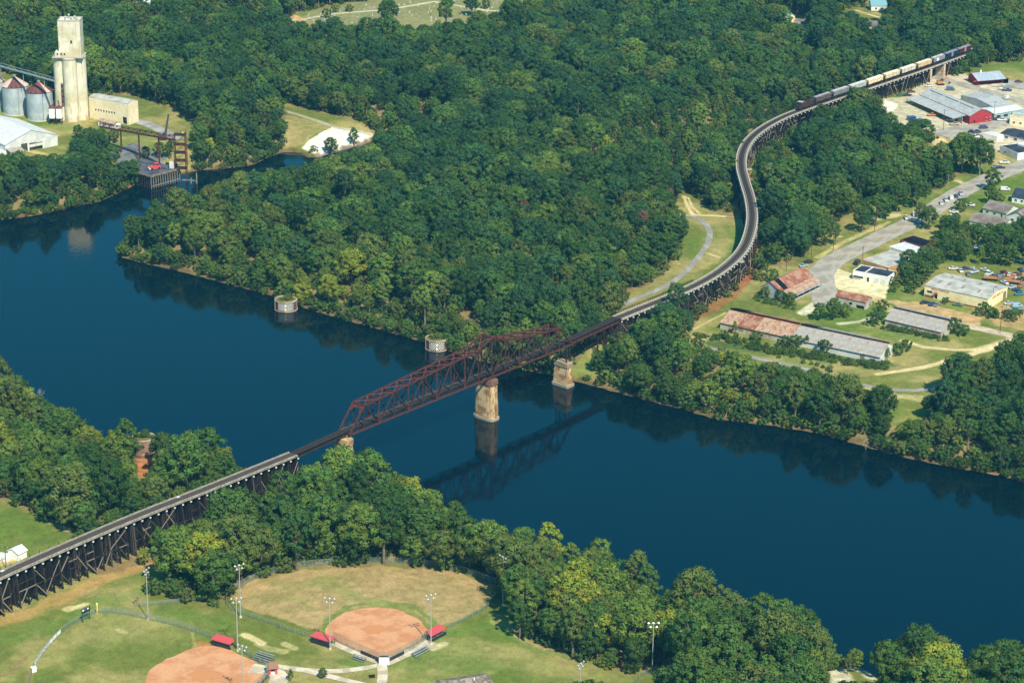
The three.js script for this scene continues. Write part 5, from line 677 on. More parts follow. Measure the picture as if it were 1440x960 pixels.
// openings: [x 0..1 along the front, sill, width, height, kind]; front doorways are real openings into a deep bay
function building(name, label, cat, a, b, h, D, roof, wallM, roofM, opt = {}) {
  const s = site(a, b, h, D), t = thing(name, label, cat, s.pos, s.turn), { L } = s, rise = opt.rise ?? 2, o = opt.over ?? 0.35;
  const isHole = (q) => q[4] && q[4] !== 'window' && q[4] !== 'garage_door', holes = (opt.front ?? []).filter(isHole).sort((p, q) => p[0] - q[0]), bay = holes.length ? Math.min(4, D * 0.4) : 0, zc = D / 2 - bay;
  if (bay) { // front wall built round its doorways, side returns and ceiling over the bay
    const ps = []; let x = -L / 2; for (const [f, y, w, hh] of holes) { const x0 = (f - 0.5) * L - w / 2, x1 = x0 + w; if (x0 > x + 0.02) ps.push(bx(x0 - x, h + s.sink, 0.25, (x + x0) / 2, (h - s.sink) / 2, D / 2 - 0.13)); ps.push(bx(w, h - y - hh, 0.25, (x0 + x1) / 2, (h + y + hh) / 2, D / 2 - 0.13)); if (y + s.sink > 0.02) ps.push(bx(w, y + s.sink, 0.25, (x0 + x1) / 2, (y - s.sink) / 2, D / 2 - 0.13)); x = x1; } ps.push(bx(L / 2 - x, h + s.sink, 0.25, (L / 2 + x) / 2, (h - s.sink) / 2, D / 2 - 0.13));
    part(t, 'front_wall', ps, wallM); for (const k of [1, -1]) part(t, 'side_wall', bx(0.25, h + s.sink - 0.1, bay - 0.28, k * (L / 2 - 0.13), (h - s.sink) / 2 - 0.05, zc + bay / 2 - 0.13), wallM); part(t, 'bay_ceiling', bx(L - 0.6, 0.12, bay - 0.3, 0, h - 0.2, zc + bay / 2 - 0.14), greyTimber);
  }
  if (roof === 'flat') {
    part(t, 'wall', bx(L - (bay ? 0.02 : 0), h + s.sink, D - bay, 0, h / 2 - s.sink / 2, -bay / 2), wallM); part(t, 'roof', bx(L - 0.5, 0.1, D - 0.5, 0, h + 0.08, 0), roofM);
    if (opt.parapet !== 0) { const p = opt.parapet ?? 0.4; part(t, 'parapet', [bx(L + 0.06, p, 0.25, 0, h + p / 2, D / 2 - 0.12), bx(L + 0.06, p, 0.25, 0, h + p / 2, -D / 2 + 0.12), bx(0.25, p, D - 0.5, L / 2 - 0.1, h + p / 2, 0), bx(0.25, p, D - 0.5, -L / 2 + 0.1, h + p / 2, 0)], opt.trim ?? wallM); }
  } else if (roof === 'gable') { // ridge along the front
    const rz = opt.ridge ?? 0, hc = bay ? h + rise * (D / 2 - zc) / (D / 2 - rz) - 0.05 : h - 0.05; part(t, 'wall', prism([[zc, -s.sink], [zc, hc], [rz, h + rise - 0.05], [-D / 2, h - 0.05], [-D / 2, -s.sink]], L), wallM);
    if (bay) for (const k of [1, -1]) part(t, 'gable_infill', prism([[D / 2 - 0.02, h - 0.1], [zc, hc], [zc, h - 0.1]], 0.22).translate(k * (L / 2 - 0.12), 0, 0), wallM);
    part(t, 'roof', slab(V(-L / 2 - o, h, D / 2 + o), V(L / 2 + o, h, D / 2 + o), V(L / 2 + o, h + rise + 0.12, rz), V(-L / 2 - o, h + rise + 0.12, rz), 0.12), roofM); part(t, 'roof', slab(V(L / 2 + o, h, -D / 2 - o), V(-L / 2 - o, h, -D / 2 - o), V(-L / 2 - o, h + rise + 0.12, rz), V(L / 2 + o, h + rise + 0.12, rz), 0.12), opt.roofB ?? roofM);
  } else { // cross gable: ridge runs back from the front
    const g = prism([[L / 2, -s.sink], [L / 2, h - 0.05], [0, h + rise - 0.05], [-L / 2, h - 0.05], [-L / 2, -s.sink]], D - bay).rotateY(Math.PI / 2).translate(0, 0, -bay / 2); part(t, 'wall', g, wallM);
    if (bay) part(t, 'gable_wall', prism([[L / 2, h + 0.01], [0, h + rise - 0.05], [-L / 2, h + 0.01]], 0.25).rotateY(Math.PI / 2).translate(0, 0, D / 2 - 0.13), wallM);
    for (const k of [1, -1]) part(t, 'roof', slab(...(k > 0 ? [V(L / 2 + o, h, D / 2 + o), V(L / 2 + o, h, -D / 2 - o), V(0, h + rise + 0.12, -D / 2 - o), V(0, h + rise + 0.12, D / 2 + o)] : [V(-L / 2 - o, h, -D / 2 - o), V(-L / 2 - o, h, D / 2 + o), V(0, h + rise + 0.12, D / 2 + o), V(0, h + rise + 0.12, -D / 2 - o)]), 0.12), roofM);
  }
  const open = (list, place) => { for (const [f, y, w, hh, kind = 'window'] of list) { const p = place(f), m = kind === 'window' ? mats.glass : kind === 'garage_door' ? mats.paleWall : greyTimber, q = part(t, kind, bx(p.end ? 0.14 : w, hh, p.end ? w : 0.14), m); q.position.set(p.x, y + hh / 2, p.z); if (kind === 'window') { const fr = part(q, 'frame', p.end ? [bx(0.2, 0.12, w + 0.2, 0, hh / 2, 0), bx(0.2, 0.12, w + 0.2, 0, -hh / 2, 0)] : [bx(w + 0.2, 0.12, 0.2, 0, hh / 2, 0), bx(w + 0.2, 0.12, 0.2, 0, -hh / 2, 0)], opt.frame ?? mats.white); } } };
  open((opt.front ?? []).filter((q) => !isHole(q)), (f) => ({ x: (f - 0.5) * L, z: D / 2 + 0.03 })); open(opt.right ?? [], (f) => ({ x: L / 2 + 0.03, z: (0.5 - f) * D, end: true })); open(opt.left ?? [], (f) => ({ x: -L / 2 - 0.03, z: (0.5 - f) * D, end: true }));
  return { t, ...s };
}
// lettering cut from flat boards' worth of paint: short strokes of real text geometry
const font = await new FontLoader().loadAsync('fonts/droid/droid_sans_bold.typeface.json');
function letters(parent, text, size, x, y, z, mat, end) { const g = new TextGeometry(text, { font, size, depth: 0.04, curveSegments: 2 }); g.computeBoundingBox(); g.translate(-(g.boundingBox.max.x) / 2, 0, 0); if (end) g.rotateY(Math.PI / 2); g.translate(x, y, z); const m = new THREE.Mesh(g, mat); m.name = 'lettering'; parent.add(m); return m; }

{ // tan parts warehouse
  const D = depthTo([1301, 401], [1390, 420], [1422, 403], 5.6), { t, L } = building('warehouse', 'large cream parts warehouse with flat grey roof and red lettering', 'warehouse', [1301, 401], [1390, 420], 5.6, D, 'gable', mats.cream, mats.gravelRoof, { rise: 1.1, over: 0.2, front: [[0.09, 2.4, 2.6, 1.2], [0.19, 0, 1.4, 2.6, 'door'], [0.955, 0, 2.6, 3.8, 'door']], right: [[0.86, 0, 3, 3.8, 'door']] });
  const redP = M(rgb(0.5, 0.1, 0.07), 0.8); letters(t, 'AUTO PARTS CO.', 0.85, -L * 0.25, 4.1, D / 2 + 0.02, redP); letters(t, 'AUTO PARTS CO.', 1.05, L / 2 + 0.02, 3.9, 0, redP, true);
  part(t, 'brick_base', bx(L * 0.14, 1.3, 0.12, -L * 0.42, 0.6, D / 2 + 0.02), mats.brick); part(t, 'brick_base', bx(L * 0.66, 0.8, 0.12, L * 0.12, 0.3, D / 2 + 0.02), mats.brick); part(t, 'awning', slab(V(-L * 0.34, 2.8, D / 2 + 1), V(-L * 0.28, 2.8, D / 2 + 1), V(-L * 0.28, 3.4, D / 2), V(-L * 0.34, 3.4, D / 2), 0.1), mats.brick);
  for (const [x, z, y] of [[-0.36, 0.2], [-0.2, 0.22], [0.02, 0.22], [0.28, 0.24], [-0.3, -0.22], [-0.1, -0.22], [0.16, -0.22], [0.4, -0.2]]) { const v = part(t, 'roof_light', bx(1, 0.08, 3), mats.shingle); v.position.set(x * L, 5.6 + 1.2 - Math.abs(z) * 2 * 1.1 + 0.1, z * D); v.rotation.x = z > 0 ? 0.1 : -0.1; }
}
{ // white shop with dark roof
  const { t, L, D } = building('shop', 'white shop with dark flat roof, two garage doors and a sandy forecourt', 'shop', [1200, 381], [1249, 390.5], 4, 10, 'flat', mats.white, mats.darkRoof, { parapet: 0.45, front: [[0.06, 1.2, 1.1, 1.2], [0.13, 1.2, 1.1, 1.2], [0.2, 1.2, 1.1, 1.2], [0.27, 1.2, 1.1, 1.2], [0.44, 0, 1.2, 2.3, 'door'], [0.68, 0, 2.6, 2.8, 'garage_door'], [0.86, 0, 2.6, 2.8, 'garage_door']], right: [[0.4, 1.4, 1.4, 1]] }); part(t, 'divider', bx(0.3, 0.5, D, -L * 0.16, 4.3, 0), mats.white); part(t, 'canopy', bx(L * 0.3, 0.15, 1.2, -L * 0.34, 2.7, D / 2 + 0.6), mats.white);
  const b = (lab, a, e, c, h, w, r, o) => building('commercial_building', lab, 'building', a, e, h, depthTo(a, e, c, h), 'flat', w, r, o);
  b('flat grey roofed building with tan brick walls behind the white shop', [1212, 365], [1250, 377], [1282, 360], 5.4, mats.tanWall, mats.gravelRoof, { parapet: 0.25, front: [[0.3, 1, 1.2, 1.4], [0.7, 1, 1.2, 1.4]], right: [[0.2, 1.2, 1.4, 1.2], [0.5, 1.2, 1.4, 1.2], [0.8, 0, 1.2, 2.2, 'door']] });
  b('white flat roofed building joined behind the grey one', [1251, 347], [1287, 359], [1298, 349], 5.8, mats.white, mats.paleRoof, { parapet: 0.3 });
  b('black roofed building at the end of the street block', [1266, 337], [1297, 347], [1313, 340], 6, mats.brick, mats.blackRoof, { parapet: 0.2 });
}
{ // rusty barn with lean-to
  const D = depthTo([1142.5, 388], [1097, 409], [1071, 402], 4.6), { t, L } = building('barn', 'old barn with streaked rust red roof and open lean-to', 'barn', [1097, 409], [1142.5, 388], 4.6, D, 'gable', mats.greyWall, mats.redRust, { rise: 3.4, over: 0.4, left: [[0.05, 0, 0.9, 1.8, 'door']] });
  part(t, 'dark_roof_sheet', slab(V(-L * 0.4, 4.75, D / 2 + 0.42), V(-L * 0.27, 4.75, D / 2 + 0.42), V(-L * 0.27, 8.2, 0.03), V(-L * 0.4, 8.2, 0.03), 0.06), mats.blackRoof);
  const w = 5.4, z0 = D / 2 + 0.3, z1 = z0 + w; part(t, 'lean_to_roof', slab(V(-L * 0.44, 3.0, z1), V(L / 2, 3.0, z1), V(L / 2, 4.3, z0), V(-L * 0.44, 4.3, z0), 0.12), mats.rustRoof);
  for (let k = 0; k <= 5; k++) bar(t, 'lean_to_post', V(lerp(-L * 0.42, L * 0.48, k / 5), -0.6, z1 - 0.3), V(lerp(-L * 0.42, L * 0.48, k / 5), 2.9, z1 - 0.3), 0.22, 0.22, greyTimber); part(t, 'lean_to_beam', bx(L * 0.92, 0.9, 0.16, 0.03 * L, 2.4, z1 - 0.2), mats.greyWall); part(t, 'lean_to_sill', bx(L * 0.92, 1, 0.16, 0.03 * L, 0.1, z1 - 0.2), mats.greyWall);
}
{ // rusty shed
  const { t, L, D } = building('shed', 'small grey shed with rusty red roof between the barns', 'shed', [1176, 416], [1218, 425], 3.7, 6.5, 'gable', mats.oldWall, mats.redRust, { rise: 2, over: 0.3, front: [[0.5, 0.8, 1.4, 1.4, 'door'], [0.82, 0, 4, 1.6, 'door']], right: [[0.7, 0, 1.6, 1.9, 'door']] });
}
function longShed(label, a, b, h, D, m1, m2, w, frontOpen) { // front slope, a raised strip with gap shade behind its ridge as a dark-coloured board
  const s = site(a, b, h, D), t = thing('warehouse', label, 'warehouse', s.pos, s.turn), { L } = s, r = D * 0.19 + 0.4, rz = -D * 0.1;
  part(t, 'wall', prism([[D / 2, -s.sink], [D / 2, h], [rz, h + r], [-D / 2, h + 0.3], [-D / 2, -s.sink]], L), w);
  const n = Math.max(3, Math.round(L / 9)); for (let k = 0; k < n; k++) { const x0 = -L / 2 + L * k / n, x1 = x0 + L / n, dy = R(-0.06, 0.06), m = m1[k % m1.length], m3 = m2[k % m2.length]; part(t, 'roof_sheet', slab(V(x0, h + 0.1 + dy, D / 2 + 0.5), V(x1 - 0.05, h + 0.1 + dy, D / 2 + 0.5), V(x1 - 0.05, h + r + 0.2 + dy, rz), V(x0, h + r + 0.2 + dy, rz), 0.1), m); part(t, 'ridge_sheet', slab(V(x0, h + r + 1.1 + dy, rz + 0.5), V(x1 - 0.05, h + r + 1.1 + dy, rz + 0.5), V(x1 - 0.05, h + 0.6 + r * 0.55, -D / 2 - 0.4), V(x0, h + 0.6 + r * 0.55, -D / 2 - 0.4), 0.1), m3); }
  part(t, 'ridge_gap_shade', bx(L - 0.3, 1, 0.2, 0, h + r + 0.55, rz - 0.2), timbers[2]); for (const k of frontOpen) part(t, 'opening', bx(2.2, 1.6, 0.14, (k - 0.5) * L, h - 1.2, D / 2 + 0.02), greyTimber);  // dark timber colour stands in for shade in the gap under the ridge sheets
  return { t, L, D };
}
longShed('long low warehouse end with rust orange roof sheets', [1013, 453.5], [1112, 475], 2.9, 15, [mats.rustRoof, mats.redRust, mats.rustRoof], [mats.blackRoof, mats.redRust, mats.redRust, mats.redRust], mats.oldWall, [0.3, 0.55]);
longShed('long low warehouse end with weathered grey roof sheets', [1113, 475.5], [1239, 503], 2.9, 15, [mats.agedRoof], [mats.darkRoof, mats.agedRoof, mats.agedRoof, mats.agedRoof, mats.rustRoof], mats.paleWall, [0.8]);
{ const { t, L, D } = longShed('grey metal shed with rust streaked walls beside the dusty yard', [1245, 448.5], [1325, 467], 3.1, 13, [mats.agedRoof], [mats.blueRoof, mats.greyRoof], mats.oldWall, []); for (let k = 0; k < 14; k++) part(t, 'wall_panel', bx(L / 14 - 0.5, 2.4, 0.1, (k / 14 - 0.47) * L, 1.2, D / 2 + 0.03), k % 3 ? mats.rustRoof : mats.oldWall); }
// houses by the street
building('house', 'long house with grey brown shingle roof behind the trees', 'house', [1364, 310], [1412, 320], 3, 12, 'gable', mats.mint, mats.shingle, { rise: 3, front: [[0.4, 1, 1.3, 1.2], [0.6, 1, 1.3, 1.2]] });
building('house', 'pale green house with wide grey brown gable roof', 'house', [1383, 292], [1416, 300], 3, 13, 'gable', mats.mint, mats.shingle, { rise: 2.8, front: [[0.2, 1, 1.3, 1.2], [0.5, 1, 1.3, 1.2], [0.8, 0, 1, 2.1, 'door']] }); building('house', 'pale house with a grey gable facing the lane', 'house', [1416, 303], [1446, 309], 3, 14, 'cross', mats.paleWall, mats.shingle, { rise: 3, front: [[0.3, 1, 1.2, 1.2], [0.7, 1, 1.2, 1.2]] });
building('house', 'white house with dark blue roof above the lane', 'house', [1424, 276], [1452, 281], 3.2, 10, 'gable', mats.white, mats.slate, { rise: 3.4, front: [[0.2, 1, 1.2, 1.2], [0.5, 1, 1.2, 1.2]] });
// market
{
  const h = 5, D = 52, { t, L } = building('market_hall', 'long grey metal market hall with a red gable end', 'market hall', [1364.5, 163], [1396, 159], h, D, 'cross', mats.red, mats.greyRoof, { rise: 3.4, over: 0.3, front: [[0.22, 0, 0.9, 2, 'door'], [0.76, 1.2, 0.8, 1.5], [0.92, 1.2, 0.8, 1.5]], frame: mats.white });
  const x0 = -L / 2 - 0.4; part(t, 'lean_to_roof', slab(V(x0 - 9, 3.6, D / 2 - 3), V(x0, 4.7, D / 2 - 3), V(x0, 4.7, -D / 2), V(x0 - 9, 3.6, -D / 2), 0.15), mats.greyRoof); part(t, 'lean_to_wall', bx(0.2, 3.6, D - 3, x0 - 2.5, 1.8, -1.5), mats.greyWall); for (let k = 0; k <= 9; k++) bar(t, 'lean_to_post', V(x0 - 8.7, -0.6, D / 2 - 3.3 - k * (D - 4) / 9), V(x0 - 8.7, 3.6, D / 2 - 3.3 - k * (D - 4) / 9), 0.25, 0.25, greyTimber);
  for (let k = 0; k < 3; k++) part(t, 'ridge_vent', bx(0.7, 0.35, D * 0.26, -L * 0.12, h + 2.95, D * (0.28 - k * 0.3)), mats.greyWall);
  building('market_annex', 'white roofed market annex with teal wall beside the red gable', 'building', [1399, 160], [1440, 153], 3.6, 13, 'gable', mats.tealWall, mats.paleRoof, { rise: 0.9, front: [[0.15, 0.6, 3, 2], [0.4, 0.6, 3, 2], [0.65, 0.6, 3, 2]] });
  building('market_shed', 'wide pale roofed shed behind the red gabled market hall', 'building', [1398, 150], [1424, 146], 4.2, 30, 'gable', mats.paleWall, mats.greyRoof, { rise: 1.4 });
  const b = building('red_barn', 'small red barn with pale metal roof and open porch', 'barn', [1377, 113], [1412, 110], 3.4, 13, 'gable', mats.red, mats.blueRoof, { rise: 2.8, over: 1.2, ridge: -1, front: [[0.5, 0, 24, 2.6, 'open_bay']] }); part(b.t, 'porch_floor', bx(b.L + 1, 0.5, 3, 0, 0.2, b.D / 2 + 1.6), concrete); part(b.t, 'roof_vent', bx(0.8, 1.4, 0.8, -b.L * 0.2, 7, -1), mats.white);
  building('low_building', 'grey flat roofed building at the edge of the pale yard', 'building', [1226, 160], [1240, 168], 3.2, 8, 'flat', mats.paleWall, mats.gravelRoof, { parapet: 0.15 });
  building('low_building', 'cream flat roofed building opposite the red gable', 'building', [1421, 164], [1452, 168], 4.6, 9, 'flat', mats.beige, mats.gravelRoof, { front: [[0.2, 1, 1.2, 1.2], [0.5, 1, 1.2, 1.2]] }); building('low_building', 'long grey roofed building with white front row', 'building', [1408, 187], [1450, 197], 3, 14, 'gable', mats.white, mats.darkRoof, { rise: 1.2, front: [[0.2, 0.8, 2, 1.4], [0.5, 0.8, 2, 1.4]] }); building('low_building', 'white walled shop with half grey half pale roof', 'building', [1407, 205], [1432, 216], 3.8, 15, 'flat', mats.white, mats.darkRoof, { parapet: 0.3, front: [[0.3, 1, 1.4, 1.2]] }); building('low_building', 'white flat roofed annex above the parking lane', 'building', [1432, 203], [1452, 208], 4.4, 14, 'flat', mats.white, mats.paleRoof, {}); building('low_building', 'small white roofed stall beside the market lot', 'building', [1384, 187], [1403, 192], 2.8, 6, 'flat', mats.white, mats.paleRoof, { parapet: 0.1 });
}
// hillside houses
building('house', 'white house with teal roof high among the trees', 'house', [1226, 8], [1248, 8], 3.4, 9, 'gable', mats.white, M(rgb(0.16, 0.34, 0.38), 0.7), { rise: 3, front: [[0.3, 1, 1.4, 1.3], [0.7, 1, 1.4, 1.3]] }); building('house', 'small grey roofed white cottage below the dirt drive', 'house', [1216, 34], [1234, 37], 3, 9, 'gable', mats.white, mats.shingle, { rise: 2.4, front: [[0.3, 1, 1.2, 1.2], [0.7, 1, 1.2, 1.2]] }); building('house', 'brown roofed house among the dark trees above the train', 'house', [1256, 70], [1273, 71], 3, 9, 'gable', mats.brick, mats.brownRoof, { rise: 3 }); building('house', 'pale teal roofed house with tan wall among hillside trees', 'house', [1093, 22], [1108, 25], 4, 8, 'gable', mats.beige, M(rgb(0.3, 0.45, 0.46), 0.7), { rise: 2.6 }); building('house', 'low white house half hidden on the wooded hill', 'house', [1116, 32], [1140, 35], 3, 8, 'gable', mats.white, mats.shingle, { rise: 2.2, front: [[0.3, 1, 1.2, 1.2], [0.7, 1, 1.2, 1.2]] }); building('warehouse', 'white building at the top of the wooded slope', 'building', [172, 4], [232, 2], 5, 14, 'gable', mats.white, mats.paleRoof, { rise: 1.6 });
building('house', 'white gabled pump house on the lawn beside the trestle', 'house', [10, 774], [25, 779], 2.8, 4.2, 'cross', mats.white, mats.white, { rise: 1.4 }); building('shed', 'low white shed beside the white pump house', 'shed', [-6, 781], [9, 784], 1.8, 3, 'flat', mats.white, mats.paleRoof, { parapet: 0.1 });

// ---------------------------------------------------------------- grain elevator and dock
const elevConc = MT(tex(512, 512, (u, v) => { const n = pf(u, v, 6, 4, 301), s = pn(u * 2 % 1, v * 0.15, 40, 305), w = pn(u, v, 20, 307); let c = mix3([222, 214, 188], [204, 190, 154], sstep(0.4, 0.7, n)); c = mix3(c, [164, 140, 100], 0.5 * sstep(0.66, 0.9, s)); return c.map((q) => q * (0.95 + 0.08 * w)); }, 40), 0.9), bandMat = M(rgb(0.4, 0.37, 0.3), 0.9), binSteel = MT(tex(256, 256, (u, v) => { const n = pf(u, v, 5, 4, 311), r = (v * 30) % 1 > 0.85 ? 0.9 : 1; return mix3([184, 192, 194], [158, 170, 174], sstep(0.35, 0.7, n)).map((q) => q * r); }, 20), 0.55), rustCone = MT(streak([112, 72, 68], [88, 58, 56], 315), 0.85), paleCone = MT(streak([206, 178, 160], [170, 120, 104], 317), 0.85);
const uvm = (g, s = 1) => { const p = g.attributes.position, uv = g.attributes.uv; g.computeBoundingBox(); const r = (g.boundingBox.max.x - g.boundingBox.min.x) / 2; for (let i = 0; i < uv.count; i++) uv.setXY(i, uv.getX(i) * r * 6.28, p.getY(i)); return g; };
{
  const p = onG(99, 170), t = thing('grain_elevator', 'tall cream concrete grain elevator with square headhouse on clustered silos', 'grain elevator', V(p.x, p.y, p.z - 6)), H = 37, r = 4.2;
  for (const [x, z] of [[-4.9, 1.6], [0.8, 4.8], [5.3, 1], [-0.2, -3]]) { part(t, 'silo', uvm(cyl(r, r, H + 1, x, -1, z, 28)), elevConc); part(t, 'silo_band', cyl(r + 0.15, r + 0.15, 0.9, x, H - 1, z, 28), bandMat); }
  part(t, 'gallery_deck', bx(17.6, 0.5, 13, 0.2, H + 0.3, 1), bandMat); part(t, 'side_house', bx(7, 2.8, 6, -3.6, H + 1.9, 3), elevConc); for (const x of [-5.6, -3.6, -1.6]) part(t, 'gallery_window', bx(0.8, 1.2, 0.1, x, H + 2.1, 6.04), mats.glass);
  const hh = 20.5; part(t, 'headhouse', bx(12.6, hh, 10, 1.4, H + hh / 2 + 0.5, 0), elevConc); part(t, 'headhouse_window', bx(1, 1.8, 0.12, 2.4, H + 9, 5.04), mats.glass); for (let k = 0; k < 4; k++) part(t, 'vent_slot', bx(0.35, 0.4, 0.1, -2.2, H + 12 + k * 1.9, 5.04), mats.brick); part(t, 'headhouse_parapet', [bx(12.9, 0.5, 0.4, 1.4, H + hh + 0.7, 4.9), bx(12.9, 0.5, 0.4, 1.4, H + hh + 0.7, -4.9), bx(0.4, 0.5, 9.4, 7.6, H + hh + 0.7, 0), bx(0.4, 0.5, 9.4, -4.8, H + hh + 0.7, 0)], bandMat);
  for (const [x, z, s] of [[-1, 1, 1.6], [0.6, -1.5, 2.2], [2.4, 1, 1.3], [4, -1, 1.4], [5.6, 1.5, 1.1]]) { part(t, 'roof_vent', cyl(0.45, 0.45, s, x, H + hh + 0.5, z, 8), galv); part(t, 'vent_hood', cyl(0.8, 0.5, 0.5, x, H + hh + 0.5 + s, z, 8), galv); }
  for (const x of [3.8, 4.6]) part(t, 'down_pipe', bx(0.35, H - 3, 0.35, x, H / 2, 6.2), M(rgb(0.26, 0.22, 0.16), 0.8));
  const rp = []; for (let k = 0; k < 9; k++) rp.push(beam(V(-4.2 + (k % 2) * 1.6, 9 + k * 1.5, 6.4), V(-2.6 - (k % 2) * 1.6, 10.5 + k * 1.5, 6.4), 0.4), beam(V(-4.2, 9 + k * 1.5, 6.4), V(-4.2, 10.6 + k * 1.5, 6.4), 0.35), beam(V(-2.6, 9 + k * 1.5, 6.4), V(-2.6, 10.6 + k * 1.5, 6.4), 0.35)); part(t, 'rusty_leg_tower', rp, rustSteel);
  const q = onG(82, 174); for (const [k, lab] of [[0, 'white hopper tank with rusty top against the elevator foot'], [1, 'white hopper tank on dark legs right against the elevator']]) { const h = thing('hopper_tank', lab, 'tank', V(q.x - 3.4 + k * 4, q.y, q.z)); part(h, 'tank', bx(3, 6, 3, 0, 6.5, 0), white); part(h, 'rusty_rim', bx(3.2, 0.7, 3.2, 0, 9.6, 0), laceSteel); part(h, 'hopper', new THREE.CylinderGeometry(2, 0.6, 2, 4).rotateY(Math.PI / 4).translate(0, 2.6, 0), darkSteel); for (const [x, z] of [[1.4, 1.4], [-1.4, 1.4], [1.4, -1.4], [-1.4, -1.4]]) bar(h, 'leg', V(x, -0.5, z), V(x, 3.6, z), 0.3, 0.3, darkSteel); part(h, 'spout', beam(V(0.4, 10, 0), V(1.2 - k * 2, 13, -2.5), 0.5), rustSteel); part(h, 'top_cone', new THREE.ConeGeometry(1.6, 1.6, 10).translate(0, 10.7, 0), rustCone); }
  for (const [px, py, lab, k] of [[56.5, 166, 'steel grain bin with dark rust cone roof beside the elevator', 0], [22.5, 158, 'steel grain bin with pale and rust striped cone roof', 1], [-10, 151, 'steel grain bin cut by the yard edge with tan cone roof', 2]]) {
    const g = onG(px, py), b = thing('grain_bin', lab, 'grain bin', V(g.x, g.y, g.z)), R0 = 7.5, Hb = 16.5; part(b, 'shell', uvm(cyl(R0, R0, Hb + 0.5, 0, -0.5, 0, 40, true)), binSteel); part(b, 'base_ring', cyl(R0 + 0.2, R0 + 0.2, 0.7, 0, -0.3, 0, 40), concrete);
    for (let s = 0; s < 16; s++) part(b, 'roof_panel', new THREE.ConeGeometry(R0 + 0.35, 5.4, 2, 1, true, s / 16 * 6.2832, 6.2832 / 16).translate(0, Hb + 2.7, 0), k === 0 ? (s % 7 === 2 ? paleCone : rustCone) : k === 1 ? (s % 5 < 2 ? rustCone : paleCone) : (s % 4 ? paleCone : rustCone));
    part(b, 'roof_cap', cyl(0.9, 0.9, 0.8, 0, Hb + 5, 0, 10), galv); part(b, 'ladder', bx(0.5, Hb, 0.15, 3, Hb / 2, 6.95), galv); part(b, 'rust_rim', cyl(R0 + 0.08, R0 + 0.08, 0.4, 0, Hb - 0.35, 0, 40, true), laceSteel);
  }
  // overhead conveyor from the bins to the tower
  const c0 = onG(-40, 83, 0), a = atH(-40, 82, 36), b = atH(77, 114, 36), cv = thing('conveyor_bridge', 'pale overhead conveyor running above the grain bins to the elevator', 'conveyor', V(a.x, 0, a.z)), d = b.clone().sub(a).setY(0), yy = 36; part(cv, 'trough', beam(V(0, yy, 0), d.clone().setY(yy), 1.2, 0.7), galv); const n = 24; for (let k = 0; k < n; k++) { const u = d.clone().multiplyScalar(k / n), w = d.clone().multiplyScalar((k + 1) / n); bar(cv, 'truss_web', u.clone().setY(yy + (k % 2 ? 0.4 : 1.8)), w.clone().setY(yy + (k % 2 ? 1.8 : 0.4)), 0.16, 0.16, galv); } part(cv, 'truss_chord', beam(V(0, yy + 1.9, 0), d.clone().setY(yy + 1.9), 0.22, 0.22), galv); for (const f of [0.35, 0.62, 0.87]) bar(cv, 'support_leg', d.clone().multiplyScalar(f).setY(yy), d.clone().multiplyScalar(f).setY(30), 0.3, 0.3, galv);
}
building('warehouse', 'tall plain cream warehouse with a row of small windows beside the elevator', 'warehouse', [124, 136], [179.5, 146], 12.5, 9, 'gable', mats.beige, mats.gravelRoof, { rise: 0.8, over: 0.1, front: [...Array(8)].map((_, k) => [0.17 + k * 0.068, 5.2, 0.8, 1.1]).concat([[0.9, 0, 3, 4.2, 'door']]), frame: mats.beige });
building('shed', 'small white lean-to with rust roof before the cream warehouse', 'shed', [137, 169], [160, 175], 3, 5, 'gable', mats.white, mats.rustRoof, { rise: 1, front: [[0.35, 0, 1.2, 2.2, 'door'], [0.7, 0, 1.2, 2.2, 'door']] });
{ // big pale barn at the left: gable end faces the yard
  const h = 6.2, { t, L, D } = building('warehouse', 'broad pale metal warehouse with open bays in its gable end', 'warehouse', [6.5, 204.5], [80, 189], h, 42, 'cross', mats.paleWall, mats.paleRoof, { rise: 5.6, over: 0.3, front: [[0.36, 0, 4, 5, 'open_bay'], [0.52, 0, 4.4, 4.6, 'open_bay'], [0.64, 0, 4.4, 4.2, 'open_bay']] });
  for (const x of [0.52, 0.64]) part(t, 'bay_door', bx(4.4, 1.6, 0.16, (x - 0.5) * L, 3, D / 2 + 0.08), mats.paleRoof); part(t, 'porch_roof', slab(V(-L * 0.49, 3.2, D / 2 + 5), V(-L * 0.24, 3.2, D / 2 + 5), V(-L * 0.22, 4.2, D / 2), V(-L * 0.5, 4.2, D / 2), 0.15), mats.agedRoof); for (let k = 0; k < 5; k++) bar(t, 'porch_post', V(-L * (0.48 - k * 0.058), -0.5, D / 2 + 4.8), V(-L * (0.48 - k * 0.058), 3.2, D / 2 + 4.8), 0.3, 0.3, mats.white); part(t, 'porch_wall', bx(L * 0.22, 3, 0.2, -L * 0.36, 1.5, D / 2 + 2.5), mats.greyWall);
  building('shed', 'small white office shed before the pale warehouse', 'shed', [-12, 216], [8, 214], 3, 8, 'flat', mats.white, mats.paleRoof, { front: [[0.7, 1, 1, 1.2]] });
}
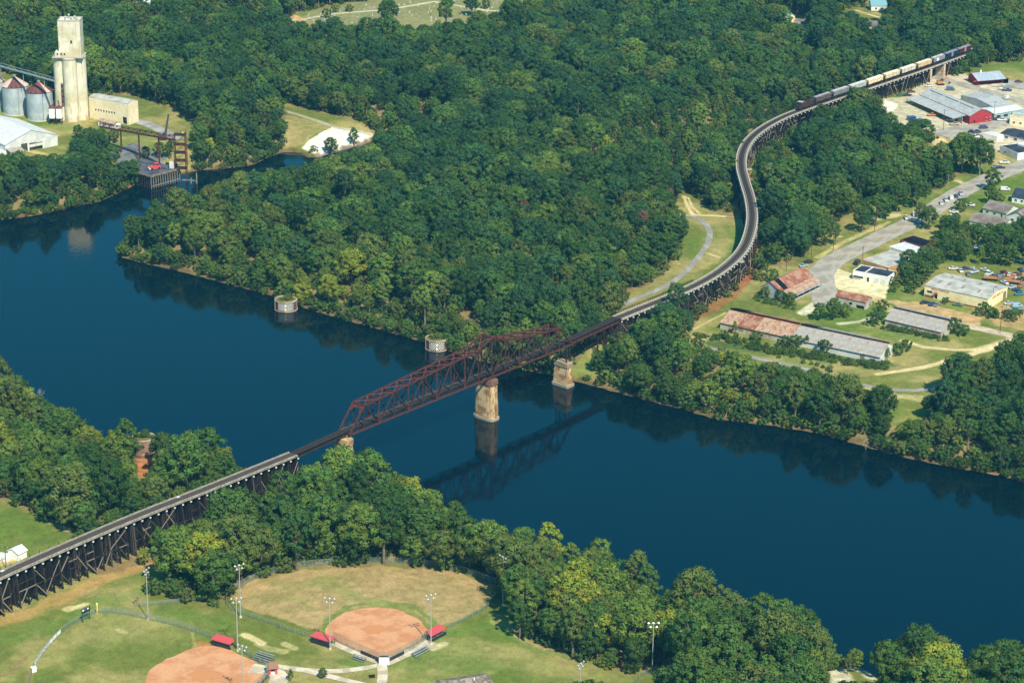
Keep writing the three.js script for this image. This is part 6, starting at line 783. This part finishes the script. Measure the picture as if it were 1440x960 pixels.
{ // timber dock on piles
  const Y = 7.2, F = atH(212, 247.5, Y), Rr = atH(252, 236.5, Y), Lf = atH(172, 236.5, Y), u = Rr.clone().sub(F), v = Lf.clone().sub(F), t = thing('dock', 'dark plank dock on rows of tall timber piles', 'dock', V(F.x, 0, F.z)), P = (a, b, y) => V(0, y, 0).addScaledVector(V(u.x, 0, u.z), a).addScaledVector(V(v.x, 0, v.z), b);
  part(t, 'deck', slab(P(0, 0, Y), P(1, 0, Y), P(1, 1.25, Y), P(0, 1.25, Y), 0.5), MT(roadTex([92, 94, 100], [66, 70, 78], 331), 0.95)); part(t, 'edge_beam', [beam(P(0, 0, Y - 0.3), P(1, 0, Y - 0.3), 0.5, 0.9), beam(P(0, 0, Y - 0.3), P(0, 1.25, Y - 0.3), 0.5, 0.9)], greyTimber);
  for (let k = 0; k <= 12; k++) { bar(t, 'pile', P(k / 12, 0.01, Y - 0.5), P(k / 12, 0, -2), 0.4, 0.4, greyTimber); if (k) bar(t, 'pile', P(0.01, k / 12, Y - 0.5), P(0, k / 12, -2), 0.4, 0.4, timbers[1]); bar(t, 'pile', P(k / 12, 0.4, Y - 0.5), P(k / 12, 0.4, -2), 0.36, 0.36, timbers[0]); } bar(t, 'waler', P(0, -0.01, 1.4), P(1, -0.01, 1.4), 0.3, 0.4, greyTimber);
  // loading tower and gantry
  const b = atH(254, 236, Y), g = thing('loading_tower', 'rusty open steel loading tower at the dock end', 'tower', V(b.x, 0, b.z)), TH_ = 26, lv = [Y, 11.5, 16, 20.5, TH_]; for (const [x, z] of [[-3, 2.5], [3, 2.5], [3, -2.5], [-3, -2.5]]) bar(g, 'column', V(x, -2, z), V(x, TH_ + (x > 0 ? 1.5 : -1), z), 0.45, 0.45, rustSteel);
  for (let k = 0; k < lv.length; k++) { part(g, 'platform', bx(6.6, 0.25, 5.4, 0, lv[k], 0), k % 2 ? rustSteel : darkSteel); if (k + 1 < lv.length) for (const z of [2.5, -2.5]) { bar(g, 'brace', V(-3, lv[k], z), V(3, lv[k + 1], z), 0.2, 0.2, rustSteel); } for (const z of [2.6, -2.6]) bar(g, 'guard_rail', V(-3.2, lv[k] + 1.1, z), V(3.2, lv[k] + 1.1, z), 0.1, 0.1, rustSteel); } part(g, 'cabin', bx(2.6, 3.4, 2.4, -4.6, Y + 1.9, 1), mats.paleWall); part(g, 'loading_spout', beam(V(3.3, TH_ - 6, 1), V(3.6, Y + 2, 1), 0.9), laceSteel); part(g, 'lamp_head', bx(0.8, 0.6, 0.8, 2, TH_ + 1.6, 2), yellowPaint); part(g, 'fender', [beam(V(1, 2, 5), V(9, 1.6, 5), 0.5), beam(V(9, -2, 5), V(9, 6, 5), 0.6), beam(V(6, -2, 5), V(6, 3, 5), 0.6)], greyTimber);
  const c0 = onG(140, 178, 10), c1 = atH(246, 197, 24), cg = thing('conveyor_gantry', 'long rusty conveyor gantry sloping from the yard to the loading tower', 'conveyor', V(c0.x, 0, c0.z)), D = c1.clone().sub(c0), s0 = V(0, c0.y, 0), s1 = V(D.x, 24, D.z), nn = 26; part(cg, 'belt_floor', beam(s0, s1, 2.2, 0.3), rustSteel); for (const y of [0, 2.2]) for (const o of [-1.1, 1.1]) part(cg, 'chord', beam(s0.clone().add(V(0, y, o)), s1.clone().add(V(0, y, o)), 0.25, 0.25), rustSteel); for (let k = 0; k < nn; k++) { const a = s0.clone().lerp(s1, k / nn), e = s0.clone().lerp(s1, (k + 1) / nn); for (const o of [-1.1, 1.1]) { bar(cg, 'web', a.clone().add(V(0, k % 2 ? 0 : 2.2, o)), e.clone().add(V(0, k % 2 ? 2.2 : 0, o)), 0.16, 0.16, rustSteel); bar(cg, 'web', a.clone().add(V(0, 0, o)), a.clone().add(V(0, 2.2, o)), 0.14, 0.14, rustSteel); } } for (const f of [0.28, 0.52, 0.78]) { const q = s0.clone().lerp(s1, f), gy = groundY(q.x + c0.x, q.z + c0.z) - 0.5; for (const o of [-1.4, 1.4]) bar(cg, 'support_leg', q.clone().add(V(0, 0, o * 0.8)), V(q.x, gy, q.z + o * 1.4), 0.4, 0.4, rustSteel); bar(cg, 'support_brace', q.clone().add(V(0, -1, -1)), V(q.x, gy + 1, q.z + 1.6), 0.2, 0.2, rustSteel); }
  // red machine and crane on the dock
  const m = atH(217, 238, Y), rm = thing('loader', 'small red loader with white bumper parked on the dark dock', 'loader', m, 0.5); part(rm, 'body', bx(6, 1.6, 3, 0, 1.2, 0), redMetal); part(rm, 'cab', bx(2.4, 1.5, 2.4, 1, 2.7, 0), redMetal); part(rm, 'windscreen', bx(2, 0.8, 2.45, 1.1, 2.9, 0), mats.glass); part(rm, 'bumper', bx(0.5, 0.9, 3.2, -3.2, 0.9, 0), white); for (const [x, z] of [[-2, 1.5], [2, 1.5], [-2, -1.5], [2, -1.5]]) part(rm, 'wheel', cyl(0.7, 0.7, 0.5, 0, -0.25, 0, 14).rotateX(Math.PI / 2).translate(x, 0.7, z), black);
  const k = onG(228, 196), cr = thing('crane', 'dark lattice crane boom standing behind the conveyor gantry', 'crane', k, 0.3); part(cr, 'body', bx(4, 2.4, 3, 0, 1.6, 0), mats.dark); part(cr, 'track', bx(4.6, 0.9, 0.9, 0, 0.4, 1.5), black); part(cr, 'track', bx(4.6, 0.9, 0.9, 0, 0.4, -1.5), black); for (const [x, z] of [[0.5, 0.5], [-0.5, 0.5], [0.5, -0.5], [-0.5, -0.5]]) bar(cr, 'boom_chord', V(1.5 + x, 2, z), V(4 + x * 0.5, 14.5, z * 0.5), 0.3, 0.3, mats.dark); const w = []; for (let q = 0; q < 8; q++) w.push(beam(V(1.5 + 2.5 * q / 8 - 0.5, 2 + 12.5 * q / 8, 0.5), V(1.5 + 2.5 * (q + 1) / 8 + 0.4, 2 + 12.5 * (q + 1) / 8, 0.4), 0.16), beam(V(1.5 + 2.5 * q / 8, 2 + 12.5 * q / 8, -0.4), V(1.5 + 2.5 * (q + 1) / 8, 2 + 12.5 * (q + 1) / 8, 0.4), 0.3)); part(cr, 'boom_lacing', w, mats.dark);
}
// ---------------------------------------------------------------- round protection cells in the river
{
  const stripe = tex(256, 128, (u, v) => { const s = ((u * 7 + v * 3) % 1 + 1) % 1 < 0.5; return (s ? [224, 222, 214] : [40, 44, 52]).map((c) => c * (0.85 + 0.25 * pf(u, v, 9, 3, 341))); }, null), stripeM = MT(stripe, 0.8), sheet = MT(streak([112, 76, 74], [80, 56, 58], 343), 0.9), rim = MT(streak([182, 166, 142], [136, 116, 96], 345), 0.95), glow = M(rgb(0.85, 0.78, 0.5), 0.5), soil = MT(roadTex([112, 112, 56], [92, 90, 50], 347), 1);
  for (const [px, py, r, h, a0, lab, rust] of [[402, 434, 5.2, 4.7, 1.2, 'round rusty river cell with striped warning panels off the wooded point', 0], [614, 489, 5.1, 4.8, 1.05, 'round rusty river cell with striped panels beside the truss', 0], [203, 657, 4.7, 13, 0, 'tall round rust brown river cell standing behind bank trees', 1]]) {
    const c = atH(px, py, 0), t = thing('river_cell', lab, 'river cell', c); part(t, 'sheet_wall', new THREE.CylinderGeometry(r, r, h + 2, 56, 1, true).translate(0, h / 2 - 1, 0), rust ? MT(streak([146, 116, 100], [112, 84, 72], 351), 0.9) : sheet); part(t, 'footing_ring', cyl(r + 0.4, r + 0.2, 1.6, 0, -1.2, 0, 48), rim);
    const rg = new THREE.LatheGeometry([[r - 0.6, h - 0.6], [r - 0.6, h + 0.2], [r + 0.15, h + 0.2], [r + 0.15, h - 0.2], [r - 0.1, h - 0.2]].map(([x, y]) => new THREE.Vector2(x, y)), 48); part(t, 'rim', rg, rim); part(t, 'fill', cyl(r - 0.4, r - 0.4, 0.3, 0, h - 0.35, 0, 32), soil);
    if (!rust) for (const [w, y] of [[0.95, 0]]) { part(t, 'striped_panel', new THREE.CylinderGeometry(r + 0.12, r + 0.12, h - 1.2, 20, 1, true, -0.55, 1.25).translate(0, h / 2 + 0.15, 0), stripeM); for (const y2 of [1.4, 3.2]) part(t, 'marker', bx(0.75, 1.1, 0.12, Math.sin(0.05) * (r + 0.2), y2, Math.cos(0.05) * (r + 0.2)), glow); for (const an of [-1.15, -0.62, 0.75, 1.3]) part(t, 'fender_pile', cyl(0.16, 0.16, h, Math.sin(an) * (r + 0.2), 0, Math.cos(an) * (r + 0.2), 8), rim); }
    else { part(t, 'joint_band', cyl(r + 0.15, r + 0.1, 0.5, 0, h * 0.55, 0, 48, true), rim); part(t, 'rusty_skirt', cyl(r + 0.3, r + 0.3, h * 0.45, 0, 0, 0, 48, true), MT(streak([190, 134, 94], [150, 100, 68], 349), 0.9)); }
    const q = rngOf(px); for (let k = 0; k < 7; k++) { const a = q() * 6.28, d = q() * (r - 2.4), pt = c.clone().add(V(Math.cos(a) * d, h - 0.2, Math.sin(a) * d - 0.5)); const hue = rust ? 'deep' : k % 3 ? 'olive' : 'bright'; plant(pt, 8, hue, 0.28 + 0.35 * q(), a, `${hueWord[hue]} weedy shrub growing on top of the ${lab.split(' ').slice(rust ? 0 : 0, rust ? 2 : 1).join(' ')} river cell ${rust ? 'behind trees' : px < 500 ? 'off the point' : 'beside the truss'}`, `weeds on the cell ${px}`.replace(/\d+/, px < 300 ? 'behind trees' : px < 500 ? 'off the point' : 'beside the truss')); }
  }
}
// ---------------------------------------------------------------- train
{
  const { c, L } = rightT, f0 = 0.60; let q = 0; for (let k = 0; k < 2000; k++) { const [px] = project(c.getPointAt(k / 2000)); if (px > 1122) { q = k / 2000 * L; break; } }
  const wheelG = cyl(0.48, 0.48, 0.14, 0, -0.07, 0, 12).rotateX(Math.PI / 2), grey = streak([150, 150, 152], [112, 112, 116], 361);
  const kinds = [['locomotive', 'dark brown diesel engine with pale cab roof leading the freight train', 15, [84, 60, 56]], ['hopper_car', 'brown grey covered hopper car behind the engine', 17, [104, 92, 90]], ['hopper_car', 'mid grey covered hopper car half hidden by trees', 17, [136, 136, 136]], ['hopper_car', 'pale grey covered hopper car before the tan cars', 17, [172, 172, 166]], ['hopper_car', 'first cream covered hopper car on the far trestle', 17, [232, 210, 168]], ['hopper_car', 'second cream hopper car with smudged side', 17, [216, 194, 156]], ['hopper_car', 'pale weathered hopper car amid the cream cars', 17, [204, 190, 168]], ['hopper_car', 'ochre stained hopper car at the end of the cream cars', 17, [206, 176, 134]], ['hopper_car', 'grey hopper car with white panel near the underpass', 15, [138, 138, 140]], ['box_car', 'dark blue box car over the road underpass', 15, [44, 52, 66]], ['box_car', 'maroon box car beyond the underpass', 15, [78, 52, 54]]];
  for (const [name, lab, len, col] of kinds) {
    const mid = c.getPointAt(clamp((q + len / 2) / L)), a = c.getPointAt(clamp(q / L)), b = c.getPointAt(clamp((q + len) / L)), d = b.clone().sub(a); q += len + 1.2;
    const t = thing(name, lab, name === 'locomotive' ? 'locomotive' : 'freight car', V(mid.x, DECK, mid.z), Math.atan2(-d.z, d.x)), m = MT(streak(col, col.map((x) => x * 0.72), 370 + len + col[0]), 0.75), roofM = MT(streak(col.map((x) => Math.min(246, x * 0.6 + 110)), col.map((x) => x * 0.8 + 30), 390 + col[1]), 0.7);
    part(t, 'underframe', bx(len, 0.5, 2.4, 0, 1.1, 0), tieDark); for (const s of [-1, 1]) { const tr = part(t, 'truck', bx(2.6, 0.4, 2.3, s * (len / 2 - 2.4), 0.6, 0), tieDark); for (const x of [-0.9, 0.9]) for (const z of [-0.8, 0.8]) { const w = part(tr, 'wheel', wheelG, railSteel); w.position.set(s * (len / 2 - 2.4) + x, 0.48, z); } }
    if (name === 'hopper_car') { part(t, 'body', prism([[1.55, 1.9], [1.6, 4.2], [1.1, 4.6], [-1.1, 4.6], [-1.6, 4.2], [-1.55, 1.9]], len - 1.6), m); for (let k = 0; k < 3; k++) part(t, 'hopper', prism([[1.4, 1.95], [-1.4, 1.95], [-0.4, 0.9], [0.4, 0.9]].reverse(), 3).translate((k - 1) * 4.4, 0, 0), m); part(t, 'roof_walk', bx(len - 2, 0.12, 0.9, 0, 4.68, 0), roofM); part(t, 'roof', bx(len - 1.7, 0.06, 2.1, 0, 4.6, 0), roofM); for (const s of [-1, 1]) part(t, 'end_ladder', bx(0.1, 3, 0.5, s * (len / 2 - 0.4), 2.6, 1.2), tieDark); if (/white panel/.test(lab)) part(t, 'side_panel', bx(2.6, 1.8, 0.06, -2, 3, 1.6), white); }
    else if (name === 'box_car') { part(t, 'body', bx(len - 0.8, 3, 2.9, 0, 2.85, 0), m); part(t, 'roof', slab(V(-len / 2 + 0.3, 4.36, 1.5), V(len / 2 - 0.3, 4.36, 1.5), V(len / 2 - 0.3, 4.6, 0), V(-len / 2 + 0.3, 4.6, 0), 0.08), roofM); part(t, 'roof', slab(V(len / 2 - 0.3, 4.36, -1.5), V(-len / 2 + 0.3, 4.36, -1.5), V(-len / 2 + 0.3, 4.6, 0), V(len / 2 - 0.3, 4.6, 0), 0.08), roofM); part(t, 'door', bx(2.4, 2.7, 0.1, 0, 2.8, 1.47), roofM); }
    else { part(t, 'hood', bx(len - 4, 2.6, 2.2, 1.2, 2.7, 0), m); part(t, 'cab', bx(2.6, 3.2, 2.9, -len / 2 + 2.6, 3, 0), m); part(t, 'cab_roof', bx(2.9, 0.3, 3, -len / 2 + 2.6, 4.7, 0), kerbConc); part(t, 'nose', bx(1.4, 1.6, 2, -len / 2 + 0.9, 2.2, 0), m); part(t, 'windscreen', bx(0.1, 0.8, 2.2, -len / 2 + 1.27, 3.7, 0), mats.glass); part(t, 'fan_housing', bx(3, 0.4, 1.8, 3, 4.2, 0), tieDark); }
  }
}
// ---------------------------------------------------------------- vehicles
const carShape = (pts, w, inset = 0) => { const s = new THREE.Shape(pts.map(([x, y]) => new THREE.Vector2(x, y))); return new THREE.ExtrudeGeometry(s, { depth: w - 0.16, bevelEnabled: true, bevelSize: 0.08, bevelThickness: 0.08, bevelSegments: 1, steps: 1 }).translate(0, 0, -(w - 0.16) / 2); };
const carGeo = {
  car: { body: carShape([[-2.25, 0.35], [2.25, 0.35], [2.3, 0.75], [1.2, 0.92], [-1.5, 0.95], [-2.25, 0.85]], 1.78), glass: carShape([[-1.45, 0.94], [1.1, 0.92], [0.45, 1.38], [-0.95, 1.4]], 1.5), roof: bx(1.35, 0.07, 1.36, -0.25, 1.5, 0) },
  truck: { body: carShape([[-2.7, 0.5], [2.7, 0.5], [2.75, 1], [1.6, 1.15], [-2.7, 1.15]], 1.95), glass: carShape([[-0.6, 1.15], [1.5, 1.15], [0.9, 1.78], [-0.45, 1.78]], 1.6), roof: bx(1.3, 0.08, 1.5, 0.22, 1.88, 0) },
  van: { body: carShape([[-2.5, 0.4], [2.4, 0.4], [2.5, 1], [1.7, 1.3], [1.1, 2], [-2.5, 2.05]], 1.95), glass: carShape([[0.2, 1.32], [1.55, 1.3], [1.05, 1.85], [0.2, 1.85]], 1.99), roof: bx(3.2, 0.06, 1.6, -0.8, 2.14, 0) },
};
const tyreG = cyl(0.34, 0.34, 0.24, 0, -0.12, 0, 14).rotateX(Math.PI / 2), rimG = cyl(0.2, 0.2, 0.26, 0, -0.13, 0, 10).rotateX(Math.PI / 2), tyreM = M(rgb(0.02, 0.02, 0.02), 0.9), rimM = M(rgb(0.45, 0.45, 0.46), 0.35, { metalness: 0.7 });
const paints = Object.fromEntries(Object.entries({ white: [0.68, 0.68, 0.65], silver: [0.5, 0.52, 0.54], grey: [0.2, 0.21, 0.22], black: [0.02, 0.02, 0.024], 'dark blue': [0.03, 0.06, 0.16], blue: [0.06, 0.12, 0.26], 'light blue': [0.3, 0.45, 0.55], red: [0.4, 0.03, 0.04], 'dark red': [0.16, 0.025, 0.03], teal: [0.06, 0.2, 0.23], orange: [0.5, 0.19, 0.07], tan: [0.5, 0.4, 0.28], green: [0.08, 0.16, 0.1] }).map(([k, c]) => [k, new THREE.MeshPhysicalMaterial({ color: rgb(...c), roughness: 0.35, clearcoat: 0.8, clearcoatRoughness: 0.1 })]));
const wordOf = { car: 'car', truck: 'pickup truck', van: 'van' };
function vehicle(px, py, kind, color, turn, where, lift = 0) {
  const p = onG(px, py); p.y += lift + 0.12; const t = thing(kind === 'truck' ? 'pickup_truck' : kind, `${color} ${wordOf[kind]} ${where}`, kind === 'truck' ? 'pickup truck' : kind, p, turn, `vehicles ${where}`), g = carGeo[kind];
  part(t, 'body', g.body, paints[color]); part(t, 'window_glass', g.glass, mats.glass); part(t, 'roof', g.roof, paints[color]); const z = kind === 'car' ? 0.8 : 0.88, x = kind === 'car' ? 1.4 : 1.65;
  for (const [sx, sz] of [[1, 1], [1, -1], [-1, 1], [-1, -1]]) { const w = part(t, 'wheel', tyreG, tyreM); w.position.set(sx * x, 0.34, sz * z); part(w, 'rim', rimG, rimM); }
  for (const s of [1, -1]) part(t, 'headlight', bx(0.08, 0.14, 0.35, kind === 'car' ? 2.3 : kind === 'truck' ? 2.76 : 2.5, kind === 'car' ? 0.66 : 0.85, s * 0.6), rimM);
}
const streetTurn = (() => { const a = onG(1250, 328), b = onG(1320, 290), d = b.sub(a); return Math.atan2(-d.z, d.x); })();
for (const [px, py, kind, color, turn, where] of [
  [1275, 308, 'truck', 'white', streetTurn + 0.6, 'angle parked on the verge at the street bend'], [1286, 303, 'van', 'white', streetTurn + 0.6, 'angle parked on the verge at the street bend'], [1324, 287, 'car', 'white', streetTurn + 0.6, 'in the parked row up the street'], [1331, 283, 'truck', 'white', streetTurn + 0.6, 'in the parked row up the street'], [1338, 280, 'van', 'white', streetTurn + 0.6, 'in the parked row up the street'], [1345, 277, 'car', 'dark blue', streetTurn + 0.6, 'in the parked row up the street'], [1352, 274, 'truck', 'silver', streetTurn + 0.6, 'in the parked row up the street'],
  [1364, 290, 'truck', 'white', -0.2, 'beside the long grey brown house'], [1342, 299, 'car', 'white', -0.1, 'beside the long grey brown house'], [1343, 304, 'car', 'silver', -0.1, 'beside the long grey brown house'], [1414, 268, 'van', 'white', 0, 'on the drive below the dark blue roof'],
  [1130, 375, 'car', 'light blue', 0.5, 'parked above the rusty barn'], [1137, 370, 'car', 'black', 0.4, 'parked above the rusty barn'], [1206, 371, 'van', 'black', 1.1, 'beside the white shop wall'], [1265, 379, 'car', 'silver', 1.4, 'behind the white shop'], [1262, 375, 'car', 'grey', 1.4, 'behind the white shop'],
  [1301, 427, 'car', 'black', 0.35, 'before the cream parts warehouse'], [1311, 429, 'car', 'dark blue', 0.9, 'before the cream parts warehouse'], [1318, 430, 'car', 'grey', 0.9, 'before the cream parts warehouse'], [1348, 430, 'car', 'green', -0.3, 'before the cream parts warehouse'],
  ...[[1341, 379, 'car', 'white'], [1351, 382, 'car', 'white'], [1358, 379, 'car', 'dark blue'], [1369, 380, 'car', 'white'], [1370, 384, 'truck', 'silver'], [1385, 381, 'car', 'white'], [1391, 387, 'truck', 'white'], [1404, 388, 'car', 'grey'], [1407, 393, 'van', 'grey'], [1419, 388, 'car', 'white'], [1427, 390, 'car', 'white'], [1431, 387, 'car', 'dark red'], [1436, 381, 'car', 'dark blue'], [1438, 395, 'truck', 'black'], [1413, 399, 'car', 'white'], [1424, 405, 'car', 'silver'], [1431, 410, 'car', 'dark blue'], [1437, 403, 'car', 'orange'], [1372, 350, 'truck', 'white'], [1378, 346, 'van', 'white'], [1436, 368, 'car', 'silver'], [1362, 387, 'car', 'grey'], [1434, 415, 'car', 'teal'], [1413, 386, 'truck', 'dark red']].map(([a, b, k, c], i) => [a, b, k, c, (i * 1.7) % 3.1, 'in the salvage yard behind the cream warehouse']),
  [1419, 428, 'car', 'silver', 0.3, 'in the yard beside the cream warehouse end'], [1431, 432, 'van', 'light blue', 0.2, 'in the yard beside the cream warehouse end'], [1427, 438, 'truck', 'teal', 0.3, 'in the yard beside the cream warehouse end'], [1439, 439, 'car', 'orange', 0.8, 'in the yard beside the cream warehouse end'], [1417, 440, 'car', 'dark red', 0.5, 'in the yard beside the cream warehouse end'],
  [1353, 196, 'car', 'white', 0.9, 'on the market lot'], [1360, 199, 'car', 'red', 0.4, 'on the market lot'], [1365, 201, 'car', 'white', 0.1, 'on the market lot'], [1371, 194, 'truck', 'white', 0.3, 'on the market lot'], [1365, 194, 'car', 'dark red', 0.4, 'on the market lot'], [1367, 186, 'car', 'black', 0.5, 'on the market lot'], [1374, 187, 'truck', 'dark blue', 0.4, 'on the market lot'], [1376, 192, 'car', 'grey', 0.4, 'on the market lot'], [1384, 181, 'van', 'dark blue', 0.2, 'on the market lot'],
  [1307, 122, 'car', 'white', 0.2, 'behind the market hall'], [1337, 127, 'van', 'blue', -0.2, 'behind the market hall'], [1380, 134, 'truck', 'white', -0.1, 'behind the market hall'], [1390, 137, 'car', 'black', -0.2, 'behind the market hall'], [1397, 143, 'van', 'dark blue', -0.2, 'behind the market hall'], [1402, 143, 'truck', 'blue', -0.2, 'behind the market hall'], [1417, 139, 'van', 'white', 0.8, 'behind the market hall'], [1368, 138, 'car', 'dark blue', -0.1, 'behind the market hall'], [1376, 141, 'van', 'silver', -0.2, 'behind the market hall'], [1410, 146, 'car', 'white', 0.4, 'behind the market hall'],
  [1412, 126, 'truck', 'white', -0.1, 'on the lot before the small red barn'], [1417, 128, 'truck', 'dark blue', -0.1, 'on the lot before the small red barn'], [1433, 116, 'car', 'dark red', -0.1, 'on the lot before the small red barn'], [1267, 134, 'car', 'green', 0.2, 'on the pale yard under the far trestle'], [1277, 135, 'car', 'black', 0.2, 'on the pale yard under the far trestle'], [1282, 130, 'car', 'dark red', 0.2, 'on the pale yard under the far trestle'],
  [1337, 170, 'car', 'white', 0, 'before the open market lean-to'], [1343, 176, 'truck', 'tan', 0.1, 'before the open market lean-to'], [1311, 163, 'truck', 'orange', 0.1, 'before the open market lean-to'], [1402, 169, 'car', 'black', 0.2, 'beside the red gable wall'], [1409, 170, 'truck', 'white', 0.1, 'beside the red gable wall'], [1362, 172, 'car', 'black', 1.2, 'beside the red gable wall'],
  [1401, 236, 'car', 'grey', 0.1, 'along the lane below the white annex'], [1408, 237, 'car', 'black', 0.1, 'along the lane below the white annex'], [1413, 230, 'truck', 'white', 0, 'along the lane below the white annex'], [693, 812, 'van', 'blue', 0.2, 'under the trees at the dry outfield corner'],
]) vehicle(px, py, kind, color, turn, where);
for (const [px, py, turn, lab] of [[1394, 394, -0.2, 'orange flatbed behind the cream warehouse roof'], [1427, 399, -0.35, 'long orange flatbed in the salvage yard'], [1419, 395, 0.8, 'orange crane truck in the salvage yard']]) { const t = thing('flatbed_trailer', lab, 'trailer', onG(px, py).add(V(0, 0.1, 0)), turn); part(t, 'bed', bx(7, 0.5, 2.5, 0, 1.3, 0), paints.orange); part(t, 'head_board', bx(0.2, 1, 2.5, 3.4, 2, 0), paints.orange); for (const x of [-2.6, -1.6, 2.4]) for (const z of [-1, 1]) part(t, 'wheel', cyl(0.48, 0.48, 0.3, 0, -0.15, 0, 12).rotateX(Math.PI / 2).translate(x, 0.48, z), tyreM); }
for (const [px, py, turn, lab] of [[1282, 169, 0.4, 'blue steel dumpster farthest from the power pole'], [1292, 173, 0.5, 'blue steel dumpster in the middle of three'], [1303, 175, 0.5, 'blue steel dumpster nearest the power pole']]) { const t = thing('dumpster', lab, 'dumpster', onG(px, py), turn, 'blue dumpsters by the market yard'); part(t, 'box', prism([[1.4, 0.2], [1.6, 2.3], [-1.6, 2.3], [-1.4, 0.2]], 4.6), paints['dark blue']); part(t, 'rim', bx(4.8, 0.2, 3.4, 0, 2.3, 0), paints['dark blue']); }
{ const t = thing('wheel_loader', 'orange excavator and scrap beside the market road', 'excavator', onG(1323, 119), 0.2); part(t, 'track', bx(4, 0.9, 0.8, 0, 0.45, 1.2), tyreM); part(t, 'track', bx(4, 0.9, 0.8, 0, 0.45, -1.2), tyreM); part(t, 'body', bx(3.6, 1.6, 2.8, -0.4, 1.8, 0), paints.orange); part(t, 'cab', bx(1.6, 1.6, 1.3, 0.6, 3, 0.6), mats.glass); part(t, 'boom', beam(V(1.2, 2.2, 0), V(4.4, 4.6, 0), 0.5), paints.orange); part(t, 'arm', beam(V(4.4, 4.6, 0), V(5.8, 1.6, 0), 0.4), paints.orange); part(t, 'bucket', bx(1, 0.9, 1.2, 5.8, 1.1, 0), tieDark); }
// utility poles
const poleWood = MT(streak([122, 104, 86], [88, 74, 62], 381), 0.95);
for (const [px, py, h, lab, drum] of [[1172, 352, 10, 'wooden power pole on the verge by the sand patch'], [1230, 326, 9, 'wooden power pole on the verge at the street bend'], [1141, 366, 7.5, 'wooden power pole on the verge above the rusty barn'], [1106, 380, 9, 'wooden power pole behind the rusty barn'], [1407, 467, 13, 'wooden power pole beside the dusty yard road'], [1333, 267, 9, 'pale pole on the street verge before the woods'], [1357, 293, 7.5, 'pale pole by the long grey brown house'], [1327, 183, 13, 'tall wooden power pole beside the blue dumpsters'], [1398, 169, 12, 'wooden power pole at the red gable corner'], [1213, 370, 9, 'thin mast beside the white shop'], [1396, 430, 9, 'thin post at the cream warehouse corner'], [1377, 252, 9, 'pale street lamp pole by the lane corner'], [76, 718, 8, 'power pole with white transformers before the riverside wood', 1], [8, 799, 9, 'power pole beside the white pump house', 0], [1278, 978, 10, 'lamp pole among the near bank trees', 0]]) {
  const t = thing('utility_pole', lab, 'pole', onG(px, py)); part(t, 'pole', cyl(0.17, 0.11, h, 0, -0.4, 0, 8), /pale|lamp/.test(lab) ? galv : poleWood); part(t, 'cross_arm', bx(2.2, 0.14, 0.14, 0, h - 1, 0), poleWood); for (const x of [-0.9, 0.9]) part(t, 'insulator', cyl(0.07, 0.07, 0.2, x, h - 0.93, 0, 6), white); if (drum) for (const x of [-0.45, 0.45]) part(t, 'transformer', cyl(0.38, 0.38, 1.1, x, h - 2.4, 0.3, 12), white);
}
// burial ground stones
{
  const q = rngOf(808), stone = new THREE.ExtrudeGeometry(new THREE.Shape([[-0.5, -0.3], [0.5, -0.3], [0.5, 0.9], [0.3, 1.2], [-0.3, 1.2], [-0.5, 0.9]].map(([x, y]) => new THREE.Vector2(x, y))), { depth: 0.25, bevelEnabled: false }), tall = mg([bx(0.9, 0.5, 0.9, 0, 0.2, 0), new THREE.CylinderGeometry(0.18, 0.38, 2.4, 4).translate(0, 1.6, 0)]), ms = [M(rgb(0.5, 0.49, 0.45), 0.8), M(rgb(0.36, 0.35, 0.33), 0.85)], area = G2([[430, 24], [470, 10], [560, -2], [620, -14], [750, -18], [726, 22], [640, 32], [560, 40], [450, 40]]), bb = bbox(area);
  for (let n = 0, k = 0; n < 170 && k < 2000; k++) { const x = lerp(bb[0], bb[1], q()), z = lerp(bb[2], bb[3], q()); if (!inPoly(area, x, z)) continue; n++; const obelisk = q() < 0.12, dark = q() < 0.35, m = new THREE.Mesh(obelisk ? tall : stone, ms[dark ? 1 : 0]); m.name = numbered(obelisk ? 'obelisk_stone' : 'headstone'); m.position.set(x, groundY(x, z), z); m.rotation.y = (q() - 0.5) * 0.5; m.scale.setScalar(0.6 + 0.45 * q()); m.castShadow = m.receiveShadow = true; tag(m, `${dark ? 'grey' : 'pale'} ${obelisk ? 'tall pointed stone' : 'upright headstone'} in the hillside burial ground`, 'headstone', 'headstones in the burial ground'); scene.add(m); }
}

renderer.render(scene, camera);
